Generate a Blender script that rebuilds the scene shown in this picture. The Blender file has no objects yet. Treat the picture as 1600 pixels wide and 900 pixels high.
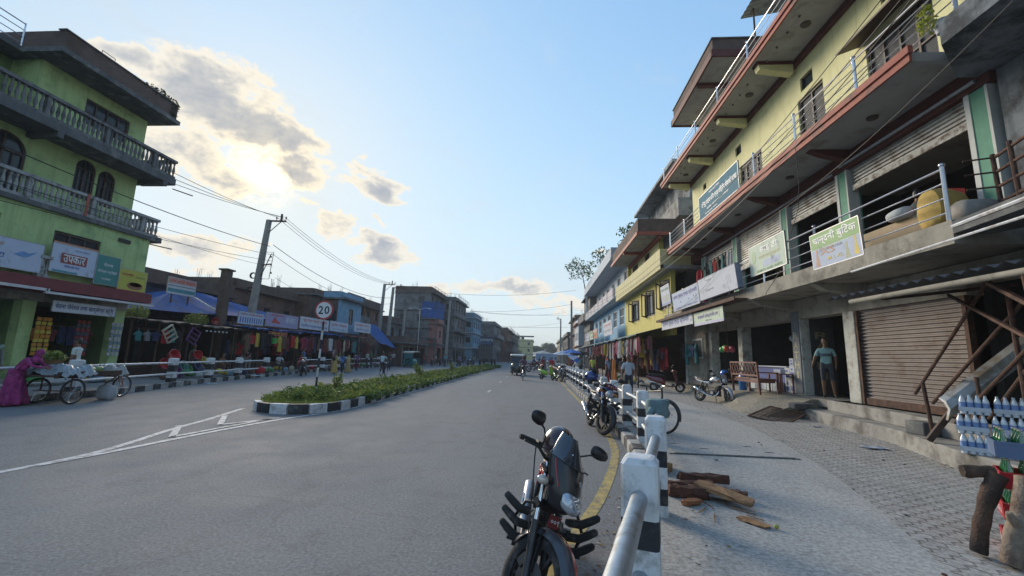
import bpy, math, random
import numpy as np
from mathutils import Vector, Matrix, Euler
random.seed(7)
R = math.radians
PI = math.pi
scn = bpy.context.scene
COL = scn.collection
INV = {}

# ---------------------------------------------------------------- materials
MATS = {}
def pm(name, col, rough=.7, metal=0.0, var=.18, scale=4.0, bump=0.0, streak=0.0, dirt=None, dscale=1.2, damt=.5, spec=.5, coat=0.0, emit=None, bscale=None):
    """procedural material: noise-varied base colour, optional vertical streaks, stain patches and bump"""
    if name in MATS: return MATS[name]
    m = bpy.data.materials.new(name); m.use_nodes = True
    nt = m.node_tree; N = nt.nodes; L = nt.links
    b = N['Principled BSDF']
    b.inputs['Roughness'].default_value = rough
    b.inputs['Metallic'].default_value = metal
    b.inputs['Specular IOR Level'].default_value = spec
    if coat: b.inputs['Coat Weight'].default_value = coat; b.inputs['Coat Roughness'].default_value = .08
    tc = N.new('ShaderNodeTexCoord')
    no = N.new('ShaderNodeTexNoise'); no.inputs['Scale'].default_value = scale; no.inputs['Detail'].default_value = 6; no.inputs['Roughness'].default_value = .62
    L.new(tc.outputs['Object'], no.inputs['Vector'])
    mr = N.new('ShaderNodeMapRange'); mr.inputs[1].default_value = .3; mr.inputs[2].default_value = .7
    mr.inputs[3].default_value = 1-var; mr.inputs[4].default_value = 1+var*.8
    L.new(no.outputs['Fac'], mr.inputs[0])
    mx = N.new('ShaderNodeVectorMath'); mx.operation = 'SCALE'; mx.inputs[0].default_value = col[:3]
    L.new(mr.outputs[0], mx.inputs['Scale'])
    out = mx.outputs[0]
    if streak:
        mp = N.new('ShaderNodeMapping'); mp.inputs['Scale'].default_value = (3.2, 3.2, .22)
        L.new(tc.outputs['Object'], mp.inputs[0])
        n2 = N.new('ShaderNodeTexNoise'); n2.inputs['Scale'].default_value = 1.6; n2.inputs['Detail'].default_value = 7; n2.inputs['Roughness'].default_value = .7
        L.new(mp.outputs[0], n2.inputs['Vector'])
        r2 = N.new('ShaderNodeMapRange'); r2.inputs[1].default_value = .5; r2.inputs[2].default_value = .75; r2.inputs[3].default_value = 0; r2.inputs[4].default_value = streak
        L.new(n2.outputs['Fac'], r2.inputs[0])
        m2 = N.new('ShaderNodeMix'); m2.data_type = 'RGBA'
        L.new(r2.outputs[0], m2.inputs[0]); L.new(out, m2.inputs[6]); m2.inputs[7].default_value = (col[0]*.25+.01, col[1]*.25+.01, col[2]*.25+.012, 1)
        out = m2.outputs[2]
    if dirt:
        n3 = N.new('ShaderNodeTexNoise'); n3.inputs['Scale'].default_value = dscale; n3.inputs['Detail'].default_value = 8; n3.inputs['Roughness'].default_value = .68
        L.new(tc.outputs['Object'], n3.inputs['Vector'])
        r3 = N.new('ShaderNodeMapRange'); r3.inputs[1].default_value = .6-damt*.25; r3.inputs[2].default_value = .72-damt*.2
        L.new(n3.outputs['Fac'], r3.inputs[0])
        m3 = N.new('ShaderNodeMix'); m3.data_type = 'RGBA'
        L.new(r3.outputs[0], m3.inputs[0]); L.new(out, m3.inputs[6]); m3.inputs[7].default_value = (*dirt[:3], 1)
        out = m3.outputs[2]
    L.new(out, b.inputs['Base Color'])
    if bump:
        n4 = N.new('ShaderNodeTexNoise'); n4.inputs['Scale'].default_value = bscale or scale*6; n4.inputs['Detail'].default_value = 5
        L.new(tc.outputs['Object'], n4.inputs['Vector'])
        bp = N.new('ShaderNodeBump'); bp.inputs['Strength'].default_value = bump; bp.inputs['Distance'].default_value = .01
        L.new(n4.outputs['Fac'], bp.inputs['Height']); L.new(bp.outputs[0], b.inputs['Normal'])
    if emit:
        b.inputs['Emission Color'].default_value = (*emit[:3], 1); b.inputs['Emission Strength'].default_value = emit[3]
    MATS[name] = m
    return m

def brick_mat(name, c1, c2, mortar, scale=1.0, bw=.24, bh=.075, horiz=False, dirt=None, rough=.9):
    if name in MATS: return MATS[name]
    m = pm(name, c1, rough, var=.2, scale=2)
    nt = m.node_tree; N = nt.nodes; L = nt.links; b = N['Principled BSDF']
    for l in list(b.inputs['Base Color'].links): L.remove(l)
    tc = N.new('ShaderNodeTexCoord'); sp = N.new('ShaderNodeSeparateXYZ'); L.new(tc.outputs['Object'], sp.inputs[0])
    ad = N.new('ShaderNodeMath'); ad.operation = 'ADD'; L.new(sp.outputs[0], ad.inputs[0]); L.new(sp.outputs[1], ad.inputs[1])
    cb = N.new('ShaderNodeCombineXYZ'); L.new(ad.outputs[0], cb.inputs[0]); L.new(sp.outputs[2], cb.inputs[1])
    br = N.new('ShaderNodeTexBrick'); br.inputs['Scale'].default_value = 1; br.inputs['Brick Width'].default_value = bw; br.inputs['Row Height'].default_value = bh
    br.inputs['Mortar Size'].default_value = .011; br.inputs['Color1'].default_value = (*c1, 1); br.inputs['Color2'].default_value = (*c2, 1); br.inputs['Mortar'].default_value = (*mortar, 1)
    L.new(cb.outputs[0], br.inputs[0])
    n3 = N.new('ShaderNodeTexNoise'); n3.inputs['Scale'].default_value = .9; n3.inputs['Detail'].default_value = 8; n3.inputs['Roughness'].default_value = .7
    L.new(tc.outputs['Object'], n3.inputs['Vector'])
    r3 = N.new('ShaderNodeMapRange'); r3.inputs[1].default_value = .42; r3.inputs[2].default_value = .62; r3.inputs[4].default_value = .75
    L.new(n3.outputs['Fac'], r3.inputs[0])
    m3 = N.new('ShaderNodeMix'); m3.data_type = 'RGBA'; L.new(r3.outputs[0], m3.inputs[0]); L.new(br.outputs['Color'], m3.inputs[6])
    d = dirt or tuple(a*.35+.01 for a in c1); m3.inputs[7].default_value = (*d, 1)
    L.new(m3.outputs[2], b.inputs['Base Color'])
    bp = N.new('ShaderNodeBump'); bp.inputs['Strength'].default_value = .5; bp.inputs['Distance'].default_value = .01; bp.invert = True
    L.new(br.outputs['Fac'], bp.inputs['Height']); L.new(bp.outputs[0], b.inputs['Normal'])
    return m

def leaf_mat(name, c1, c2):
    if name in MATS: return MATS[name]
    m = bpy.data.materials.new(name); m.use_nodes = True; nt = m.node_tree; N = nt.nodes; L = nt.links; b = N['Principled BSDF']
    g = N.new('ShaderNodeNewGeometry'); cr = N.new('ShaderNodeMix'); cr.data_type = 'RGBA'
    cr.inputs[6].default_value = (*c1, 1); cr.inputs[7].default_value = (*c2, 1); L.new(g.outputs['Random Per Island'], cr.inputs[0])
    L.new(cr.outputs[2], b.inputs['Base Color']); b.inputs['Roughness'].default_value = .55
    t = N.new('ShaderNodeBsdfTranslucent'); L.new(cr.outputs[2], t.inputs[0]); ms = N.new('ShaderNodeMixShader'); ms.inputs[0].default_value = .35
    L.new(b.outputs[0], ms.inputs[1]); L.new(t.outputs[0], ms.inputs[2]); L.new(ms.outputs[0], N['Material Output'].inputs[0])
    MATS[name] = m
    return m

def glass_mat(name='window glass', col=(.03, .04, .05), rough=.08):
    return pm(name, col, rough, var=.3, scale=1.5, spec=.35)

# ---------------------------------------------------------------- mesh builder
class MB:
    def __init__(s, M=None):
        s.v = []; s.f = []; s.m = []; s.mi = 0; s.M = M
    def add(s, vs, fs):
        n = len(s.v)
        if s.M is not None: s.v += [tuple(s.M @ Vector(v)) for v in vs]
        else: s.v += [tuple(v) for v in vs]
        s.f += [tuple(n+i for i in f) for f in fs]; s.m += [s.mi]*len(fs)
        return s
    def bx(s, x0, x1, y0, y1, z0, z1):
        x0, x1 = min(x0, x1), max(x0, x1); y0, y1 = min(y0, y1), max(y0, y1); z0, z1 = min(z0, z1), max(z0, z1)
        return s.add([(x0,y0,z0),(x1,y0,z0),(x1,y1,z0),(x0,y1,z0),(x0,y0,z1),(x1,y0,z1),(x1,y1,z1),(x0,y1,z1)],
                     [(0,3,2,1),(4,5,6,7),(0,1,5,4),(1,2,6,5),(2,3,7,6),(3,0,4,7)])
    def box(s, c, sz, rz=0, ry=0, rx=0):
        Mx = Matrix.Translation(c) @ Euler((rx, ry, rz)).to_matrix().to_4x4()
        h = [a/2 for a in sz]
        vs = [Mx @ Vector((i*h[0], j*h[1], k*h[2])) for k in (-1,1) for i, j in ((-1,-1),(1,-1),(1,1),(-1,1))]
        return s.add(vs, [(0,3,2,1),(4,5,6,7),(0,1,5,4),(1,2,6,5),(2,3,7,6),(3,0,4,7)])
    def bar(s, p0, p1, w, h=None, up=(0,0,1)):
        h = h or w; p0 = Vector(p0); p1 = Vector(p1); d = (p1-p0)
        if d.length < 1e-6: return s
        d.normalize(); u = Vector(up)
        if abs(d.dot(u)) > .98: u = Vector((1,0,0))
        a = d.cross(u).normalized(); b = a.cross(d).normalized()
        vs = []
        for p in (p0, p1):
            for i, j in ((-1,-1),(1,-1),(1,1),(-1,1)): vs.append(p + a*(i*w/2) + b*(j*h/2))
        return s.add(vs, [(0,3,2,1),(4,5,6,7),(0,1,5,4),(1,2,6,5),(2,3,7,6),(3,0,4,7)])
    def tube(s, pts, r, n=8, closed=False, cap=True):
        P = [Vector(p) for p in pts]; k = len(P); rs = r if isinstance(r, (list, tuple)) else [r]*k
        vs = []; prev = None
        for i, p in enumerate(P):
            if closed: d = P[(i+1) % k]-P[i-1]
            else: d = P[min(i+1, k-1)]-P[max(i-1, 0)]
            d = d.normalized() if d.length > 1e-9 else Vector((0,0,1))
            if prev is None:
                u = Vector((0,0,1)) if abs(d.z) < .9 else Vector((1,0,0))
                a = d.cross(u).normalized()
            else:
                a = (prev - d*prev.dot(d)); a = a.normalized() if a.length > 1e-6 else d.orthogonal().normalized()
            prev = a; b = d.cross(a)
            for j in range(n):
                t = 2*PI*j/n; vs.append(p + a*(math.cos(t)*rs[i]) + b*(math.sin(t)*rs[i]))
        fs = []
        for i in range(k if closed else k-1):
            i2 = (i+1) % k
            for j in range(n): fs.append((i*n+j, i*n+(j+1)%n, i2*n+(j+1)%n, i2*n+j))
        if cap and not closed: fs.append(tuple(range(n))[::-1]); fs.append(tuple((k-1)*n+j for j in range(n)))
        return s.add(vs, fs)
    def cyl(s, p0, p1, r, r2=None, n=14): return s.tube([p0, p1], [r, r if r2 is None else r2], n)
    def lathe(s, prof, n=16, c=(0,0,0), axis='z'):
        vs = []
        for r, z in prof:
            for j in range(n):
                t = 2*PI*j/n; x, y = r*math.cos(t), r*math.sin(t)
                v = (x,y,z) if axis == 'z' else ((z,x,y) if axis == 'x' else (x,z,-y))
                vs.append((c[0]+v[0], c[1]+v[1], c[2]+v[2]))
        k = len(prof); fs = [(i*n+j, i*n+(j+1)%n, (i+1)*n+(j+1)%n, (i+1)*n+j) for i in range(k-1) for j in range(n)]
        fs.append(tuple(range(n))[::-1]); fs.append(tuple((k-1)*n+j for j in range(n)))
        return s.add(vs, fs)
    def ell(s, c, r, n=12, m=8, M=None, z0=-1, z1=1):
        vs = []; a0, a1 = math.asin(max(-1, z0)), math.asin(min(1, z1))
        for i in range(m+1):
            a = a0+(a1-a0)*i/m
            for j in range(n):
                t = 2*PI*j/n; p = Vector((r[0]*math.cos(a)*math.cos(t), r[1]*math.cos(a)*math.sin(t), r[2]*math.sin(a)))
                if M is not None: p = M @ p
                vs.append((p.x+c[0], p.y+c[1], p.z+c[2]))
        fs = [(i*n+j, i*n+(j+1)%n, (i+1)*n+(j+1)%n, (i+1)*n+j) for i in range(m) for j in range(n)]
        return s.add(vs, fs)
    def torus(s, c, Rr, r, axis='y', n=28, m=8, a0=0, a1=2*PI):
        closed = abs(a1-a0-2*PI) < 1e-6; pts = []
        for i in range(n + (0 if closed else 1)):
            t = a0+(a1-a0)*i/n; u, v = Rr*math.cos(t), Rr*math.sin(t)
            p = (u,0,v) if axis == 'y' else ((0,u,v) if axis == 'x' else (u,v,0))
            pts.append((c[0]+p[0], c[1]+p[1], c[2]+p[2]))
        return s.tube(pts, r, m, closed=closed)
    def prism(s, poly, a, b, axis='z'):
        """poly: 2-D outline; extruded from a to b along axis (x: (y,z); y: (x,z); z: (x,y))"""
        f = {'z': lambda p, t: (p[0],p[1],t), 'y': lambda p, t: (p[0],t,p[1]), 'x': lambda p, t: (t,p[0],p[1])}[axis]
        n = len(poly); vs = [f(p, a) for p in poly]+[f(p, b) for p in poly]
        fs = [tuple(range(n))[::-1], tuple(range(n, 2*n))]+[(i, (i+1)%n, n+(i+1)%n, n+i) for i in range(n)]
        return s.add(vs, fs)
    def loft(s, rings, cap=True):
        n = len(rings[0]); vs = [p for r in rings for p in r]; k = len(rings)
        fs = [(i*n+j, i*n+(j+1)%n, (i+1)*n+(j+1)%n, (i+1)*n+j) for i in range(k-1) for j in range(n)]
        if cap: fs.append(tuple(range(n))[::-1]); fs.append(tuple((k-1)*n+j for j in range(n)))
        return s.add(vs, fs)
    def build(s, name, mats, parent=None, smooth=0, bev=0):
        me = bpy.data.meshes.new(name); me.from_pydata([tuple(v) for v in s.v], [], s.f)
        mats = mats if isinstance(mats, (list, tuple)) else [mats]
        for m in mats: me.materials.append(m)
        if any(s.m): me.polygons.foreach_set('material_index', s.m)
        if smooth:
            me.polygons.foreach_set('use_smooth', [True]*len(me.polygons))
            try: me.set_sharp_from_angle(angle=R(smooth if smooth > 1 else 40))
            except Exception: pass
        me.validate(); me.update()
        o = bpy.data.objects.new(name, me); COL.objects.link(o)
        if parent is not None:
            o.parent = parent
            if parent.name in INV: o.matrix_parent_inverse = INV[parent.name]
        if bev:
            b = o.modifiers.new('bevel', 'BEVEL'); b.width = bev; b.segments = 2; b.limit_method = 'ANGLE'
        return o

def thing(name, label, cat, loc=(0,0,0), group=None, rz=0, local=False):
    """an Empty at the thing's base; children are built in world coordinates unless local"""
    o = bpy.data.objects.new(name, None); COL.objects.link(o); o.empty_display_size = .1
    o.location = loc; o.rotation_euler = (0, 0, rz)
    o['label'] = label; o['category'] = cat
    if group: o['group'] = group
    if not local: INV[o.name] = Matrix.Translation(Vector(loc)*-1)
    return o
def tag(o, label, cat, group=None):
    o['label'] = label; o['category'] = cat
    if group: o['group'] = group
    return o
def struct(o, kind='structure'):
    o['kind'] = kind; return o
def copy_tree(o, parent=None):
    c = o.copy(); COL.objects.link(c)
    if parent is not None: c.parent = parent
    for ch in o.children: copy_tree(ch, c)
    return c
def clone(o, label, loc=None, rz=None, scale=None):
    c = copy_tree(o); c['label'] = label
    if loc is not None: c.location = loc
    if rz is not None: c.rotation_euler.z = rz
    if scale is not None: c.scale = (scale,)*3 if not isinstance(scale, tuple) else scale
    return c
def recolor(o, mp):
    """swap materials on a copied thing: mp maps part name -> material (mesh stays shared)"""
    for ch in [o]+list(o.children_recursive):
        base = ch.name.split('.')[0]
        if ch.type == 'MESH' and base in mp:
            ch.material_slots[0].link = 'OBJECT'; ch.material_slots[0].material = mp[base]

# ---------------------------------------------------------------- lettering and signs
def text_mesh(body, w, h, M, mat, name, parent, depth=.004, stretch=True):
    c = bpy.data.curves.new('txt', 'FONT'); c.body = body; c.extrude = 0; c.resolution_u = 2; c.offset = .014
    o = bpy.data.objects.new('txt', c); COL.objects.link(o); bpy.context.view_layer.update()
    me = bpy.data.meshes.new_from_object(o.evaluated_get(bpy.context.evaluated_depsgraph_get()))
    bpy.data.objects.remove(o); bpy.data.curves.remove(c)
    vs = [v.co.copy() for v in me.vertices]
    if not vs: return None
    x0 = min(v.x for v in vs); x1 = max(v.x for v in vs); y0 = min(v.y for v in vs); y1 = max(v.y for v in vs)
    sx = w/max(1e-6, x1-x0); sy = h/max(1e-6, y1-y0)
    if not stretch: sx = sy = min(sx, sy)
    cx, cy = (x0+x1)/2, (y0+y1)/2
    for v in me.vertices: v.co = M @ Vector(((v.co.x-cx)*sx, (v.co.y-cy)*sy, depth))
    me.name = name; me.materials.clear(); me.materials.append(mat)
    ob = bpy.data.objects.new(name, me); COL.objects.link(ob)
    if parent is not None:
        ob.parent = parent
        if parent.name in INV: ob.matrix_parent_inverse = INV[parent.name]
    return ob
RIGHT = Vector((0,-1,0)); LEFT = Vector((0,1,0)); FRONT = Vector((1,0,0))
def frame(c, right, tilt=0, roll=0):
    r = Vector(right).normalized(); u = Vector((0,0,1)); n = r.cross(u)
    M = Matrix(((r.x,u.x,n.x,c[0]),(r.y,u.y,n.y,c[1]),(r.z,u.z,n.z,c[2]),(0,0,0,1)))
    return M @ Matrix.Rotation(roll, 4, 'Z') @ Matrix.Rotation(tilt, 4, 'X')
def sign(label, c, w, h, right, bg, texts=(), patches=(), name='sign_board', cat='sign', tilt=0, roll=0, group=None, thick=.04, edge=None, shapes=()):
    """board with its lettering. texts: (string, x, y, w, h, material) in metres from the centre; patches: (x, y, w, h, material)"""
    M = frame(c, right, tilt, roll); t = thing(name, label, cat, (c[0], c[1], c[2]-h/2), group)
    b = MB(M); b.box((0,0,-thick/2), (w,h,thick)); b.build('board', bg, t)
    e = MB(M); fw = .018
    for a in ((0,h/2,w+fw,fw),(0,-h/2,w+fw,fw),(w/2,0,fw,h+fw),(-w/2,0,fw,h+fw)): e.box((a[0],a[1],-thick/2),(a[2],a[3],thick+.012))
    e.build('frame', edge or pm('sign frame metal', (.35,.36,.38), .5, .6), t)
    for x, y, pw, ph, m in patches:
        p = MB(M); p.box((x,y,.0015),(pw,ph,.003)); p.build('panel', m, t)
    for poly, m in shapes:
        p = MB(M); p.prism(poly, .001, .0045); p.build('picture', m, t)
    for i, (s, x, y, tw, th, m) in enumerate(texts):
        text_mesh(s, tw, th, M @ Matrix.Translation((x,y,.003)), m, 'lettering', t)
    return t

# ---------------------------------------------------------------- building helpers
def wall_x(mb, X, th, y0, y1, z0, z1, ops=()):
    """wall in the plane X (front face at X, thickness th towards +/-), with rectangular openings (ya, yb, za, zb)"""
    ys = sorted(set([y0, y1]+[min(max(v, y0), y1) for o in ops for v in o[:2]]))
    for a, b in zip(ys[:-1], ys[1:]):
        mid = (a+b)/2; cuts = sorted([(o[2], o[3]) for o in ops if o[0] <= mid <= o[1]]); z = z0
        for c0, c1 in cuts:
            if c0 > z: mb.bx(X, X+th, a, b, z, c0)
            z = max(z, c1)
        if z < z1: mb.bx(X, X+th, a, b, z, z1)
def wall_y(mb, Y, th, x0, x1, z0, z1, ops=()):
    xs = sorted(set([x0, x1]+[min(max(v, x0), x1) for o in ops for v in o[:2]]))
    for a, b in zip(xs[:-1], xs[1:]):
        mid = (a+b)/2; cuts = sorted([(o[2], o[3]) for o in ops if o[0] <= mid <= o[1]]); z = z0
        for c0, c1 in cuts:
            if c0 > z: mb.bx(a, b, Y, Y+th, z, c0)
            z = max(z, c1)
        if z < z1: mb.bx(a, b, Y, Y+th, z, z1)
def window(parent, face, axis, a0, a1, z0, z1, inward, fm, gm, nv=1, nh=1, fw=.06, depth=.08):
    """framed window filling an opening; axis 'x': the wall plane is X=face; 'y': Y=face. inward = +1/-1 along that axis"""
    f = MB(); p0 = face+inward*.05; p1 = p0+inward*depth
    def B(u0, u1, v0, v1, q0=p0, q1=p1, m=f):
        if axis == 'x': m.bx(q0, q1, u0, u1, v0, v1)
        else: m.bx(u0, u1, q0, q1, v0, v1)
    B(a0, a0+fw, z0, z1); B(a1-fw, a1, z0, z1); B(a0+fw, a1-fw, z0, z0+fw); B(a0+fw, a1-fw, z1-fw, z1)
    for i in range(1, nv+1):
        c = a0+(a1-a0)*i/(nv+1); B(c-fw*.35, c+fw*.35, z0+fw, z1-fw, p0+inward*.004)
    for i in range(1, nh+1):
        c = z0+(z1-z0)*i/(nh+1); B(a0+fw, a1-fw, c-fw*.3, c+fw*.3, p0+inward*.008)
    w = f.build('window', fm, parent)
    g = MB(); B(a0+fw, a1-fw, z0+fw, z1-fw, p0+inward*depth*.6, p0+inward*(depth*.6+.012), g); g.build('pane', gm, w)
    return w
def railing(parent, pts, z0, h, mat, nrail=3, post_every=2.0, r=.018, pr=.03, knob=True, name='railing'):
    """metal railing along pts (x, y)"""
    m = MB()
    for (xa, ya), (xb, yb) in zip(pts[:-1], pts[1:]):
        Ln = math.hypot(xb-xa, yb-ya); n = max(1, round(Ln/post_every))
        for i in range(n+1):
            t = i/n; x, y = xa+(xb-xa)*t, ya+(yb-ya)*t
            m.cyl((x,y,z0), (x,y,z0+h+.04), pr, n=8)
            if knob: m.ell((x,y,z0+h+.07), (pr*1.5,pr*1.5,pr*1.3), 8, 5)
        m.cyl((xa,ya,z0+h), (xb,yb,z0+h), r*1.5, n=8)
        for k in range(nrail):
            z = z0+h*(k+.6)/(nrail+.5)*.98; m.cyl((xa,ya,z), (xb,yb,z), r, n=6)
    return m.build(name, mat, parent, smooth=40)
def balustrade(parent, ax, face, a0, a1, z0, z1, mat, step=.22, th=.16):
    """row of turned concrete balusters under a handrail; ax 'x' = runs along Y at X=face; 'y' = runs along X at Y=face"""
    m = MB(); zb = z0+.1; zt = z1-.11; H = zt-zb
    def B(u0, u1, v0, v1, d=th):
        if ax == 'x': m.bx(face-d/2, face+d/2, u0, u1, v0, v1)
        else: m.bx(u0, u1, face-d/2, face+d/2, v0, v1)
    B(a0, a1, z0, zb); B(a0, a1, zt, z1, th+.05)
    n = max(1, int((a1-a0)/step))
    for i in range(n+1):
        a = a0+.06+(a1-a0-.12)*i/n
        if i % 12 == 0: B(a-.06, a+.06, zb, zt, th*.9); continue
        prof = [(.045,0),(.045,.06*H),(.028,.12*H),(.06,.38*H),(.05,.52*H),(.026,.8*H),(.045,.92*H),(.045,H)]
        c = (face,a,zb) if ax == 'x' else (a,face,zb)
        m.lathe(prof, 7, c)
    return m.build('balustrade', mat, parent, smooth=50)
def shutter_mesh(X, y0, y1, z0, z1, inward=1, pitch=.085):
    """corrugated roller shutter as a horizontal-ribbed sheet"""
    m = MB(); prof = []; z = z0; k = 0
    while z < z1: prof.append((0 if k % 4 in (0, 1) else .036, z)); z += pitch/4*(1 if k % 2 else 1); k += 1
    prof.append((0, z1)); n = len(prof)
    vs = [(X+inward*d, y0, zz) for d, zz in prof]+[(X+inward*d, y1, zz) for d, zz in prof]
    fs = [(i, i+1, n+i+1, n+i) for i in range(n-1)]
    vs2 = [(X+inward*.07, y0, z0), (X+inward*.07, y1, z0), (X+inward*.07, y1, z1), (X+inward*.07, y0, z1)]
    m.add(vs, fs); m.add(vs2, [(0,1,2,3)])
    return m
def leaves(mb, c, rad, n, size=.08, up=.3, flat=1.0):
    for i in range(n):
        while True:
            p = Vector((random.uniform(-1,1), random.uniform(-1,1), random.uniform(-1,1)))
            if .15 < p.length < 1: break
        p = Vector((c[0]+p.x*rad[0], c[1]+p.y*rad[1], c[2]+p.z*rad[2]))
        d = Vector((random.gauss(0,1), random.gauss(0,1), random.gauss(0,1)*flat+up)).normalized(); a = d.orthogonal().normalized()
        a = (Matrix.Rotation(random.uniform(0, 6.28), 3, d) @ a); b = d.cross(a); s = size*random.uniform(.6,1.3)
        mb.add([p-a*s, p-b*s*.42, p+a*s, p+b*s*.42], [(0,1,2,3)])
HAZE = .0008; SUN_W = 1.0; SKY_W = .15; EXPO = 1.98
CL_LIT = (.98,.93,.82); CL_SHD = (.38,.43,.52)
HZ_H = 10.0; HZ_AMT = .75; HZ_COL = (.68,.72,.66); SKY_TINT = (.70,.96,1.36); SHO = (.45,.42,.40)
CLOUD_LIST = [(-42.4, 26.5, 8.0, 4.2, 1.15), (-36.5, 25.0, 5.5, 4.0, 1.1), (-50.4, 27.4, 3.8, 2.0, .85), (-34.2, 21.4, 4.8, 3.4, 1.05), (-40.1, 18.5, 5.0, 2.2, .85), (-43.2, 20.2, 4.3, 3.0, .85), (-24.3, 21.2, 6.5, 2.1, .95), (-29.8, 15.8, 3.5, 1.6, .85), (-21.5, 12.6, 5.0, 2.6, 1.0), (-25.1, 13.6, 4.1, 1.8, .8), (-5.0, 8.9, 8.3, 1.7, .8), (-42.5, 10.2, 9.8, 2.2, .8), (-22.9, 35.2, 2.9, 2.0, .5), (7.3, 13.6, 2.1, 1.2, .55), (-32.0, 17.4, 2.1, 0.9, .7), (-22.6, 16.4, 1.8, 0.8, .6), (-1.4, 7.1, 9.2, 1.3, .7), (-14.5, 8.3, 5.0, 1.3, .75), (-62, 20, 9, 4, .8), (60, 30, 9, 4, .7), (-110, 28, 18, 8, .8), (150, 30, 20, 8, .8)]
WL_A = [(-6.75,4.4),(-6.6,5.2),(-6.56,6.0),(-6.72,6.8),(-7.1,8.0),(-7.45,9.5),(-7.95,11.2)]
WL_B = [(-6.55,5.4),(-6.42,6.2),(-6.32,7.3),(-6.2,8.3),(-5.95,9.7),(-5.55,11.0),(-5.35,12.4),(-5.3,14.5),(-5.35,20),(-5.5,32),(-5.8,45)]
WL_C = [((-7.3,8.45),(-6.5,7.4)),((-7.45,9.9),(-6.65,8.73)),((-6.5,7.4),(-6.2,9.9)),((-6.65,8.73),(-6.1,9.9))]
# ================================================================ camera, sun, sky
cam = bpy.data.cameras.new('camera'); cam_o = bpy.data.objects.new('camera', cam); COL.objects.link(cam_o)
cam.sensor_width = 36; cam.lens = 660/1600*36; cam.clip_start = .05; cam.clip_end = 6000
cam_o.matrix_world = Matrix(((0.99729, 0.0, 0.0, 0), (0,1,0,0), (0,0,1,0), (0,0,0,1)))
Xc = Vector((0.9972931,-0.0188257,0.0710778)); Yc = Vector((0.0671351,-0.1611242,-0.9846481)); Zc = Vector((0.0299891,0.9867546,-0.1594242))
# rows of the camera->world rotation are the world axes written in camera coordinates
Yc = Yc.normalized(); Zc = (Zc - Yc*Zc.dot(Yc)).normalized(); Xc = Yc.cross(Zc)
cam_o.matrix_world = Matrix(((*Xc, 0.0), (*Yc, 0.0), (*Zc, 1.6), (0,0,0,1)))
scn.camera = cam_o

SUN_AZ, SUN_EL = R(-36.0), R(20.5)
sdir = Vector((math.sin(SUN_AZ)*math.cos(SUN_EL), math.cos(SUN_AZ)*math.cos(SUN_EL), math.sin(SUN_EL)))
sl = bpy.data.lights.new('sun', 'SUN'); sl.energy = SUN_W; sl.angle = R(22); sl.color = (1.0,.86,.68)
so = bpy.data.objects.new('sun', sl); COL.objects.link(so); so.rotation_euler = sdir.to_track_quat('Z', 'Y').to_euler()

w = bpy.data.worlds.new('World'); scn.world = w; w.use_nodes = True
nt = w.node_tree; N = nt.nodes; L = nt.links; bg = N['Background']; bg.inputs[1].default_value = SKY_W
sky = N.new('ShaderNodeTexSky'); sky.sky_type = 'NISHITA'; sky.sun_disc = False; sky.sun_elevation = SUN_EL; sky.sun_rotation = SUN_AZ
sky.air_density = 1.0; sky.dust_density = .15; sky.ozone_density = 2.0; sky.altitude = 80
def mth(op, a, b=None, c=None, clamp=False):
    n = N.new('ShaderNodeMath'); n.operation = op; n.use_clamp = clamp
    for i, v in enumerate((a, b, c)):
        if v is None: continue
        if isinstance(v, (int, float)): n.inputs[i].default_value = v
        else: L.new(v, n.inputs[i])
    return n.outputs[0]
def mixc(f, a, b, blend='MIX'):
    n = N.new('ShaderNodeMix'); n.data_type = 'RGBA'; n.blend_type = blend
    for s, v in ((0, f), (6, a), (7, b)):
        if isinstance(v, (int, float)): n.inputs[s].default_value = v
        elif isinstance(v, tuple): n.inputs[s].default_value = (*v, 1)
        else: L.new(v, n.inputs[s])
    return n.outputs[2]
def mrange(v, a, b, c=0.0, d=1.0, smooth=False):
    n = N.new('ShaderNodeMapRange'); L.new(v, n.inputs[0])
    if smooth: n.interpolation_type = 'SMOOTHSTEP'
    for i, x in enumerate((a, b, c, d)): n.inputs[i+1].default_value = x
    return n.outputs[0]
tc = N.new('ShaderNodeTexCoord'); nrm = N.new('ShaderNodeVectorMath'); nrm.operation = 'NORMALIZE'; L.new(tc.outputs['Generated'], nrm.inputs[0])
dirv = nrm.outputs[0]; sp = N.new('ShaderNodeSeparateXYZ'); L.new(dirv, sp.inputs[0])
az = mth('MULTIPLY', mth('ARCTAN2', sp.outputs[0], sp.outputs[1]), 180/PI)
el = mth('MULTIPLY', mth('ARCSINE', sp.outputs[2]), 180/PI)
# cloud texture lives on the sky sphere
def noise(scale, detail=8, rough=.6, dist=0.0, squash=(1,1,1)):
    mp = N.new('ShaderNodeMapping'); mp.inputs['Scale'].default_value = squash; L.new(dirv, mp.inputs[0])
    n = N.new('ShaderNodeTexNoise'); n.inputs['Scale'].default_value = scale; n.inputs['Detail'].default_value = detail; n.inputs['Roughness'].default_value = rough; n.inputs['Distortion'].default_value = dist
    L.new(mp.outputs[0], n.inputs['Vector']); return n.outputs['Fac']
n1 = noise(7, 9, .62, .3, (1,1,1.5)); n2 = noise(24, 7, .65, .2, (1,1,1.4))
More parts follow.
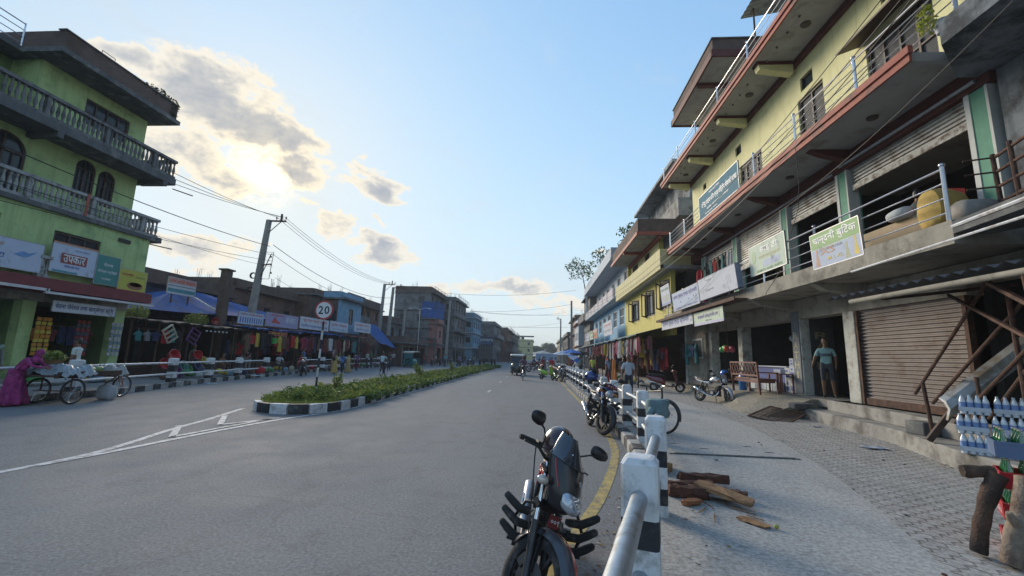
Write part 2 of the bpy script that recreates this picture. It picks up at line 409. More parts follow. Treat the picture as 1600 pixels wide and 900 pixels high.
# (az, el, radius_az, radius_el, weight)
CLOUDS = CLOUD_LIST
w1 = noise(5.5, 5, .6, 0, (1,1,1.6)); w2 = noise(6.5, 5, .6, .5, (1.3,1,1.9))
waz = mth('ADD', az, mth('MULTIPLY', mth('SUBTRACT', w1, .5), 16.0)); wel = mth('ADD', el, mth('MULTIPLY', mth('SUBTRACT', w2, .5), 9.0))
body = None
for (ca, ce, ra, re, wt) in CLOUDS:
    dx = mth('DIVIDE', mth('SUBTRACT', waz, ca), ra); dy = mth('DIVIDE', mth('SUBTRACT', wel, ce), re)
    d2 = mth('ADD', mth('MULTIPLY', dx, dx), mth('MULTIPLY', dy, dy))
    g = mth('MULTIPLY', mth('POWER', 2.718, mth('MULTIPLY', d2, -1.0)), wt)
    body = g if body is None else mth('MAXIMUM', body, g)
n3 = noise(60, 5, .6, 0, (1,1,1.3))
fld = mth('ADD', body, mth('ADD', mth('MULTIPLY', mth('SUBTRACT', n1, .5), 1.15), mth('ADD', mth('MULTIPLY', mth('SUBTRACT', n2, .5), .62), mth('MULTIPLY', mth('SUBTRACT', n3, .5), .22))))
dens = mrange(fld, .40, .60, smooth=True)
thick = mrange(fld, .56, 1.0, smooth=True)
dt = N.new('ShaderNodeVectorMath'); dt.operation = 'DOT_PRODUCT'; L.new(dirv, dt.inputs[0]); dt.inputs[1].default_value = sdir
ang = mth('MULTIPLY', mth('ARCCOSINE', mth('MINIMUM', dt.outputs['Value'], 1.0)), 180/PI)
near = mth('POWER', 2.718, mth('MULTIPLY', ang, -1/6.5))
glare = mth('POWER', 2.718, mth('MULTIPLY', mth('MULTIPLY', ang, ang), -1/7.0))
K = 1.0/(SKY_W*2**EXPO)
def kc(c): return tuple(v*K for v in c)
lit = mixc(near, kc(CL_LIT), kc((1.25,1.05,.68)))
shd = mixc(near, kc(CL_SHD), kc((.50,.49,.47)))
puff = mrange(n2, .35, .65, 0.0, .35)
ccol = mixc(mth('SUBTRACT', thick, mth('MULTIPLY', puff, thick)), lit, shd)
def vm(op, a, b):
    n = N.new('ShaderNodeVectorMath'); n.operation = op
    for i, v in enumerate((a, b)):
        if isinstance(v, tuple): n.inputs[i].default_value = v
        else: L.new(v, n.inputs[i])
    return n.outputs[0]
# thin high haze low down, then a soft shoulder on the radiance near the veiled sun
skyc = vm('MULTIPLY', sky.outputs[0], SKY_TINT)
skyc = vm('DIVIDE', skyc, vm('ADD', vm('MULTIPLY', skyc, SHO), (1.0,1.0,1.0)))
hz = mth('POWER', 2.718, mth('MULTIPLY', mth('MAXIMUM', el, 0.0), -1/HZ_H))
skyc = mixc(mth('MULTIPLY', hz, HZ_AMT), skyc, kc(HZ_COL))
skyc = mixc(mth('MULTIPLY', mth('POWER', 2.718, mth('MULTIPLY', ang, -1/16.0)), .75), skyc, kc((.88,.88,.80)))
wisp = mth('MULTIPLY', mrange(noise(3.2, 9, .66, .6, (1,1,2.5)), .48, .72, smooth=True), .30)
skyc = mixc(wisp, skyc, kc((.72,.74,.72)))
out = mixc(mth('MULTIPLY', dens, .94), skyc, ccol)
gl = mixc(mth('MULTIPLY', glare, mrange(n2, .38, .58, .25, 1.0)), (0,0,0), kc((1.3,1.05,.65)))
out = mixc(mrange(thick, .45, .95, 1.0, .15), out, mixc(1.0, out, gl, 'ADD'))
L.new(out, bg.inputs[0])
scn.view_settings.view_transform = 'Standard'; scn.view_settings.look = 'None'; scn.view_settings.exposure = EXPO; scn.view_settings.gamma = 1
scn.render.engine = 'CYCLES'
# ================================================================ materials used widely
M_post_w = pm('white post paint', (.62,.64,.66), .7, var=.12, scale=6, streak=.35, dirt=(.3,.3,.29), dscale=5, damt=.35, bump=.3)
M_post_b = pm('black post paint', (.018,.02,.026), .6, var=.3, scale=8, bump=.3, dirt=(.08,.08,.085), dscale=7, damt=.3)
M_pipe = pm('galvanised pipe', (.42,.46,.50), .42, .85, var=.18, scale=14, dirt=(.25,.22,.2), dscale=9, damt=.25)
M_pipe_w = pm('white painted pipe', (.6,.62,.64), .55, var=.15, scale=5, dirt=(.35,.3,.26), dscale=6, damt=.3)
M_conc = pm('weathered concrete', (.27,.265,.25), .9, var=.2, scale=3, bump=.4, dirt=(.12,.115,.105), dscale=1.6, damt=.5)
M_conc_d = pm('dark grimy concrete', (.10,.105,.11), .92, var=.3, scale=2, bump=.4, streak=.6, dirt=(.2,.2,.19), dscale=2.2, damt=.3)
M_steel = pm('stainless railing', (.62,.62,.66), .28, .9, var=.1, scale=9)
M_black = pm('black plastic', (.012,.012,.014), .45, var=.3, scale=20)
M_rubber = pm('tyre rubber', (.02,.02,.021), .85, var=.3, scale=12, dirt=(.09,.08,.07), dscale=6, damt=.3)
M_chrome = pm('chrome metal', (.7,.72,.75), .16, 1.0, var=.08, scale=10)
M_alu = pm('cast aluminium', (.35,.36,.38), .42, .8, var=.2, scale=18)
M_rust = pm('rusty iron', (.10,.055,.04), .85, .2, var=.4, scale=8, bump=.4, dirt=(.05,.03,.025), dscale=5, damt=.5)
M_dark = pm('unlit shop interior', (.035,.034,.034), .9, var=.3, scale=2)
M_glass = glass_mat()
M_wood_br = pm('dark brown timber', (.055,.03,.022), .6, var=.35, scale=6, bump=.3)

def ground_mat(name, base, alt, grit, bump=.35, extra=None):
    m = bpy.data.materials.new(name); m.use_nodes = True; nt = m.node_tree; N = nt.nodes; L = nt.links; b = N['Principled BSDF']
    tc = N.new('ShaderNodeTexCoord')
    def ns(sc, det=6, rg=.6, sq=(1,1,1)):
        mp = N.new('ShaderNodeMapping'); mp.inputs['Scale'].default_value = sq; L.new(tc.outputs['Object'], mp.inputs[0])
        n = N.new('ShaderNodeTexNoise'); n.inputs['Scale'].default_value = sc; n.inputs['Detail'].default_value = det; n.inputs['Roughness'].default_value = rg
        L.new(mp.outputs[0], n.inputs['Vector']); return n.outputs['Fac']
    def mr(v, a, b_, c=0, d=1):
        n = N.new('ShaderNodeMapRange'); L.new(v, n.inputs[0])
        for i, x in enumerate((a,b_,c,d)): n.inputs[i+1].default_value = x
        return n.outputs[0]
    def mix(f, a, c, mode='MIX'):
        n = N.new('ShaderNodeMix'); n.data_type = 'RGBA'; n.blend_type = mode
        for s, v in ((0,f),(6,a),(7,c)):
            if isinstance(v, (int,float)): n.inputs[s].default_value = v
            elif isinstance(v, tuple): n.inputs[s].default_value = (*v,1)
            else: L.new(v, n.inputs[s])
        return n.outputs[2]
    c = mix(mr(ns(.5,9,.7,(1,.12,1)),.38,.66), base, alt)
    c = mix(mr(ns(2.2,9,.75),.52,.74,0,.6), c, tuple(v*.6 for v in base))
    g = mr(ns(grit,4,.8),.35,.68,.62,1.35)
    gc = N.new('ShaderNodeCombineColor'); [L.new(g, gc.inputs[i]) for i in range(3)]
    c = mix(1.0, c, gc.outputs[0], 'MULTIPLY')
    if extra: c = extra(nt, tc, c, mix, mr, ns)
    L.new(c, b.inputs['Base Color']); L.new(mr(ns(1.2,5,.6),.3,.7,.84,.96), b.inputs['Roughness'])
    b.inputs['Specular IOR Level'].default_value = .2
    bp = N.new('ShaderNodeBump'); bp.inputs['Strength'].default_value = bump; bp.inputs['Distance'].default_value = .01
    L.new(ns(grit,5,.8), bp.inputs['Height']); L.new(bp.outputs[0], b.inputs['Normal'])
    MATS[name] = m; return m
def cracks(nt, tc, c, mix, mr, ns):
    N = nt.nodes; L = nt.links
    v = N.new('ShaderNodeTexVoronoi'); v.feature = 'DISTANCE_TO_EDGE'; v.inputs['Scale'].default_value = .33
    ad = N.new('ShaderNodeVectorMath'); ad.operation = 'ADD'; L.new(tc.outputs['Object'], ad.inputs[0])
    n = N.new('ShaderNodeTexNoise'); n.inputs['Scale'].default_value = 1.1; n.inputs['Detail'].default_value = 8; n.inputs['Roughness'].default_value = .65; L.new(tc.outputs['Object'], n.inputs['Vector'])
    L.new(n.outputs['Color'], ad.inputs[1]); L.new(ad.outputs[0], v.inputs['Vector'])
    return mix(mr(ns(.8,6,.7,(1,.3,1)),.56,.72,0,.35), mix(mr(v.outputs['Distance'], 0, .010, .22, 0), c, (.06,.06,.062)), (.26,.25,.235))
M_road = ground_mat('asphalt', (.180,.183,.187), (.215,.217,.218), 34, .5, cracks)
M_walk = ground_mat('poured concrete', (.35,.345,.33), (.41,.405,.39), 26, .35)
M_dust = ground_mat('dusty concrete', (.23,.22,.205), (.28,.27,.25), 20, .5)
def pavers(nt, tc, c, mix, mr, ns):
    N = nt.nodes; L = nt.links
    mp = N.new('ShaderNodeMapping'); mp.inputs['Rotation'].default_value = (0,0,R(-28)); L.new(tc.outputs['Object'], mp.inputs[0])
    sp = N.new('ShaderNodeSeparateXYZ'); L.new(mp.outputs[0], sp.inputs[0])
    pp = N.new('ShaderNodeMath'); pp.operation = 'PINGPONG'; L.new(sp.outputs[0], pp.inputs[0]); pp.inputs[1].default_value = .06
    ml = N.new('ShaderNodeMath'); ml.operation = 'MULTIPLY_ADD'; L.new(pp.outputs[0], ml.inputs[0]); ml.inputs[1].default_value = .75; L.new(sp.outputs[1], ml.inputs[2])
    cb = N.new('ShaderNodeCombineXYZ'); L.new(sp.outputs[0], cb.inputs[0]); L.new(ml.outputs[0], cb.inputs[1])
    br = N.new('ShaderNodeTexBrick'); br.inputs['Scale'].default_value = 1; br.inputs['Brick Width'].default_value = .24; br.inputs['Row Height'].default_value = .125; br.inputs['Mortar Size'].default_value = .011
    br.inputs['Mortar Smooth'].default_value = .3; br.inputs['Color1'].default_value = (1,1,1,1); br.inputs['Color2'].default_value = (.86,.86,.86,1); br.inputs['Mortar'].default_value = (.38,.365,.35,1)
    L.new(cb.outputs[0], br.inputs[0])
    keep = mr(ns(1.3,6,.6), .38, .6, .6, 1.0)
    return mix(keep, c, mix(1.0, c, br.outputs['Color'], 'MULTIPLY'))
M_pave = ground_mat('interlocking pavers', (.34,.33,.31), (.40,.39,.37), 24, .4, pavers)
M_wline = pm('worn white road paint', (.50,.51,.52), .8, var=.2, scale=12, dirt=(.17,.175,.18), dscale=7, damt=.5)
M_yline = pm('worn yellow road paint', (.40,.30,.10), .8, var=.25, scale=9, dirt=(.16,.14,.11), dscale=8, damt=.5)
M_soil = pm('bare earth', (.10,.075,.05), .95, var=.3, scale=4, bump=.5)

def flat(name, poly, z, mat, th=0.0):
    m = MB()
    if th: m.prism(poly, z-th, z)
    else: m.add([(x,y,z) for x, y in poly], [tuple(range(len(poly)))])
    return struct(m.build(name, mat))
def offset(path, d):
    out = []
    for i, p in enumerate(path):
        a = path[max(0,i-1)]; b = path[min(len(path)-1,i+1)]; dx, dy = b[0]-a[0], b[1]-a[1]; l = math.hypot(dx, dy)
        out.append((p[0]+dy/l*d, p[1]-dx/l*d))
    return out
def resample(path, step):
    out = [path[0]]; acc = 0
    for a, b in zip(path[:-1], path[1:]):
        l = math.hypot(b[0]-a[0], b[1]-a[1]); t = step-acc
        while t <= l: out.append((a[0]+(b[0]-a[0])*t/l, a[1]+(b[1]-a[1])*t/l)); t += step
        acc = (acc+l) % step
    return out
def smooth_path(pts, n=6):
    out = []
    for i in range(len(pts)-1):
        p0, p1, p2, p3 = pts[max(0,i-1)], pts[i], pts[i+1], pts[min(len(pts)-1,i+2)]
        for k in range(n):
            t = k/n
            out.append(tuple(.5*((2*p1[j])+(-p0[j]+p2[j])*t+(2*p0[j]-5*p1[j]+4*p2[j]-p3[j])*t*t+(-p0[j]+3*p1[j]-3*p2[j]+p3[j])*t**3) for j in range(2)))
    out.append(pts[-1]); return out

flat('ground', [(-2500,-1500),(2500,-1500),(2500,3500),(-2500,3500)], -.06, pm('distant scrub', (.07,.08,.045), .95, var=.3, scale=.05))
flat('road', [(-40,-30),(9,-30),(9,400),(-40,400)], 0, M_road)

RP = [(-.95,-1.6),(-.5,-.3),(0,.75),(.58,2.6),(1.15,4.45),(1.66,6.3),(1.88,8.15),(1.96,10.0),(2.0,11.9)]+[(2.0-.002*k*k*.3, 11.9+1.9*k) for k in range(1,22)]
RPs = smooth_path(RP, 5)
kerb_in = offset(RPs, .1); kerb_out = offset(RPs, -.26)
walk = kerb_out[:]  # pavement slab edge tucked under the kerb
flat('pavement', [(x+.12, y) for x, y in walk]+[(12, RP[-1][1]), (12, -1.6)], .15, M_walk, .2)
# interlocking pavers fill the strip between concrete apron and the shops
pv = smooth_path([(2.2,-1.6),(2.5,1.5),(2.84,3.1),(3.5,4.9),(4.1,6.8),(4.7,9.5),(5.0,12.5),(5.0,17),(4.6,24),(3.6,32)], 4)
flat('paver_strip', pv+[(11, 50),(11,-1.6)], .154, M_pave)
# kerb of painted blocks
def kerb(path, name, h, wd, step, mats, z=0):
    pts = resample(path, step); m = MB()
    for i, (a, b) in enumerate(zip(pts[:-1], pts[1:])):
        m.mi = i % 2; dx, dy = b[0]-a[0], b[1]-a[1]; l = math.hypot(dx, dy); g = .012
        ax, ay = a[0]+dx/l*g, a[1]+dy/l*g; bx_, by = b[0]-dx/l*g, b[1]-dy/l*g; nx, ny = dy/l*wd/2, -dx/l*wd/2
        j = random.uniform(-.008,.008); c = .03
        ra = [(ax-nx, ay-ny, z-.05), (ax+nx, ay+ny, z-.05), (ax+nx, ay+ny, z+h+j), (ax-nx*.7, ay-ny*.7, z+h+j), (ax-nx, ay-ny, z+h-c+j)]
        rb = [(p[0]+bx_-ax, p[1]+by-ay, p[2]) for p in ra]
        m.loft([ra, rb])
    return struct(m.build(name, mats))
M_kb = pm('black kerb paint', (.03,.032,.036), .85, var=.4, scale=7, bump=.4, dirt=(.17,.165,.155), dscale=5, damt=.45)
M_kw = pm('white kerb paint', (.34,.34,.33), .85, var=.2, scale=7, bump=.4, dirt=(.2,.19,.175), dscale=5, damt=.5)
kerb(offset(RPs, -.2), 'kerb', .19, .2, .42, [M_kb, M_kw])

def strip(name, path, wd, z, mat, broken=0):
    m = MB(); l = offset(path, -wd/2); r = offset(path, wd/2)
    for i in range(len(path)-1):
        m.add([(*l[i],z),(*r[i],z),(*r[i+1],z),(*l[i+1],z)], [(0,1,2,3)])
    return struct(m.build(name, mat))
strip('yellow_line', smooth_path([(-.6,1.2),(-.05,2.9),(.38,4.3),(.72,5.3),(1.14,6.9),(1.38,8.3),(1.5,10.5),(1.52,14.5),(1.46,20),(1.4,27),(1.2,50)], 6), .13, .004, M_yline)
# white channelising lines in front of the median
strip('white_line', smooth_path(WL_A, 6), .12, .004, M_wline)
strip('white_line', smooth_path(WL_B, 6), .13, .007, M_wline)
for a, b in WL_C: strip('white_line', [a, b], .11, .010, M_wline)
for y0 in (19, 26, 33, 40, 48, 56): strip('white_line', [(-2.3-.02*(y0-19), y0), (-2.33-.02*(y0-19), y0+1.3)], .1, .004, M_wline)

# ---------------------------------------------------------------- planted median
MEDR = smooth_path([(-6.0,10.6),(-5.55,11.4),(-5.45,13.2),(-5.55,16),(-5.6,22),(-5.75,32),(-6.0,44),(-6.3,58)], 5)
MEDL = smooth_path([(-6.6,10.55),(-7.15,10.75),(-7.55,11.2),(-7.75,12.2),(-7.75,15),(-7.75,22),(-7.8,32),(-7.8,44),(-7.6,57),(-6.9,59),(-6.3,58)], 5)
ring = MEDL[::-1]+[( -6.1,11.0)] + MEDR[1:]
M_mkb = pm('black median kerb paint', (.025,.028,.035), .8, var=.4, scale=7, bump=.3, dirt=(.14,.14,.14), dscale=5, damt=.3)
M_mkw = pm('white median kerb paint', (.55,.57,.6), .8, var=.15, scale=7, bump=.3, dirt=(.26,.26,.25), dscale=5, damt=.35)
full = MEDL[::-1]+MEDR[0:]
kerb(full, 'median_kerb', .24, .18, .48, [M_mkb, M_mkw])
flat('median_soil', full, .19, M_soil, .18)
gr = np.random.default_rng(5)
def inside_med(n):
    t = gr.random(n); y = 11.0+47*np.minimum(1, t**1.35)
    xr = np.interp(y, [q[1] for q in MEDR], [q[0] for q in MEDR]); l2 = sorted([(q[1],q[0]) for q in MEDL[8:-6]]); xl = np.interp(y, [q[0] for q in l2], [q[1] for q in l2])
    s = gr.random(n); return xl+.02+(xr-xl-.04)*s, y
def grass(name, n, hmin, hmax, wd, mat, clump, z=.2):
    x, y = inside_med(n)
    # height follows a bumpy field so that the growth has mounds
    f = (np.sin(x*3.1+y*1.3)+np.sin(y*2.3-x*1.7)+np.sin(y*.9+2.1)+np.sin(y*5.1+x*4))*.25
    h = (hmin+(hmax-hmin)*gr.random(n))*(1+.45*f)
    h *= np.clip((y-10.9)/1.0, .35, 1)
    a = gr.random(n)*6.283; ca, sa = np.cos(a), np.sin(a); lean = h*(.15+.6*gr.random(n)); la = gr.random(n)*6.283
    # blades near the kerb lean out over it
    side = np.where(x > -6.6, 1, -1)*(np.abs(x+6.6) > .85); lx = np.cos(la)*lean+side*lean*.7; ly = np.sin(la)*lean
    w = wd*(.6+.8*gr.random(n))
    V = np.zeros((n,4,3)); V[:,0] = np.stack([x-ca*w, y-sa*w, np.full(n,z)],1); V[:,1] = np.stack([x+ca*w, y+sa*w, np.full(n,z)],1)
    V[:,2] = np.stack([x+lx*.45+ca*w*.8, y+ly*.45+sa*w*.8, z+h*.65],1); V[:,3] = np.stack([x+lx, y+ly, z+h*(1-.3*gr.random(n))],1)
    me = bpy.data.meshes.new(name); me.vertices.add(n*4); me.vertices.foreach_set('co', V.ravel())
    me.loops.add(n*4); me.loops.foreach_set('vertex_index', np.arange(n*4)); me.polygons.add(n); me.polygons.foreach_set('loop_start', np.arange(n)*4)
    me.update(); me.validate(); me.materials.append(mat)
    o = bpy.data.objects.new(name, me); COL.objects.link(o); return struct(o, 'stuff')
M_gr1 = leaf_mat('grass green', (.12,.17,.035), (.23,.28,.07)); M_gr2 = leaf_mat('weed green', (.05,.095,.022), (.13,.20,.045))
grass('grass', 52000, .06, .24, .012, M_gr1, 1)
# leafy ground cover
m = MB(); random.seed(11)
for k in range(430):
    y = 11.6+46*random.random()**1.4; x = random.uniform(-7.55,-5.6) if k < 270 or y < 13 else random.uniform(-5.55,-5.22); s = random.uniform(.07,.24)*(1 if random.random() < .25 else .75)
    leaves(m, (x, y, (.3 if x < -5.6 else .16)+s*.5), (s*1.1, s*1.3, s*.85), 50, .035+.0009*y)
struct(m.build('ground_cover', M_gr2), 'stuff')
grass('grass', 350, .22, .42, .012, leaf_mat('straw green', (.16,.19,.06), (.26,.29,.10)), 1)
# a few taller weeds standing out of it
def weed(label, x, y, h, n=9):
    st = MB(); lf = MB(); t = thing('tall_weed', label, 'weed', (x,y,.2))
    for i in range(n):
        a = random.uniform(0,6.28); s = random.uniform(.05,.3); hh = h*random.uniform(.6,1); tip = (x+math.cos(a)*s, y+math.sin(a)*s, .2+hh)
        st.tube([(x,y,.2),(x+math.cos(a)*s*.4, y+math.sin(a)*s*.4, .2+hh*.5), tip], .008, 5)
        for q in range(10): f = .35+.65*q/10; leaves(lf, (x+math.cos(a)*s*f, y+math.sin(a)*s*f, .2+hh*f), (.07,.07,.06), 3, .045)
    st.build('stem', M_gr2, t); lf.build('foliage', M_gr1, t)
weed('tall thin weed beside the striped pole of the speed limit sign', -6.8, 13.9, .75)
weed('bushy dark weed near the middle of the planted median', -6.3, 22.4, .75, 13)
weed('spreading pale weed at the far left edge of the planted median', -7.4, 25.5, .95, 14)
weed('second dark weed further along the planted median', -6.6, 31.5, .9, 12)

# ---------------------------------------------------------------- left pavement
LK = [(-11.9,-4),(-13.0,4),(-13.55,9),(-13.75,13.0),(-14.55,16.0),(-15.4,20),(-16.0,24.6),(-16.8,30),(-17.4,36),(-17.8,44),(-17.8,60),(-17,90)]
LKs = smooth_path(LK, 5)
flat('pavement', LKs+[(-26,90),(-26,-4)], .15, M_dust, .2)
kerb(offset(LKs, .05), 'kerb', .19, .2, .5, [M_kb, M_kw])

# ---------------------------------------------------------------- street railings: one thing each, its posts and pipes are parts
def post_parts(parent, x, y, z, rz, w=.2, h=.92, bands=None):
    bands = bands or [(0,.13,0),(.13,.29,1),(.29,.50,0),(.50,.66,1),(.66,1,0)]
    m = MB(Matrix.Translation((x,y,z)) @ Matrix.Rotation(rz, 4, 'Z')); e = w/2; c = .018
    for a, b, k in bands:
        m.mi = k; z0, z1 = a*h, b*h; last = b == 1
        if last: z1 -= .035
        rg = lambda zz, q: [(-q+c,-q,zz),(q-c,-q,zz),(q,-q+c,zz),(q,q-c,zz),(q-c,q,zz),(-q+c,q,zz),(-q,q-c,zz),(-q,-q+c,zz)]
        rs = [rg(z0, e), rg(z1, e)]
        if last: rs += [rg(z1+.03, e-.022), rg(z1+.035, e-.04)]
        m.loft(rs)
    return m.build('post', [M_post_w, M_post_b], parent)
def street_railing(label, pts, z, pipe, name='street_railing', w=.2, h=.92, zp=(.32,.72), bands=None, pr=.045, skip=(), cat='railing'):
    t = thing(name, label, cat, (*pts[0], z))
    for i, p in enumerate(pts):
        a = pts[max(0,i-1)]; b = pts[min(len(pts)-1,i+1)]; rz = math.atan2(b[1]-a[1], b[0]-a[0])-PI/2
        post_parts(t, p[0], p[1], z, rz, w, h*(1+.01*math.sin(i*7)), bands)
        if i < len(pts)-1 and i not in skip:
            for zz in zp:
                q = pts[i+1]; m = MB(); l = math.hypot(q[0]-p[0], q[1]-p[1]); k = (w*.42)/l
                m.cyl((p[0]+(q[0]-p[0])*k, p[1]+(q[1]-p[1])*k, z+zz), (q[0]-(q[0]-p[0])*k, q[1]-(q[1]-p[1])*k, z+zz), pr, n=20 if i < 6 else 10)
                for f in (k*1.05, 1-k*1.05):
                    c = (p[0]+(q[0]-p[0])*f, p[1]+(q[1]-p[1])*f); c2 = (p[0]+(q[0]-p[0])*(f+(.004 if f < .5 else -.004)), p[1]+(q[1]-p[1])*(f+(.004 if f < .5 else -.004)))
                    m.cyl((*c, z+zz), (*c2, z+zz), pr*1.3, n=16)
                m.build('rail_pipe', pipe, t, smooth=40)
    return t
street_railing('black and white striped concrete posts with twin silver pipes along the right kerb', RP[1:], .13, M_pipe)
# ================================================================ RIGHT: the long cream building with three open shop floors
XF, XE = 8.0, 6.65           # facade plane, outer edge of the cantilevered slabs
M_cream = pm('cream yellow wall paint', (.66,.63,.34), .8, var=.08, scale=2.5, streak=.35, bump=.15)
M_creaml = pm('pale cream wall paint', (.56,.55,.33), .8, var=.08, scale=2.5, streak=.3, bump=.15)
M_soffit = pm('off white soffit paint', (.34,.335,.325), .85, var=.12, scale=2, dirt=(.22,.20,.17), dscale=1.3, damt=.3)
M_redtrim = pm('brick red trim paint', (.30,.075,.05), .7, var=.2, scale=5, dirt=(.12,.05,.04), dscale=3, damt=.3)
M_redbrown = pm('dark red brown trim', (.10,.03,.025), .75, var=.25, scale=5)
M_green = pm('sea green pillar paint', (.09,.27,.19), .75, var=.15, scale=4, streak=.25)
M_greenw = pm('whitewashed pillar edge', (.50,.52,.50), .8, var=.12, scale=4, streak=.3)
M_stain = pm('black stained render', (.20,.225,.25), .92, var=.25, scale=1.6, bump=.5, streak=.85, dirt=(.045,.05,.055), dscale=1.1, damt=.75)
M_brickd = brick_mat('old dark brick', (.13,.075,.055), (.10,.06,.05), (.12,.11,.10))
M_brick = brick_mat('red brown brick', (.19,.085,.06), (.14,.07,.05), (.16,.14,.12))
M_shutb = pm('brown shutter paint', (.185,.165,.158), .6, .3, var=.2, scale=5, dirt=(.12,.085,.075), dscale=2.5, damt=.35)
M_shutg = pm('grey shutter slats', (.33,.34,.33), .55, .4, var=.2, scale=4, dirt=(.16,.13,.11), dscale=3, damt=.4)
M_plaster = pm('bare cement plaster', (.30,.28,.235), .92, var=.16, scale=2.2, bump=.4, streak=.4, dirt=(.15,.14,.12), dscale=1.5, damt=.4)
M_colw = pm('flaking white column', (.46,.47,.44), .85, var=.12, scale=5, streak=.3, dirt=(.24,.22,.18), dscale=4, damt=.5)
M_brownf = pm('brown window frame', (.045,.028,.022), .6, var=.3, scale=8)
M_bulb = pm('small lamp glass', (.5,.5,.46), .2)

R1 = thing('shop_building', 'long cream yellow three storey building on the right with red edged balconies over open shops', 'building', (XF, 14, 0))
Y0, Y1 = 2.0, 23.2
m = MB()
# ground floor: back wall, party walls, ceiling
m.bx(12.0, 12.2, Y0, Y1, .1, 3.6)
for y in (2.0, 8.35, 11.5, 14.3, 17.75, 20.7, 23.0): m.bx(XF+.25, 12.0, y-.07, y+.07, .72, 3.58)
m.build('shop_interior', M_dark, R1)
m = MB(); m.bx(XF-.3, 12, Y0, Y1, .5, .70); m.build('shop_floor', M_dust, R1)
# ground-floor columns
m = MB()
for y, w_ in ((17.7,.35),(20.75,.35)):
    q = MB(); q.bx(XF-.02, XF+.35, y-w_/2, y+w_/2, .7, 3.0); q.build('column', M_colw, R1, bev=.01)
m.bx(XF-.35, XF+.0, 23.0, 23.3, .15, 3.59)
m.build('column', M_colw, R1, bev=.01)
m = MB(); m.bx(XF-.06, XF+.3, 11.32, 11.72, .7, 3.0); m.build('column', M_colw, R1, bev=.012)
m = MB(); m.bx(XF-.04, XF+.3, 13.62, 14.08, .7, 3.59); m.build('column', M_colw, R1, bev=.012)
# lintel/beam over ground floor shops
m = MB(); m.bx(XF-.05, XF+.35, 8.4, 23.3, 3.0, 3.597); m.bx(XF-.05, XF+.3, 2.0, 8.4, 3.2, 3.597); m.build('lintel', M_plaster, R1)
# first floor slab with plain cement edge; it ends at y 7.1 where the stair landing begins
m = MB(); m.bx(XE, 12.2, 7.1, Y1+.2, 3.62, 4.02); m.bx(XF, 12.2, 2.0, 7.1, 3.62, 4.02); m.build('first_floor_slab', M_plaster, R1)
m = MB()
for y in (10.9, 14.0, 17.6, 20.8): m = MB(); m.prism([(XE+.03,3.619),(XF-.052,3.619),(XF-.052,3.3),(XE+.35,3.45)], y-.11, y+.11, 'y'); m.build('bracket', M_plaster, R1)
# first floor: recessed dark shops behind a row of green pillars
m = MB(); m.bx(11.6, 11.8, Y0, Y1, 4.02, 7.15)
for y in (14.0, 17.6, 21.0, 23.1): m.bx(XF+.3, 11.6, y-.06, y+.06, 4.02, 7.15)
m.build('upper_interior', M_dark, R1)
for y in (7.68, 11.25, 14.0, 17.6, 21.0):
    m = MB(); m.bx(XF-.06, XF+.28, y-.14, y+.14, 4.02, 6.72); p = m.build('pillar', M_green, R1)
    e = MB(); e.bx(XF-.075, XF+.2, y+.142, y+.24, 4.02, 6.72); e.bx(XF-.075, XF+.2, y-.19, y-.142, 4.02, 6.72); e.build('pillar_edge', M_greenw, p)
m = MB(); m.bx(XF-.1, XF+.3, 7.4, Y1, 6.72, 7.155); m.build('beam', M_redbrown, R1)
# shutters of the first floor, partly rolled down
def part_shutter(y0, y1, zb, zt, mat, bar):
    sh = shutter_mesh(XF+.03, y0, y1, zb, zt, 1, .09).build('roller_shutter', mat, R1)
    b = MB(); b.bx(XF-.0, XF+.05, y0, y1, zb-.14, zb); b.build('bottom_rail', bar, sh)
M_shutend = pm('peeling white shutter rail', (.42,.43,.41), .7, .2, var=.2, scale=8, dirt=(.12,.09,.07), dscale=6, damt=.6)
part_shutter(7.84, 11.0, 6.25, 6.72, M_shutg, M_shutend)
part_shutter(11.5, 13.75, 6.2, 6.72, M_shutg, M_shutend)
part_shutter(14.25, 17.35, 5.45, 6.72, M_shutg, M_shutend)
part_shutter(17.85, 20.75, 6.35, 6.72, M_shutg, M_shutend)
m = MB(); m.cyl((XF-.12,11.5,6.78),(XF-.12,20.9,6.78),.03,n=8); m.cyl((XF-.14,7.6,6.85),(XF-.14,11.2,6.85),.04,n=8); m.build('conduit', M_pipe, R1, smooth=40)
# first floor rail
railing(R1, [(XE+.06,7.2),(XE+.06,10.6),(XE+.06,22.9)], 4.02, .92, M_steel, 3, 2.6, .013, .032)
# second floor slab: red double edge, grimy soffit, red brown brackets
m = MB(); m.bx(XE, XF+.2, 7.45, 22.3, 7.16, 7.34); m.bx(XF+.2, 12, Y0, Y1, 7.16, 7.34); m.build('balcony_slab', M_soffit, R1)
m = MB(); m.bx(XE-.05, XE-.002, 7.4, 22.35, 7.13, 7.27); m.bx(XE-.09, XE-.002, 7.36, 22.39, 7.275, 7.42); m.bx(XE-.05, XF, 22.302, 22.36, 7.13, 7.41); m.build('slab_edge', M_redtrim, R1)
m = MB()
for y in (10.9, 14.2, 17.6, 21.0): m = MB(); m.prism([(XE+.25,7.155),(XF-.105,7.155),(XF-.105,6.86),(XE+.55,7.03)], y-.1, y+.1, 'y'); m.build('bracket', M_redbrown, R1)
def downlights(xs, ys, z, n='ceiling_lamp', r=.11):
    for x in xs:
        for y in ys:
            m = MB(); m.lathe([(r*.6,-.05),(r,-.04),(r,0),(r*.9,.0)], 14, (x,y,z)); m.build(n, pm('dark lamp rim', (.07,.06,.05), .5, .3), R1, smooth=40)
downlights([7.35], (9.3, 12.5, 15.9, 19.3), 7.16)
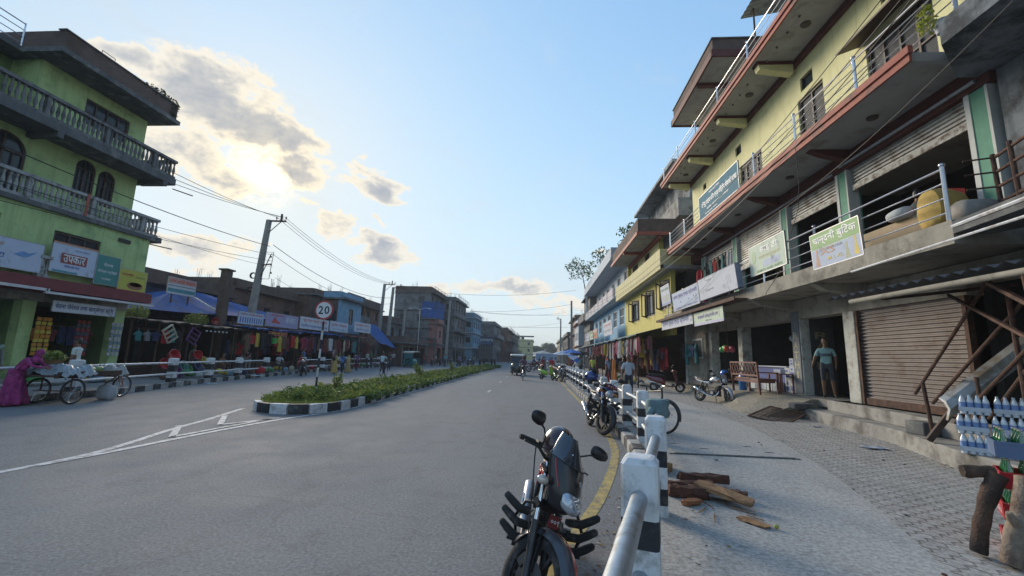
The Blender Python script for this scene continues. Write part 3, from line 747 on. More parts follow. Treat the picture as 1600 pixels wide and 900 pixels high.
# second floor wall with openings
W2 = [(8.3,10.1,7.5,9.5),(11.7,12.9,7.5,9.85),(15.2,16.9,7.45,9.5),(12.1,12.7,10.05,10.5),(19.5,20.8,7.5,9.5),(8.9,9.5,10.2,10.6),(16.7,17.2,10.1,10.5),(20.4,20.8,10.1,10.4)]
m = MB(); wall_x(m, XF, .25, 7.75, 22.3, 7.34, 11.2, W2); wall_y(m, 22.05, .25, XF+.25, 12, 7.34, 11.2); m.build('wall', M_cream, R1)
m = MB(); wall_x(m, XF-.004, .02, 7.35, 7.75, 7.34, 11.2); wall_x(m, XF, .25, 7.35, 7.75, 7.34, 11.2); m.build('corner_wall', M_creaml, R1)
m = MB(); m.bx(9.6, 9.7, 7.5, 22, 7.34, 11.2); m.build('room_back', M_dark, R1)
M_gl2 = pm('dusty curtained glass', (.05,.055,.06), .6, var=.5, scale=2, spec=.1)
for (a,b,c,d) in W2[:5]:
    if d-c > 1: window(R1, XF, 'x', a, b, c, d, 1, M_brownf, M_gl2, 3 if b-a > 1.3 else 1, 1, .07)
for (a,b,c,d) in W2[3:4]+W2[5:]: window(R1, XF, 'x', a, b, c, d, 1, M_brownf, M_glass, 0, 0, .04)
# wooden canopy over the first big window
m = MB(); m.prism([(XF-.55,9.55),(XF,9.78),(XF,9.72),(XF-.55,9.5)], 8.1, 10.35, 'y'); m.build('window_canopy', M_wood_br, R1)
railing(R1, [(XF-.1,6.62),(XE+.08,6.62),(XE+.08,22.2)], 7.36, .88, M_steel, 4, 2.35, .012, .032)
# third slab
m = MB(); m.bx(XE, XF+.2, 3.4, 23.1, 11.2, 11.38); m.bx(XF+.2, 12.5, 3.4, 23.1, 11.2, 11.38); m.build('balcony_slab', M_soffit, R1)
m = MB(); m.bx(XE-.05, XE-.002, 3.4, 23.15, 11.16, 11.3); m.bx(XE-.1, XE-.002, 3.4, 23.2, 11.305, 11.44); m.bx(XE-.05, XF, 23.102, 23.16, 11.16, 11.42); m.build('slab_edge', M_redtrim, R1)
m = MB(); m.bx(XF-.12, XF, 7.4, 23.1, 11.0, 11.198); m.build('ceiling_trim', M_redbrown, R1)
for y in (9.6, 12.9, 16.0, 19.3, 22.4):
    m = MB(); m.prism([(XE+.15,11.10),(XF-.12,11.10),(XF-.12,10.8),(XE+.2,10.95)], y-.13, y+.13, 'y'); b = m.build('bracket', M_cream, R1)
    e = MB(); e.prism([(XE+.1,11.196),(XF-.122,11.196),(XF-.122,11.103),(XE+.15,11.103)], y-.17, y+.17, 'y'); e.build('bracket_cap', M_redbrown, b)
downlights([7.35], (7.7, 11.2, 14.5, 17.8, 21.3), 11.2, r=.13)
m = MB()
for i in range(26): y = 7.3+.6*i; m.ell((7.02+.02*math.sin(i*5),y,11.17), (.03,.03,.04), 7, 5); m.cyl((7.02,y,11.2),(7.02,y,11.15),.02,n=6)
m.build('string_of_bulbs', pm('dull bulb', (.16,.15,.13), .4), R1)
railing(R1, [(XE+.08,3.5),(XE+.08,23.0)], 11.4, .85, M_steel, 3, 2.6, .012, .03)
# third floor
m = MB(); wall_x(m, XF, .25, 14.9, 23, 11.38, 13.1, [(18.2,18.7,12.2,12.8),(16.3,17.4,11.6,12.8)]); wall_x(m, XF, .25, 4, 14.9, 11.38, 12.4); wall_y(m, 22.8, .2, XF+.25, 12, 11.38, 13.1); m.build('wall', M_cream, R1)
window(R1, XF, 'x', 18.2, 18.7, 12.2, 12.8, 1, M_brownf, M_glass, 0, 0, .04)
# roof slab of the stair head with soffit panels and brick parapet
m = MB(); m.bx(XE-.35, 12.5, 14.9, 19.8, 13.1, 13.26); m.build('roof_slab', M_soffit, R1)
m = MB(); m.bx(XE-.42, XE-.352, 14.85, 19.85, 13.03, 13.32); m.bx(XE-.42, XF, 14.82, 14.898, 13.03, 13.32); m.bx(XE-.42, XF, 19.802, 19.87, 13.03, 13.32)
for y in (16.6,): m.bx(XE-.3, XF, y-.1, y+.1, 12.96, 13.098)
m.bx(XF-.14, XF-.002, 14.9, 19.8, 12.92, 13.098); m.build('roof_trim', M_redbrown, R1)
m = MB(); m.bx(XE-.32, XE-.12, 14.95, 19.75, 13.262, 13.85); m.bx(XE-.12, 12.4, 14.95, 15.15, 13.262, 13.85); m.build('parapet', M_brickd, R1)
m = MB(); m.bx(XE-.36, XE-.08, 14.9, 19.8, 13.852, 13.9); m.bx(XE-.08, 12.4, 14.9, 15.2, 13.852, 13.9); m.build('parapet_cap', M_conc_d, R1)
# sheet roof on posts
tr = thing('sheet_roof', 'small corrugated tin roof on thin posts on top of the cream building', 'roof', (7.0,12,11.4))
m = MB(); n = 30; vs = []; 
for i in range(n+1):
    y = 10.6+3.0*i/n; dz = .03*(i % 2)
    vs += [(6.75,y,13.5+dz),(9.5,y,14.0+dz)]
m.add(vs, [(2*i,2*i+1,2*i+3,2*i+2) for i in range(n)]); m.build('sheet', M_shutg, tr)
for (x, y) in ((7.0,10.9),(7.0,13.2),(9.2,10.9),(9.2,13.2)):
    m = MB(); m.cyl((x,y,11.38),(x,y,13.52+(x-6.75)*.18),.03,n=8); m.build('post', M_rust, tr)

# ---------------------------------------------------------------- the grey neighbour at the near end
NB = thing('grey_building', 'grey building with black water stains at the right picture edge beside the cream building', 'building', (XF+.2,5,0))
m = MB(); m.bx(XF-.02, 12.2, -3, 7.33, 7.4, 18); m.build('wall', M_stain, NB)
m = MB(); m.bx(XF+.25, 12.2, -3, 7.3, 4.03, 6.9); m.bx(XF-.0, XF+.5, 5.1, 7.38, 4.03, 6.9); m.build('lower_wall', M_stain, NB)
m = MB(); m.prism([(XE-.1,6.75),(XE+.9,7.6),(12,7.6),(12,-3),(XE-.1,-3)], 6.92, 7.34); m.build('balcony_slab', M_stain, NB)
# steps in front of the shops
st = thing('front_steps', 'two long worn concrete steps in front of the brown shutter', 'steps', (7,8,.15))
m = MB(); m.prism([(7.25,12.55),(7.1,11.0),(6.85,9.0),(6.15,7.0),(5.95,5.6),(5.8,3.5),(12,3.5),(12,12.55)], .1, .43); m.build('lower_step', M_conc, st, bev=.02)
m = MB(); m.prism([(7.6,12.1),(7.5,10.9),(7.2,9.0),(6.85,7.4),(6.8,3.5),(12,3.5),(12,12.1)], .431, .70); m.build('upper_step', M_conc, st, bev=.02)
m = MB(); m.bx(6.74, 7.1, 8.2, 8.6, .43, .66); m.build('grey_block', M_conc_d, st, bev=.02)
rp = thing('doorway_ramp', 'rough pebbly concrete ramp rising to the open shop doorway', 'ramp', (6.8,14,.15))
m = MB(); rings = []
for y, xa, xb, zt in ((12.6,6.3,7.5,.66),(13.4,6.0,7.4,.69),(14.4,6.1,7.2,.695),(16.2,6.5,7.0,.60),(18.5,6.7,6.9,.50),(23.0,6.75,6.95,.45)):
    rings.append([(xa,y,.1),(xa,y,.18),(xa+.25,y,.30),(xb,y,zt),(8.2,y,zt+.005),(8.2,y,.1)])
m.loft(rings); m.build('slab', ground_mat('pebbly concrete', (.20,.185,.15), (.27,.25,.21), 14, 1.0), rp)
blk = MB(); blk.box((7.15,12.45,.5),(.7,.22,.14),rz=.35,rx=.12); tag(blk.build('broken_block', M_conc_d, bev=.02), 'dark broken concrete block at the end of the steps by the iron grate', 'block')

# closed brown shutter with frame (ground floor)
bs = thing('roller_shutter', 'closed brown ribbed roller shutter at the top of the steps', 'shutter', (XF,10,.7))
shutter_mesh(XF+.02, 8.55, 11.25, .86, 3.0, 1, .088).build('slats', M_shutb, bs)
m = MB(); m.bx(XF-.02, XF+.06, 8.45, 11.3, .70, .86); m.build('bottom_rail', M_rust, bs)
for y in (8.5, 11.28):
    m = MB(); m.bx(XF-.045, XF+.08, y-.04, y+.04, .70, 3.0); m.build('guide_rail', M_rust, bs)
m = MB(); m.bx(XF+.0, XF+.3, 8.5, 11.3, 3.0-.002, 3.12); m.build('shutter_box', M_rust, bs)

# RATHI lettered panels
M_letter = pm('faded cream lettering', (.42,.40,.27), .7, var=.2, scale=12)
def vertical_sign(label, c, w, h, right, bg, mat, z0, z1):
    M = frame(c, right); t = thing('lettered_panel', label, 'sign', (c[0],c[1],c[2]-h/2)); b = MB(M); b.box((0,0,-.015),(w,h,.03)); b.build('panel', bg, t)
    for i, ch in enumerate('RATHI'):
        zz = z1-(z1-z0)*(i+.5)/5-c[2]; text_mesh(ch, w*(.62 if ch != 'I' else .2), (z1-z0)/5*.72, M @ Matrix.Translation((0,zz,.002)), mat, 'letter', t)
    return t
vertical_sign('narrow whitish panel reading RATHI downwards on the pillar beside the open doorway', (XF-.07,13.85,2.0), .36, 2.5, RIGHT, pm('whitish panel', (.12,.14,.16), .6, streak=.4), M_letter, 1.15, 2.65)
vertical_sign('dark door leaf reading RATHI downwards, just left of the standing man', (8.52,13.52,2.0), .62, 2.55, (1,-.18,0), pm('dark door leaf', (.028,.032,.036), .5, var=.3, scale=5), pm('dim gold lettering', (.17,.14,.085), .6, var=.2, scale=10), 1.15, 2.65)

# ---------------------------------------------------------------- signs on the cream building
def S(name, *c, **k): return pm(name, c, .65, var=.05, scale=3, dirt=tuple(v*.55 for v in c), dscale=2.5, damt=k.get('d', .15), spec=.2)
S_white = S('white sign vinyl', .50,.53,.60); S_bluew = S('bluish white sign vinyl', .44,.50,.62); S_pgreen = S('pale green sign vinyl', .50,.58,.48); S_green = S('leaf green sign vinyl', .33,.47,.24)
T_purple = pm('purple lettering', (.10,.09,.30), .6); T_blue = pm('blue lettering', (.05,.09,.32), .6); T_white = pm('white lettering', (.62,.64,.66), .5); T_red = pm('red lettering', (.42,.04,.03), .5)
T_grey = pm('grey lettering', (.20,.22,.24), .6); T_black = pm('black lettering', (.015,.015,.02), .5); T_green = pm('green lettering', (.06,.22,.10), .6); T_orange = pm('faded orange print', (.40,.22,.14), .6); T_yellow = pm('yellow lettering', (.55,.42,.06), .6)
def dress_shape(x, y, s):
    return [(x-.09*s,y+.5*s),(x-.05*s,y+.5*s),(x,y+.42*s),(x+.05*s,y+.5*s),(x+.09*s,y+.5*s),(x+.06*s,y+.2*s),(x+.2*s,y-.5*s),(x-.2*s,y-.5*s),(x-.06*s,y+.2*s)]
def cy(y0, y1): return (y0+y1)/2
sign('green and pale blue boutique board with outlined letters and small dresses', (XE-.02, cy(9.0,10.65), 4.33), 1.62, .84, RIGHT, S_pgreen,
     [('चान्दनी ब\u0941\u093fटक', 0, .24, 1.45, .27, T_white), ('PARLOUR', .02, -.02, .5, .06, T_grey), ('XS', -.25, -.06, .5, .16, T_orange), ('M L XL', .0, -.26, .5, .08, T_yellow)],
     [(0,.24,1.6,.36,S_green), (0,-.19,1.6,.44,S_bluew)], shapes=[(dress_shape(-.62,-.17,.42), T_orange),(dress_shape(.38,-.2,.36), pm('olive print', (.32,.34,.2), .6)),(dress_shape(.65,-.16,.42), T_yellow)], tilt=.05)
sign('pale green tailor board with faint white letters and a small portrait oval', (XE-.02, cy(11.7,13.75), 4.78), 2.0, .92, RIGHT, S_pgreen,
     [('साई टी', .15, .26, 1.0, .26, T_white), ('फेन्सी एण्ड कलेक्सन', .15, .02, 1.2, .14, pm('pale yellow print', (.5,.5,.3), .6)), ('SHIRTS AND SUITS', .1,-.38, 1.4,.07, T_green)], [(.25,-.2,.9,.2,S_bluew)],
     shapes=[([( -.72+.13*math.cos(a), .1+.2*math.sin(a)) for a in [k*PI/8 for k in range(16)]], pm('faded green oval', (.28,.40,.25), .6))], tilt=.03)
sign('large blank looking white board leaning out on the first floor rail', (XE-.35, cy(13.95,17.3), 4.42), 3.3, .82, RIGHT, S_white,
     [('कलेक्सन', -.6, .26, .5, .08, T_grey), ('मोबाइल पसल', -.6,-.1,.8,.07, T_grey)], [(.95+.12*k,-.02,.012,.3,T_grey) for k in range(3)], tilt=.1, thick=.16, edge=pm('grey blue side of sign box', (.16,.19,.27), .5))
sign('bluish white stationery board in purple letters, left of the blank white board', (XE-.3, cy(17.4,20.9), 4.38), 3.4, .84, RIGHT, S_bluew,
     [('सारथा बुक्स एण्ड स्टेशनरी', 0, .2, 3.1, .26, T_purple), ('पाठ्यपुस्तक, कापी, खेलकुद सामान', 0, -.33, 2.9, .08, T_purple)], [(-.6,-.08,.1,.06,T_purple),(.5,-.08,.12,.05,T_blue),(1.1,-.02,.08,.08,T_grey)], tilt=.1)
sign('small pale board with greenish sketches hanging before the yellow wall window', (XE-.3, cy(21.2,22.9), 4.95), 1.5, 1.0, RIGHT, S_white,
     [('साईराम ट्रेलर्स', 0, .28, 1.3, .18, T_green)], [(-.5+.2*k,-.18,.07,.34,pm('olive print',(.32,.34,.2),.6)) for k in range(6)]+[(0,-.44,1.48,.1,pm('blue band print',(.2,.27,.5),.6))], tilt=.1)
sign('lower white stationery board in blue letters, under the long metal edge', (XE-.3, cy(18.2,22.9), 3.42), 4.6, .46, RIGHT, S_white,
     [('सारथा बुक्स एण्ड स्टेशनरी', -.1, .03, 3.9, .3, T_blue)], [(2.1,-.05,.12,.12,T_grey)], tilt=.05)
sign('lower pale green board of an electronics shop in purple letters', (XE-.3, cy(15.2,18.1), 3.32), 2.85, .52, RIGHT, S_pgreen,
     [('कान्छाली इलेक्ट्रोनिक सप', 0, .05, 2.0, .2, T_purple), ('बिराटनगर', .1,-.12,.6,.07,T_grey)], [(0,-.22,2.82,.07,pm('lilac band print',(.40,.38,.62),.6)),(1.1,.05,.02,.25,T_grey)], tilt=.05)
sg = MB(); sg.bx(XE-.42, XE-.02, 14.0, 23.4, 3.64, 3.69); sg.bx(XE-.45, XE-.42, 14.0, 23.4, 3.62, 3.74); sg.build('edge_board', M_rust, R1)
sign('grey blue office board in small white letters on the second floor rail', (XE-.03, cy(14.1,17.75), 7.98), 3.6, 1.0, RIGHT, pm('grey blue sign vinyl', (.15,.25,.30), .9, var=.08, scale=1.5, spec=.05),
     [('दि न्यू लाईफ बिमा एण्ड वित्तीय सेवाको शाखा', .1, .05, 3.2, .3, T_white), ('शाखा कार्यालय, नेपाल', .0,-.22,2.0,.1,T_white), ('सम्पर्क फोन', -.6,-.38,1.2,.08,T_white), ('Authorized Office', -.2,.36,1.0,.07,T_white)], tilt=.02)
# ================================================================ RIGHT: yellow house, blue-white house, dark houses further on
M_yel = pm('bright yellow wall paint', (.52,.45,.12), .8, var=.08, scale=2, streak=.3)
M_yelp = pm('pale yellow parapet paint', (.50,.46,.24), .8, var=.1, scale=2, streak=.45)
M_skyb = pm('sky blue wall paint', (.15,.34,.52), .8, var=.12, scale=2, streak=.4)
M_palebl = pm('pale blue white wall paint', (.40,.46,.52), .8, var=.12, scale=2, streak=.45)
M_lilac = pm('pale lilac parapet paint', (.44,.42,.46), .8, var=.12, scale=2, streak=.45)
M_teal = pm('dull teal awning sheet', (.10,.17,.18), .7, var=.2, scale=3)
R2 = thing('yellow_house', 'bright yellow two storey house with open dark window shutters over the garment shops', 'house', (6.5, 29, 0))
W = [(23.4,25.4,4.5,6.1),(26.6,29.0,4.4,6.0),(30.8,33.2,4.4,5.9)]
m = MB(); wall_x(m, 7.0, .25, 23.25, 36, 3.0, 6.5, W); m.bx(7.25, 12, 35.8, 36, 3, 10); m.build('wall', M_yel, R2)
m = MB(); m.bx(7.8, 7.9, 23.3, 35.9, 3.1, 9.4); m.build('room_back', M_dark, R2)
for a,b,c,d in W:
    w_ = window(R2, 7.0, 'x', a, b, c, d, 1, M_brownf, M_glass, 2, 0, .08)
    for yy, s in ((a,-1),(b,1)):
        f = MB(); M_ = Matrix.Translation((7.0, yy, 0)) @ Matrix.Rotation(s*1.0, 4, 'Z'); f.M = M_
        L_ = .75*s*-1
        f.bx(-.72,0,-.02,.02,c+.04,c+.12); f.bx(-.72,0,-.02,.02,d-.12,d-.04); f.bx(-.72,-.64,-.02,.02,c+.12,d-.12); f.bx(-.08,0,-.02,.02,c+.12,d-.12)
        f.build('shutter', M_brownf, w_)
m = MB(); m.bx(6.3, 12, 22.6, 36.2, 6.5, 6.68); m.build('balcony_slab', M_soffit, R2)
m = MB(); m.bx(6.28, 6.46, 22.6, 36.2, 6.45, 7.55); m.bx(6.46, 8, 22.6, 22.75, 6.685, 7.55); m.build('parapet', M_yelp, R2)
W = [(33.2,35.2,8.0,9.2),(29.6,31,8.0,9.2)]
m = MB(); wall_x(m, 7.5, .25, 27.4, 36, 6.68, 9.5, W); m.build('upper_wall', M_yelp, R2)
m = MB(); wall_y(m, 27.2, .2, 7.5, 11.5, 6.68, 9.5, [(8.4,9.3,8.0,9.0)]); m.build('side_wall', M_yel, R2)
for a,b,c,d in W: window(R2, 7.5, 'x', a, b, c, d, 1, M_brownf, M_glass, 2, 1, .08)
window(R2, 27.2, 'y', 8.4, 9.3, 8.0, 9.0, 1, M_brownf, M_glass, 1, 0, .06)
m = MB(); m.bx(6.0, 12, 26.5, 36.4, 9.5, 9.62); m.build('roof_slab', M_soffit, R2)
m = MB(); m.bx(5.93, 5.998, 26.4, 36.5, 9.46, 9.68); m.bx(5.998, 12, 26.4, 26.498, 9.46, 9.68)
m.bx(6.0, 7.5, 31, 31.2, 9.3, 9.498); m.bx(7.3, 7.498, 26.5, 36, 9.25, 9.498); m.build('roof_edge', M_redtrim, R2)
m = MB(); m.bx(6.05, 6.25, 26.6, 36.3, 9.622, 10.6); m.bx(6.25, 12, 26.6, 26.8, 9.622, 10.6); m.build('roof_parapet', M_brickd, R2)

# grey unfinished house set back between them
G2 = thing('grey_house', 'bare grey concrete house rising between the cream building and the yellow house', 'house', (9,30,0))
m = MB(); wall_x(m, 9.6, .3, 27.5, 38, 3, 14.6, [(30,32,11.5,13.2)]); wall_y(m, 27.2, .3, 9.6, 14, 3, 14.6); m.build('wall', M_stain, G2)
m = MB(); m.bx(8.6, 9.6, 26.5, 38, 10.8, 10.98); m.bx(8.6, 8.75, 26.5, 38, 10.98, 12.0); m.bx(8.75, 12, 26.5, 26.65, 10.98, 12.0); m.bx(8.4, 14, 26.8, 38.4, 14.6, 14.8); m.build('balcony', M_conc, G2)
window(G2, 9.6, 'x', 30, 32, 11.5, 13.2, 1, M_brownf, M_glass, 1, 0)

# blue and white house with long balconies
R3 = thing('blue_white_house', 'pale blue and white house with two long balconies beyond the yellow house', 'house', (6.5, 46, 0))
W = [(37+3.4*i, 39+3.4*i, 4.6, 6.2) for i in range(6)]
m = MB(); wall_x(m, 7.1, .25, 36.25, 58, 2.9, 6.75, W); m.build('wall', M_skyb, R3)
m = MB(); wall_x(m, 7.5, .25, 36.25, 58, 6.9, 10.2, [(37.2+3.4*i, 38.8+3.4*i, 7.9, 9.6) for i in range(6)]); m.bx(7.75, 13, 57.8, 58, 2.9, 10.2); m.bx(7.75,13,36.3,36.5,7,10.2); m.build('upper_wall', M_palebl, R3)
m = MB(); m.bx(8.4, 8.5, 36.5, 57.8, 3, 10); m.build('room_back', M_dark, R3)
for a,b,c,d in W: window(R3, 7.1, 'x', a, b, c, d, 1, pm('white window frame', (.5,.52,.54), .5), M_glass, 2, 1, .1)
for i in range(6): window(R3, 7.5, 'x', 37.2+3.4*i, 38.8+3.4*i, 7.9, 9.6, 1, MATS['white window frame'], M_glass, 1, 1, .12)
m = MB(); m.bx(6.1, 7.5, 36.3, 59.2, 6.75, 6.9); m.bx(7.5, 13, 36.3, 59.2, 6.75, 6.9); m.build('balcony_slab', M_palebl, R3)
m = MB(); m.bx(6.1, 6.24, 36.3, 59.2, 6.902, 7.7); m.bx(6.24, 8, 59.05, 59.2, 6.902, 7.7)
for i in range(8): m.bx(6.06, 6.098, 36.5+3.2*i, 36.8+3.2*i, 6.9, 7.7)
m.build('balcony_parapet', M_lilac, R3)
m = MB(); m.bx(6.15, 6.4, 58.9, 59.15, 7.7, 10.2); m.build('corner_post', M_palebl, R3)
m = MB(); m.bx(5.9, 13, 36.5, 59.5, 10.2, 10.4); m.build('roof_slab', M_palebl, R3)
m = MB(); m.bx(5.95, 6.15, 36.5, 59.4, 10.402, 11.3); m.bx(6.15, 13, 36.5, 36.7, 10.402, 11.3); m.bx(6.15, 13, 59.2, 59.4, 10.402, 11.3); m.build('roof_parapet', M_palebl, R3)
M_leafd = leaf_mat('dark potted leaves', (.03,.055,.02), (.08,.13,.035))
def small_tree(name, label, x, y, z, h, r, n=400, lean=0, cat='tree', ls=.13):
    t = thing(name, label, cat, (x,y,z)); tr_ = MB(); cr = MB()
    tr_.tube([(x,y,z),(x+lean*.3,y,z+h*.4),(x+lean,y,z+h*.85)], [.07,.05,.03], 7)
    for i in range(7):
        a = i*2.4; f = .3+.1*i; p = (x+lean*f+math.cos(a)*r*.75, y+math.sin(a)*r*.75, z+h*(.45+.08*i)); tr_.tube([(x+lean*f,y,z+h*(.25+.08*i)), p], [.03,.012], 5)
        leaves(cr, p, (r*.55, r*.55, r*.42), n//8, ls)
    leaves(cr, (x+lean,y,z+h*.95), (r*.6,r*.6,r*.5), n//8, ls)
    tr_.build('trunk', M_wood_br, t); cr.build('crown', M_leafd, t); return t
small_tree('rooftop_tree', 'leafy young tree overhanging the far roof corner of the blue white house', 5.6, 55, 10.6, 3.6, 1.7, 420, -.9, ls=.2)
small_tree('rooftop_tree', 'thin rooftop tree near the middle of the blue white house', 6.5, 48, 10.6, 3.6, 1.0, 240, .2, ls=.17)
small_tree('rooftop_tree', 'green papaya like tree on the roof behind the brick parapet of the yellow house', 7.3, 34, 9.7, 2.8, 1.0, 300, -.1, ls=.16)

# long teal awning over the garment shops and the stalls' back wall
AW = thing('awning', 'long dull teal sheet awning over the garment shops under the yellow and blue houses', 'awning', (5.9, 38, 3))
m = MB(); n = 60; vs = []
for i in range(n+1):
    y = 23.4+34*i/n; k = .05*math.sin(i*1.3)+.03*math.sin(i*3.1)
    vs += [(5.1,y,2.98+k*.5),(7.0,y,3.52),(7.0,y,3.50),(5.1,y,2.93+k*.5)]
m.add(vs, [(4*i+j,4*i+(j+1)%4,4*i+4+(j+1)%4,4*i+4+j) for i in range(n) for j in range(4)]); m.build('sheet', M_teal, AW)
for y in (23.6, 28, 32.5, 37, 42, 47, 52, 57):
    m = MB(); m.cyl((5.25,y,.15),(5.25,y,2.95),.035,n=8); m.build('post', M_rust, AW)
m = MB(); m.bx(9.5, 9.6, 23.3, 58, .15, 3.5); m.build('shop_back', M_dark, R3)
for y in (27.6, 32, 36.2, 40.5, 45, 49.5, 54): m = MB(); m.bx(7.0, 9.5, y-.12, y+.12, .15, 3.45); m.build('party_wall', M_brickd, R3)
m = MB(); m.bx(6.9, 9.5, 23.3, 58, .15, .42); m.build('plinth', M_conc, R3)
# boards over the awning
for (y0, y1, bg, tx, lab) in ((36.5,41.5,S_white,T_red,'white board with red and blue print above the teal awning'),(46,49.5,pm('orange sign vinyl',(.48,.20,.09),.5),T_white,'orange board above the far end of the teal awning'),(50,53.5,S_pgreen,T_green,'pale green board beside the orange one above the awning'),(54,58.5,S_white,T_grey,'plain whitish board at the far end of the teal awning')):
    sign(lab, (6.0, (y0+y1)/2, 4.35), y1-y0, 1.25 if y0 < 45 else 1.0, RIGHT, bg, [('श्री गणेश फेन्सी' if y0 < 45 else 'पसल', 0, .28, (y1-y0)*.8, .3, tx), ('कपडा तथा रेडिमेड सेन्टर', 0, -.2, (y1-y0)*.85, .22, T_grey if tx is not T_blue else T_blue)], tilt=.08)

def block(name, label, x0, x1, y0, y1, floors, fh, wm, street, z0=0.0, trim=None, cat='house', win=(1.1,1.3), slab=.35, seed=0, front=True, parapet='plain', frame_m=None, rebar=True, open_ground=True):
    """far house: storeys with slab bands, balconies and window openings on its street face and on the end towards the viewer"""
    rnd = random.Random(seed); t = thing(name, label, cat, ((x0+x1)/2, (y0+y1)/2, z0)); top = z0+floors*fh
    X = x1 if street > 0 else x0; inn = -1 if street > 0 else 1; th = .25*inn; trim = trim or M_conc_d; frame_m = frame_m or M_brownf
    ops = []; n = max(1, int((y1-y0)/2.6)); nf = max(1, int((x1-x0)/2.9)); opf = []
    for k in range(floors):
        zb = z0+k*fh
        for i in range(n):
            c = y0+(y1-y0)*(i+.5)/n
            if k == 0 and open_ground: ops.append((c-(y1-y0)/n*.42, c+(y1-y0)/n*.42, zb+.15, zb+fh*.8))
            elif rnd.random() < .85: ops.append((c-win[0]/2, c+win[0]/2, zb+.9, zb+.9+win[1]))
        for i in range(nf):
            c = x0+(x1-x0)*(i+.5)/nf
            if rnd.random() < .6 and k > 0: opf.append((c-.5, c+.5, zb+1, zb+2.1))
    m = MB(); wall_x(m, X, th, y0, y1, z0, top, ops); m.build('street_wall', wm, t)
    m = MB(); xa, xb = (x0, x1+th-.002) if street > 0 else (x0+th+.002, x1)
    wall_y(m, y0, .25, xa, xb, z0, top, opf if front else ()); m.build('end_wall', wm if isinstance(front, bool) else front, t)
    m = MB(); m.bx(xa, xb, y1-.2, y1, z0, top); m.bx(X+inn*2.2, X+inn*2.3, y0+.3, y1-.3, z0, top-.1); m.build('inner_wall', M_dark, t)
    for (a,b,c,d) in ops:
        if d-c < fh*.6: window(t, X, 'x', a, b, c, d, inn, frame_m, M_glass, 1, 1, .08)
    for (a,b,c,d) in (opf if front else ()): window(t, y0, 'y', a, b, c, d, 1, frame_m, M_glass, 1, 0, .08)
    for k in range(1, floors+1):
        z = z0+k*fh; ov = rnd.choice((slab, slab*2.6, slab)) if k < floors else slab*1.4
        m = MB(); xs, xe = (x0-.0, x1+ov) if street > 0 else (x0-ov, x1); m.bx(xs, xe, y0-.25, y1+.05, z-.16, z+.002); m.build('slab', trim, t)
        if ov > .6:
            e = X-inn*(ov-.06)
            if rnd.random() < .5: m = MB(); m.bx(e-.06, e+.06, y0, y1, z+.004, z+.9); m.build('balcony_parapet', rnd.choice((wm, trim)), t)
            else: railing(t, [(e,y0),(e,y1)], z, .9, M_rust, 3, 2.2, .02, .03, False, 'balcony_railing')
    m = MB(); z = top+.004; ph = rnd.uniform(.5,1.0)
    m.bx(x0, x1, y0-.1, y0+.1, z, z+ph); m.bx(X-.12, X+.12, y0+.1, y1, z, z+ph); m.build('parapet', M_brickd if parapet == 'brick' else wm, t)
    if rebar:
        for i in range(rnd.randint(2,4)):
            x = rnd.uniform(x0+.4, x1-.4); y = rnd.uniform(y0+.5, y1-.5); m = MB(); m.bx(x-.13, x+.13, y-.13, y+.13, top, top+.8)
            for dx, dy in ((-.08,-.08),(.08,-.08),(.08,.08),(-.08,.08)): m.cyl((x+dx,y+dy,top+.8),(x+dx*1.5,y+dy*1.3,top+.8+rnd.uniform(.7,1.3)),.015,n=4)
            m.build('column_stub', M_conc_d, t)
    return t
M_greyw = pm('grimy grey render', (.15,.155,.16), .9, var=.2, scale=1.2, streak=.7, dirt=(.07,.07,.075), dscale=.8, damt=.5)
M_pinkw = pm('faded pink render', (.30,.13,.11), .85, var=.15, scale=1.2, streak=.5)
M_beige = pm('beige render', (.34,.31,.24), .85, var=.12, scale=1, streak=.5)
block('dark_house', 'soot dark three storey house just beyond the blue white house on the right', 6.8, 13, 60, 68, 3, 3.5, M_greyw, -1, seed=3)
block('red_house', 'narrow house with red balcony edges beyond the dark house on the right', 6.0, 12, 69, 77, 2, 3.6, M_palebl, -1, trim=M_redtrim, seed=4)
block('brick_house', 'red brick two storey house far down the right side', 6.3, 13, 79, 92, 3, 3.0, M_brick, -1, seed=5)
block('grey_house', 'low grey house behind the umbrellas far down the right side', 5.8, 12, 94, 112, 2, 3.2, M_greyw, -1, seed=6)
block('beige_house', 'beige house at the far right end of the street before the trees', 5.6, 12, 120, 150, 2, 3.2, M_beige, -1, seed=8)
# ================================================================ LEFT: green corner building
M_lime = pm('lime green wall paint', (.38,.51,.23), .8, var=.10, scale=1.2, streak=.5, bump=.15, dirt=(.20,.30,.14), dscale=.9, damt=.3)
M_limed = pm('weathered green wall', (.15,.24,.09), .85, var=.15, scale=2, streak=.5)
M_balw = pm('greying white balustrade', (.30,.31,.31), .85, var=.2, scale=6, streak=.7, dirt=(.09,.09,.09), dscale=4, damt=.35)
M_bald = pm('blackened balustrade', (.16,.16,.165), .88, var=.25, scale=6, streak=.8, dirt=(.05,.05,.055), dscale=3, damt=.5)
M_maroon = pm('maroon fascia paint', (.16,.03,.035), .7, var=.2, scale=4)
G = thing('green_building', 'lime green four storey corner building with concrete balustrades on the left', 'building', (-18, 12, 0))
GY0, GY1 = 2.0, 17.0; GX = -18.2
def arch_hole(y0, y1, z0, z1): return (y0, y1, z0, z1-(y1-y0)/2)
L1 = [(13.2,14.8,4.6,5.5),(10.3,11.7,4.6,5.6)]
m = MB(); wall_x(m, -17.1, -.25, GY0, 16.75, 3.75, 6.1, L1); wall_y(m, 16.5, .25, -24, -17.352, 3.75, 6.1); m.build('first_floor_wall', M_lime, G)
for a,b,c,d in L1: window(G, -17.1, 'x', a, b, c, d, -1, M_brownf, M_glass, 2, 1, .09)
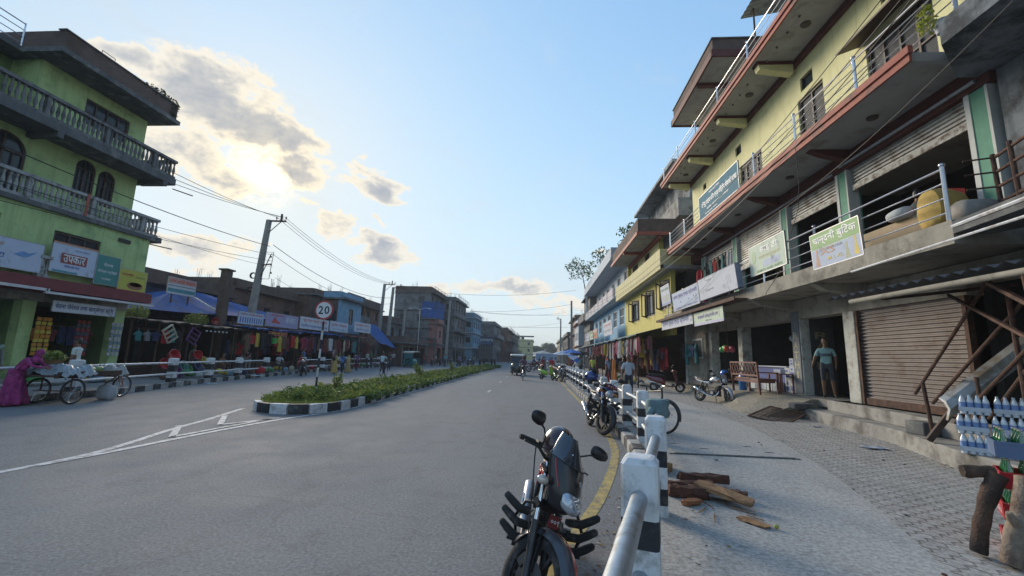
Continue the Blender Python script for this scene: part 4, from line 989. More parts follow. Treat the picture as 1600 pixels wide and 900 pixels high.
m = MB(); m.bx(-17.094, -17.06, 15.4, 15.9, 5.7, 5.85); m.build('wall_vent', M_dark, G)
# second floor with paired arched windows
A2 = [(11.5,12.75,6.4,8.65),(14.3,15.05,7.2,8.8),(15.15,15.85,7.2,8.7),(9.3,10.1,7.2,8.7)]
def arched(face, a, b, z0, z1, inn, n=10):
    r = (b-a)/2; c = (a+b)/2; zc = z1-r; fr = MB(); o_ = [(a,z0),(b,z0)]+[(c+r*math.cos(t), zc+r*math.sin(t)) for t in [PI*k/n for k in range(n+1)]]
    g = MB(); g.prism(o_, face+inn*.12, face+inn*.13, 'x')
    pts = [(face+inn*.08, y, z) for y, z in o_]; fr.tube(pts+[pts[0]], .05, 5); fr.bar((face+inn*.08,c,z0),(face+inn*.08,c,z1-.05), .06); fr.bar((face+inn*.08,a,zc),(face+inn*.08,b,zc), .06)
    fr.bar((face+inn*.08,(a+c)/2,z0),(face+inn*.08,(a+c)/2,zc), .03); fr.bar((face+inn*.08,(b+c)/2,z0),(face+inn*.08,(b+c)/2,zc), .03)
    w_ = fr.build('window', M_brownf, G); g.build('pane', M_glass, w_)
m = MB(); ops = [(a,b,c,d-(b-a)/2) for a,b,c,d in A2]
# rectangular opening up to the spring line, arch heads as fillets
wall_x(m, GX, -.25, GY0, 16.75, 6.26, 8.9, [(a,b,c,d) for a,b,c,d in A2])
for a,b,c,d in A2:
    r = (b-a)/2; cc = (a+b)/2; zc = d-r
    for s in (-1, 1):
        cor = [(cc+s*r, zc)]+[(cc+s*r*math.cos(t), zc+r*math.sin(t)) for t in [PI/2*k/8 for k in range(1,9)]]+[(cc+s*r, d)]
        m.prism(cor, GX-.25, GX, 'x')
wall_y(m, 16.5, .25, -24, GX-.252, 6.26, 8.9); m.build('second_floor_wall', M_lime, G)
for a,b,c,d in A2: arched(GX, a, b, c, d, -1)
L3 = [(14.2,16.0,10.2,11.25),(9.5,11,10,11.2)]
m = MB(); wall_x(m, GX, -.25, 12.6, 16.75, 9.2, 11.72, L3); wall_y(m, 16.5, .25, -24, GX-.252, 9.2, 11.72); wall_y(m, 12.6, .25, -24, GX-.252, 9.2, 11.72); m.build('third_floor_wall', M_lime, G)
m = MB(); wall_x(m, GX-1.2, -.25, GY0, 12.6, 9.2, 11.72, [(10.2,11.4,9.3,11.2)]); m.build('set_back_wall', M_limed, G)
window(G, GX, 'x', 14.2, 16.0, 10.2, 11.25, -1, M_brownf, M_glass, 3, 1, .07)
m = MB(); m.bx(-20.5, -20.4, GY0, 16.4, .2, 11.6); m.bx(-24, -23.8, GY0, 16.4, 0, 11.6); m.build('inner_wall', M_dark, G)
# slabs and balustrades
m = MB(); m.bx(-24, -16.98, GY0, GY1, 6.1, 6.26); m.bx(-17.6,-16.9,16.9,17.1,6.06,6.3); m.build('balcony_slab', M_conc_d, G)
m = MB(); m.bx(-24, -16.98, GY0, 17.4, 8.9, 9.2); m.build('balcony_slab', M_conc_d, G)
for y in (12.7, 16.9): m = MB(); m.bx(GX, -16.98, y-.1, y+.1, 8.7, 8.898); m.build('bracket', M_conc_d, G)
balustrade(G, 'x', -17.08, GY0, 16.98, 6.262, 7.1, M_balw, .17); balustrade(G, 'x', -17.08, GY0, 17.35, 9.202, 10.05, M_bald, .17)
balustrade(G, 'y', 17.25, -20, -17.2, 9.202, 10.05, M_bald, .17); balustrade(G, 'y', 16.9, -20, -17.2, 6.262, 7.1, M_balw, .17)
m = MB(); m.bx(-16.985, -16.96, 13.9, 14.0, 6.27, 7.12); m.build('red_pier', M_redtrim, G)
# roof with a raking front: a lower projecting slab and brick parapet behind it
m = MB(); m.prism([(-16.95,17.1),(-16.95,12.2),(-18.5,12.2),(-18.5,2),(-24,2),(-24,17.1)], 11.722, 11.9); m.build('roof_slab', M_conc_d, G)
m = MB(); m.bx(-17.3, -17.08, 12.3, 17.0, 11.902, 12.6); m.bx(-24, -17.3, 12.3, 12.5, 11.902, 12.6); m.bx(-24, -17.3, 16.8, 17.0, 11.902, 12.6); m.build('roof_parapet', M_brickd, G)
m = MB(); m.bx(-17.36, -17.03, 12.25, 17.05, 12.602, 12.65); m.build('parapet_cap', M_conc_d, G)
m = MB(); m.tube([(-17.2,13.6,12.6),(-17.2,13.6,12.85),(-17.2,14.1,12.85),(-17.2,14.1,12.6)], .015, 6); m.build('loop_bar', M_rust, G)
railing(G, [(-18.6,8.5),(-18.6,12.2)], 11.9, .9, M_steel, 3, 1.0, .015, .025, False, 'roof_railing')
for (x, y) in ((-16.9,17.4),(-16.85,16.75)):
    m = MB(); m.bar((-17.1,y,8.75 if y > 17 else 5.95),(-16.5,y+.5,8.6 if y > 17 else 5.85),.04); m.build('drain_spout', M_rust, G)
bush = thing('rooftop_bush', 'dense creeper hanging over the far roof corner of the green building', 'plant', (-17.5,16.6,12))
m = MB(); leaves(m, (-17.3,16.2,12.65),(.3,.8,.35), 500, .07); leaves(m, (-17.1,16.8,12.35),(.18,.25,.5), 200, .06); m.build('foliage', leaf_mat('dusk creeper leaves', (.02,.035,.015), (.05,.07,.025)), bush)
m = MB(); [m.tube([(-17.8,16.2,12),(-17.7+.1*k,16.2+.2*k,12.7),(-17.5,16.4+.2*k,12.2)], .012, 5) for k in range(4)]; m.build('stem', M_wood_br, bush)
# first floor slab fascia, gutter and shop opening
m = MB(); m.bx(-24, -17.1, GY0, 16.75, 3.3, 3.748); m.bx(-17.1, -16.72, GY0, 16.9, 3.36, 3.75); m.build('fascia', M_maroon, G)
m = MB(); m.bx(-16.72, -16.62, GY0, 13.0, 3.3, 3.39); m.bx(-16.72, -16.6, 13.0, 16.95, 3.22, 3.3); m.bx(-16.72,-16.62,12.95,13.05,3.22,3.39); m.build('white_gutter', pm('white gutter', (.5,.5,.52), .5), G)
m = MB(); m.bx(-24, -17.6, GY0, 16.75, 3.0, 3.298); m.build('lintel', M_plaster, G)
for y in (9.3, 13.35, 16.55):
    m = MB(); m.bx(-18.0, -17.65, y-.2, y+.2, .15, 2.999); m.build('pillar', M_lime, G)
m = MB(); m.bx(-24, -17.7, GY0, 16.75, .12, .35); m.build('shop_floor', M_conc, G)
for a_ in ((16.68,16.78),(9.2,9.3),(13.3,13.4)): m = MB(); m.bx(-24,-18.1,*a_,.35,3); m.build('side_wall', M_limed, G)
m = MB()
for k in range(4): m.bx(-20.35, -19.9, 13.6, 16.4, .8+.55*k, .84+.55*k); m.bx(-20.35,-19.9,9.5,13.1,.8+.55*k,.84+.55*k)
m.build('shelf', M_wood_br, G)
sign('white board reading a flour brand in white on red, on the green building balcony', (-16.82, 13.78, 4.52), 1.5, 1.0, LEFT, S_bluew,
     [('उपकार', -.02, .02, .72, .28, T_white), ('चामल तथा आटा', -.05, -.26, .5, .08, T_blue), ('चेतना जेनेरल', .2,.36,.5,.06,T_blue)],
     [(-.02,.02,.86,.36,pm('brick red label',(.24,.05,.05),.5)),(-.25,-.46,.8,.08,pm('teal strip',(.05,.22,.28),.5)),(0,.53,1.5,.07,pm('salmon strip',(.45,.20,.12),.5))])
sign('teal board with white lettering in the middle of the green building balcony', (-16.80, 14.95, 4.4), .88, 1.12, LEFT, pm('teal sign vinyl', (.04,.20,.19), .5, var=.08),
     [('चेतना', 0, .22, .36, .14, T_white), ('जेनेरल स्टोर्स', 0, -.06, .74, .15, T_white), ('गाईघाट', 0, -.33, .36, .1, T_white)])
sign('yellow food poster board with a red strip, rightmost on the green building balcony', (-16.78, 16.0, 4.1), 1.2, 1.05, LEFT, pm('yellow sign vinyl', (.42,.40,.06), .5, var=.1),
     [('कान्तिपुर', -.25, .30, .5, .14, T_red), ('तेल मसला दाल', .3,.25,.4,.08,T_black), ('चेतना जेनेरल स्टोर्स गाईघाट', 0, -.42, 1.1, .1, T_white)], [(0,-.42,1.2,.2,pm('crimson strip',(.36,.03,.05),.5))],
     shapes=[([(.12+.34*math.cos(a), -.12+.15*math.sin(a)) for a in [k*PI/10 for k in range(20)]], pm('bowl brown print',(.24,.10,.05),.5)),([(.14+.27*math.cos(a), -.06+.09*math.sin(a)+.003) for a in [k*PI/10 for k in range(20)]], pm('curry orange print',(.40,.17,.05),.5))])
sign('white board with orange label and blue birds at the left picture edge', (-16.82, 11.9, 4.35), 1.8, .95, LEFT, S_bluew,
     [('शुद्ध', -.35, .22, .35, .14, T_orange), ('आटा', -.3,-.1,.4,.16,T_blue)], shapes=[([(.1,0),(.35,.14),(.5,.1),(.75,.2),(.5,-.02),(.3,-.05)], pm('blue bird print',(.12,.25,.5),.5))])
balustrade(G, 'x', -16.9, 12.75, 13.1, 3.752, 4.5, M_balw, .14)
sign('long white board lettered in dark blue hanging in the shop opening of the green building', (-16.98, 14.6, 2.86), 2.2, .38, LEFT, S_white,
     [('चेतना जेनेरल तथा खाद्यान्न स्टोर', 0, .0, 2.05, .26, pm('dark blue lettering', (.012,.02,.11), .5))])

# ================================================================ LEFT: row of stalls and the houses behind
M_roofr = pm('rusty sheet roofing', (.075,.06,.055), .85, .2, var=.35, scale=4, dirt=(.14,.13,.12), dscale=2, damt=.4)
M_bluet = pm('blue tarpaulin', (.035,.10,.30), .85, var=.3, scale=3, bump=.3, bscale=8, spec=.08, dirt=(.05,.08,.16), dscale=1.5, damt=.5)
M_blued = pm('dark blue render', (.045,.06,.12), .85, var=.2, scale=1.5, streak=.5)
def stall(label, y0, y1, xf, xb, zf, zb, roof, posts=3, group=None, sides=True, wave=.04, eave=.5):
    t = thing('market_stall', label, 'stall', (xf, (y0+y1)/2, .15), group); m = MB(); n = max(6, int((y1-y0)*4)); vs = []
    for i in range(n+1):
        y = y0+(y1-y0)*i/n; k = wave*math.sin(i*2.1)+wave*.6*math.sin(i*.7+1)
        vs += [(xf+eave,y,zf+k),((xf+xb)/2,y,(zf+zb)/2+k*.4),(xb,y,zb),(xb,y,zb-.04),((xf+xb)/2,y,(zf+zb)/2+k*.4-.04),(xf+eave,y,zf+k-.05)]
    m.add(vs, [(6*i+j,6*i+(j+1)%6,6*i+6+(j+1)%6,6*i+6+j) for i in range(n) for j in range(6)]); m.build('roof', roof, t)
    for i in range(posts):
        y = y0+.15+(y1-y0-.3)*i/(posts-1); m = MB(); m.cyl((xf,y,.15),(xf,y,zf-.04),.05,n=7); m.build('post', M_wood_br, t)
    m = MB(); m.bx(xb+.05, xb+.1, y0+.1, y1-.1, .15, zb-.05)
    m.build('back_wall', M_dark, t)
    if sides: m = MB(); m.bx(xb, xf-.5, y0, y0+.06, .15, min(zf,zb)-.1); m.build('side_wall', M_dark, t)
    m = MB(); m.bx(xf-1.2, xf-.1, y0+.3, y1-.3, .55, .72); m.bx(xf-1.15, xf-.15, y0+.35, y1-.35, .15, .55); m.build('counter', M_wood_br, t)
    return t
stall('low dark stall with a rusty weed grown roof beside the green building', 17.2, 20.2, -17.9, -20.6, 2.72, 3.0, M_roofr)
stall('low dark stall with a rusty roof edge left of the blue lettered board', 20.3, 23.8, -17.9, -20.6, 2.68, 3.0, M_roofr)
stall('open stall with blue sheet eave behind the striped posts', 24.0, 30.4, -18.1, -20.8, 2.85, 3.1, M_bluet, 4)
stall('open stall with blue sheet eave behind the speed limit sign', 30.5, 37.0, -18.1, -20.8, 2.95, 3.2, M_bluet, 4)
stall('open stall with a reddish eave under the light blue house', 37.2, 43.0, -18.1, -20.8, 3.0, 3.2, pm('faded red sheet', (.20,.07,.06), .7, var=.3), 4)
# tarpaulin hip roof
hr = thing('tarpaulin_roof', 'big blue pitched tarpaulin roof behind the leaning electricity pole', 'roof', (-21,25,3))
m = MB(); rdg = [(-21.5,23.2,4.95),(-21.5,26.0,4.9)]
A,B,C_,D_ = (-19.2,19.2,3.35),(-19.0,31.0,3.75),(-24,31.0,3.6),(-24,19.2,3.3)
def saggy(p, q, r, s, n=8):
    vs = []; 
    for i in range(n+1):
        for j in range(n+1):
            u, v = i/n, j/n; a = Vector(p).lerp(Vector(q), u); b = Vector(s).lerp(Vector(r), u); w_ = a.lerp(b, v); w_.z -= .16*math.sin(PI*u)*math.sin(PI*v)+.03*math.sin(9*u+5*v); vs.append(w_)
    m.add(vs, [(i*(n+1)+j,(i+1)*(n+1)+j,(i+1)*(n+1)+j+1,i*(n+1)+j+1) for i in range(n) for j in range(n)])
saggy(A,B,rdg[1],rdg[0]); saggy(D_,C_,rdg[1],rdg[0]); saggy(A,D_,rdg[0],rdg[0]); saggy(B,C_,rdg[1],rdg[1]); m.build('tarpaulin', M_bluet, hr, smooth=60)
m = MB(); m.bar((-19.0,24.1,3.5),(-21.4,23.3,4.95),.08); m.build('white_edge', S_white, hr)
for p in ((-19.3,19.4),(-19.1,25),(-19.1,30.8),(-23.8,19.4),(-23.8,30.8)):
    m = MB(); m.cyl((p[0],p[1],.15),(p[0],p[1],3.4),.05,n=6); m.build('post', M_wood_br, hr)
def tarp(label, y0, y1, xf, z0, xb, z1, drop=.0):
    t = MB(); n = 10; vs = []
    for i in range(n+1):
        for j in range(n+1):
            u, v = i/n, j/n; vs.append((xb+(xf-xb)*v, y0+(y1-y0)*u, z1+(z0-z1)*v-drop*u*v-.12*math.sin(PI*u)*math.sin(PI*v)+.04*math.sin(11*u+3*v)))
    t.add(vs, [(i*(n+1)+j,(i+1)*(n+1)+j,(i+1)*(n+1)+j+1,i*(n+1)+j+1) for i in range(n) for j in range(n)])
    o = t.build('tarpaulin', M_bluet, None, smooth=60); return tag(o, label, 'tarpaulin')
tarp('crumpled blue tarpaulin sloping down to the street past the light blue house', 43.2, 48.5, -16.8, 2.6, -19.3, 4.7, .5)
tarp('blue tarpaulin sheet lower down beside the pair of poles', 49, 56, -16.9, 2.5, -19.5, 3.0)
# boards over the stalls
sign('white blue board with a row of printed figures, leftmost of the row above the stalls', (-18.0, 25.1, 3.42), 2.3, .72, LEFT, S_bluew, [('रेडिमेड फेन्सी स्टोर्स', 0,.22,2.0,.16,T_red)], [(-.95+.21*k,-.12,.1,.34,T_blue) for k in range(10)], tilt=.03)
sign('lilac board with a red shoe print above the stalls', (-18.0, 28.35, 3.55), 3.7, .9, LEFT, pm('lilac sign vinyl',(.27,.25,.42),.5), [('बजार', .9,.05,1.2,.4,S_white),('शुभ जुत्ता चप्पल', -.6,.28,1.4,.18,T_red)], shapes=[([(-1.2,-.1),(-.9,.2),(-.75,.0),(-.3,-.15),(-.3,-.22),(-1.2,-.22)], T_red)])
sign('long white board in red and blue print above the stalls, behind the speed limit sign', (-18.0, 32.6, 3.65), 4.3, .9, LEFT, S_white, [('न्यु गीता फेन्सी स्टोर्स', 0,.2,3.6,.28,T_red),('रेडिमेड कपडा पाइने पसल', 0,-.2,3.9,.25,T_blue)])
sign('white board in blurred reddish print, right of the speed limit sign', (-18.0, 36.7, 3.72), 3.4, .85, LEFT, S_bluew, [('सुनिता कलेक्सन', 0,.12,2.9,.3,T_red),('थोक तथा खुद्रा', 0,-.25,2.6,.16,T_grey)])
sign('white board on the front of the light blue house', (-17.7, 41.0, 3.95), 3.9, .95, LEFT, S_white, [('लक्ष्मी जेनेरल', 0,.2,3.3,.28,T_red),('फुटवेयर सेन्टर', 0,-.2,3.0,.25,T_blue)])
sign('dull red shop board hanging low under the blue eave', (-17.75, 27.6, 2.62), 2.0, .26, LEFT, T_red, [('खाजा घर', 0,0,1.5,.15,T_yellow)])
bb = sign('red and white billboard on a pole in front of the dark blue house', (-20, 21.95, 4.85), 1.85, .9, LEFT, S_white, [('रमा साडी सेन्टर', 0,.25,1.6,.2,T_red)], [(0,-.25,1.8,.2,pm('teal strip',(.05,.22,.28),.5)),(0,.27,1.82,.3,pm('pink strip',(.5,.25,.22),.5)),(0,-.0,1.8,.06,T_grey)], name='billboard', roll=.0)
for y in (21.4, 22.5): m = MB(); m.cyl((-20.06,y,.15),(-20.06,y,5.2),.04,n=6); m.build('support_post', M_rust, bb)
# houses behind the stalls
dbh = block('dark_blue_house', 'dark blue two storey house with white windows behind the first stalls', -31, -24, 20, 31, 2, 2.75, M_blued, 1, seed=21, frame_m=MATS['white window frame'] if 'white window frame' in MATS else None, trim=M_brickd, parapet='brick', win=(.8,.75))
block('brick_house', 'old brick house with an unfinished top floor behind the leaning pole', -32, -24.2, 31.2, 40, 2, 3.2, M_brick, 1, seed=22, trim=M_brickd, parapet='brick', open_ground=False, win=(.9,1.1), front=M_brickd)
block('brick_terrace', 'low soot dark brick terrace behind the speed limit sign', -31, -22.8, 40.3, 47, 3, 2.4, M_brickd, 1, seed=23, trim=M_conc_d, parapet='brick', open_ground=False, win=(.9,1.1), front=M_brick)
block('plaster_house', 'grimy plastered house between the two brick terraces', -31, -23.4, 47.2, 52, 3, 2.5, M_greyw, 1, seed=24, open_ground=False, win=(.8,1.0), slab=.7)
block('brick_terrace', 'red brown brick terrace end just left of the twin poles', -31, -22.6, 52.2, 58, 3, 2.45, M_brick, 1, seed=27, trim=M_brickd, parapet='brick', open_ground=False, win=(.9,1.1), front=M_brickd)
lb = block('light_blue_house', 'narrow light blue house front with a small balcony above the stalls', -20.6, -18.9, 38.4, 43.0, 2, 3.3, pm('washed light blue render',(.16,.30,.44),.85,var=.2,scale=2,streak=.6), 1, seed=31, front=M_brickd, trim=M_conc_d, win=(1.0,1.5), open_ground=True, rebar=False)
pl = MB(); pl.bx(-19.3, -18.9, 23.7, 24.2, .15, 6.2); pl.bx(-19.4,-18.8,23.6,24.3,6.2,6.3); tag(pl.build('brick_pillar', M_brickd, bev=.02), 'tall dark free standing pillar rising through the stall roofs', 'pillar')
# plants on the stall roofs
for lab, x, y, s, z in (('yellow green creeper mound on the rusty stall roof beside the green building', -18.3, 17.9, .55, 3.05), ('grassy clump on the rusty stall roof under the billboard', -18.6, 21.6, .8, 3.0)):
    t = thing('roof_plant', lab, 'plant', (x,y,2.9)); m = MB(); leaves(m, (x,y,z),(.35,s,.38), 420, .06); leaves(m, (x,y+s*.4,z+.1),(.25,s*.5,.5), 160, .05); m.build('foliage', M_gr1, t)
    m = MB(); m.tube([(x,y,2.8),(x,y,3.3)], .02, 5); m.build('stem', M_wood_br, t)
# farther left side
B_ = block('grey_apartment_block', 'tall grimy grey apartment block with blue tarpaulin further along the left side', -23.6, -17.8, 66, 80, 4, 2.85, M_greyw, 1, seed=41, slab=.5, front=True, parapet='brick')
block('stepped_grey_block', 'grey block with balconies hard beside the tall apartment block', -17.7, -15.4, 74, 85, 4, 2.8, M_greyw, 1, seed=42, slab=.45)
m = MB(Matrix.Translation((-.4,4.6,.3))); m.bx(-18.6,-16.2,61.0,61.1,6.9,9.4); m.bx(-16.2,-16.1,61.0,66,6.9,9.4); m.bx(-18.6,-16.0,60.9,66,9.4,9.5); tag(m.build('tarpaulin_screen', M_bluet), 'deep blue tarpaulin screen wrapped round an upper floor of the grey block', 'tarpaulin')
m = MB(Matrix.Translation((-.4,4.6,.3))); [m.bar((x,y,-.2),(x,y,9.4),.16) for x,y in ((-18.5,61.1),(-16.2,61.1),(-16.2,65.9))]; m.bx(-18.5,-16.2,61,66,6.7,6.88); m.bx(-18.5,-16.2,61.05,66,3.6,3.78); struct_t = tag(m.build('open_structure', M_conc_d), 'open concrete frame carrying the blue tarpaulin screen', 'structure')
block('pink_house', 'small faded pink house below the blue tarpaulin screen', -18.0, -16.4, 66.2, 69.8, 2, 3.2, M_pinkw, 1, seed=44)
block('concrete_frame_house', 'unfinished bare concrete house behind the twin poles', -26, -21.5, 58.5, 65, 2, 3.0, M_greyw, 1, seed=45, parapet='brick')
block('tin_stall_house', 'low shed with a tin roof between the poles and the pink house', -19.2, -16.6, 50, 60.5, 1, 2.9, M_brickd, 1, seed=46, rebar=False)
block('pale_blue_house', 'slim pale blue house with white balconies past the grey blocks', -16.0, -13.9, 86, 97, 3, 3.1, pm('dull blue render',(.13,.24,.33),.85,var=.15,scale=1.5,streak=.5), 1, seed=47, trim=M_palebl, slab=.45)
dk = block('dark_shop_house', 'dark house with a blue and white lettered board down the left side', -15.6, -11.0, 99, 116, 3, 2.95, M_greyw, 1, seed=48)
sign('dark blue board with pale latin letters high on the dark house', (-13.2, 98.6, 4.9), 4.2, 2.0, FRONT, pm('navy sign vinyl',(.02,.04,.09),.5), [('Samtera', .2,.4,3.6,.9,pm('dull white print',(.45,.5,.55),.5)),('ELECTRONICS', .2,-.5,3.0,.35,pm('dull blue print',(.1,.2,.4),.5))])
block('brick_flats', 'brick flats with awnings beyond the dark lettered house', -14, -9.5, 118, 140, 3, 2.9, M_brick, 1, seed=49, slab=.7)
block('grey_flats', 'grey flats far down the left side', -14, -9.0, 142, 170, 3, 2.9, M_greyw, 1, seed=50, slab=.6)
fy = block('pale_yellow_block', 'far pale yellow block with a flat canopy on its roof at the street end', -14, -3.6, 186, 200, 3, 2.8, pm('far pale yellow render',(.44,.42,.22),.85, streak=.3), 1, seed=51, rebar=False)
m = MB(); m.bx(-13.2,-3.2,187,192,10.3,10.7); m.bx(-8.8,-7.6,188,191,8.5,10.3); m.build('roof_canopy', M_conc_d, fy)
# tree line and blue roofs that close the street
m = MB(); m.bx(-2.8, 10, 228, 236, 0, 4.0); tb = m.build('market_shed', pm('far blue sheet',(.10,.19,.32),.8,var=.3,scale=.3)); tag(tb, 'long far blue market shed closing the street below the trees', 'shed')
def far_tree(label, x, y, h, r):
    t = thing('far_tree', label, 'tree', (x,y,0)); m = MB(); m.tube([(x,y,0),(x+.3,y,h*.5),(x,y,h*.8)], [.5,.35,.15], 7); m.build('trunk', M_wood_br, t)
    m = MB()
    for k in range(9): a = random.uniform(0,6.28); q = random.uniform(.2,.8)*r; leaves(m, (x+math.cos(a)*q, y+math.sin(a)*q, h*random.uniform(.6,.95)), (r*.5,r*.5,h*.16), 110, .55)
    m.build('crown', M_leafd, t)
for i, (x, h, lab) in enumerate(((-5,8,'leftmost far tree closing the street, beside the pale yellow block'),(0,7,'low far tree over the left half of the blue shed'),(4.5,9.5,'tallest round far tree at the street end'),(9,7.5,'far tree over the right half of the blue shed'),(14,9,'rightmost far tree behind the beige house'))): far_tree(lab, x, 245+3*i, h, 4.2)
# ================================================================ two-wheelers and other vehicles (local axes: +x forward, +y left)
def arcpts(c, r, a0, a1, n, y=0): return [(c[0]+r*math.cos(a0+(a1-a0)*i/n), y, c[1]+r*math.sin(a0+(a1-a0)*i/n)) for i in range(n+1)]
def wheel(parent, c, M, r=.30, tr=.052, rim=None, spokes=6, wire=False, disc=False, name='wheel', n=36, hubr=.05):
    rim = rim or M_black; m = MB(M)
    # tyre with a flattened tread section
    sec = [(-tr*.75,-tr*1.05),(-tr,-tr*.3),(-tr*.82,tr*.55),(-tr*.35,tr*.95),(tr*.35,tr*.95),(tr*.82,tr*.55),(tr,-tr*.3),(tr*.75,-tr*1.05)]
    R0 = r-tr; vs = []; k = len(sec)
    for i in range(n):
        a = 2*PI*i/n
        for (yy, rr) in sec: vs.append((c[0]+(R0+rr)*math.cos(a), yy, c[1]+(R0+rr)*math.sin(a)))
    m.add(vs, [(i*k+j, i*k+(j+1)%k, ((i+1)%n)*k+(j+1)%k, ((i+1)%n)*k+j) for i in range(n) for j in range(k)])
    w_ = m.build(name, M_rubber, parent, smooth=50)
    m = MB(M); m.torus((c[0],0,c[1]), R0-tr*.95, tr*.32, 'y', n, 8)
    if wire:
        for i in range(18):
            a = 2*PI*i/18; m.cyl((c[0]+.02*math.cos(a), .02*(-1)**i, c[1]+.02*math.sin(a)), (c[0]+(R0-tr)*math.cos(a+.15), 0, c[1]+(R0-tr)*math.sin(a+.15)), .0022, n=4)
    else:
        for i in range(spokes):
            a = 2*PI*i/spokes+.3; m.bar((c[0]+.03*math.cos(a),0,c[1]+.03*math.sin(a)), (c[0]+(R0-tr*.8)*math.cos(a),0,c[1]+(R0-tr*.8)*math.sin(a)), .022, .034, up=(0,1,0))
    m.cyl((c[0],-.05,c[1]),(c[0],.05,c[1]),hubr,n=14); m.cyl((c[0],-.1,c[1]),(c[0],.1,c[1]),.012,n=8)
    m.build('rim', rim, w_, smooth=40)
    if disc:
        m = MB(M); m.cyl((c[0],-.066,c[1]),(c[0],-.06,c[1]),.12,n=24); m.box((c[0]-.1,-.075,c[1]+.07),(.06,.04,.08),ry=.4); m.build('brake_disc', M_engine, w_, smooth=40)
    return w_
def fender(parent, c, r, a0, a1, w, M, mat, name='fender', th=.004, drop=.03):
    m = MB(M); rings = []
    for i in range(15):
        a = a0+(a1-a0)*i/14; f = 1-.25*abs(i/14-.5)*2; pr = []
        for k in range(-3, 4): t = k/3; pr.append((r-drop*t*t*1.0, t*w/2*f))
        o_ = [(c[0]+q*math.cos(a), y, c[1]+q*math.sin(a)) for q, y in pr]; i_ = [(c[0]+(q-th)*math.cos(a), y*.97, c[1]+(q-th)*math.sin(a)) for q, y in pr][::-1]
        rings.append(o_+i_)
    m.loft(rings); return m.build(name, mat, parent, smooth=50)
def sring(x, cz, w, h, n=14, p=2.4, top=1.0):
    out = []
    for i in range(n):
        a = 2*PI*i/n; c_, s_ = math.cos(a), math.sin(a)
        y = w/2*abs(c_)**(2/p)*(1 if c_ >= 0 else -1); z = h/2*abs(s_)**(2/p)*(1 if s_ >= 0 else -1)
        out.append((x, y*(top if s_ > 0 else 1), cz+z))
    return out
def steerM(a): return Matrix.Translation((.42,0,.9)) @ Matrix.Rotation(a, 4, Vector((-math.sin(R(26)),0,math.cos(R(26))))) @ Matrix.Translation((-.42,0,-.9))
M_seat = pm('black vinyl seat', (.018,.018,.02), .5, var=.25, scale=9, bump=.15)
M_lens = pm('headlamp lens', (.40,.44,.50), .07, .45, var=.1, scale=8, spec=.8, coat=1)
M_amber = pm('amber indicator', (.45,.16,.02), .25, coat=.6); M_clear = pm('clear indicator lens', (.5,.47,.42), .15, .2, coat=.8)
M_engine = pm('engine casting', (.06,.062,.065), .5, .6, var=.3, scale=14)
M_plate = pm('dark red number plate', (.15,.010,.013), .45); M_silver = pm('silver paint', (.38,.39,.41), .3, .6, coat=.6)
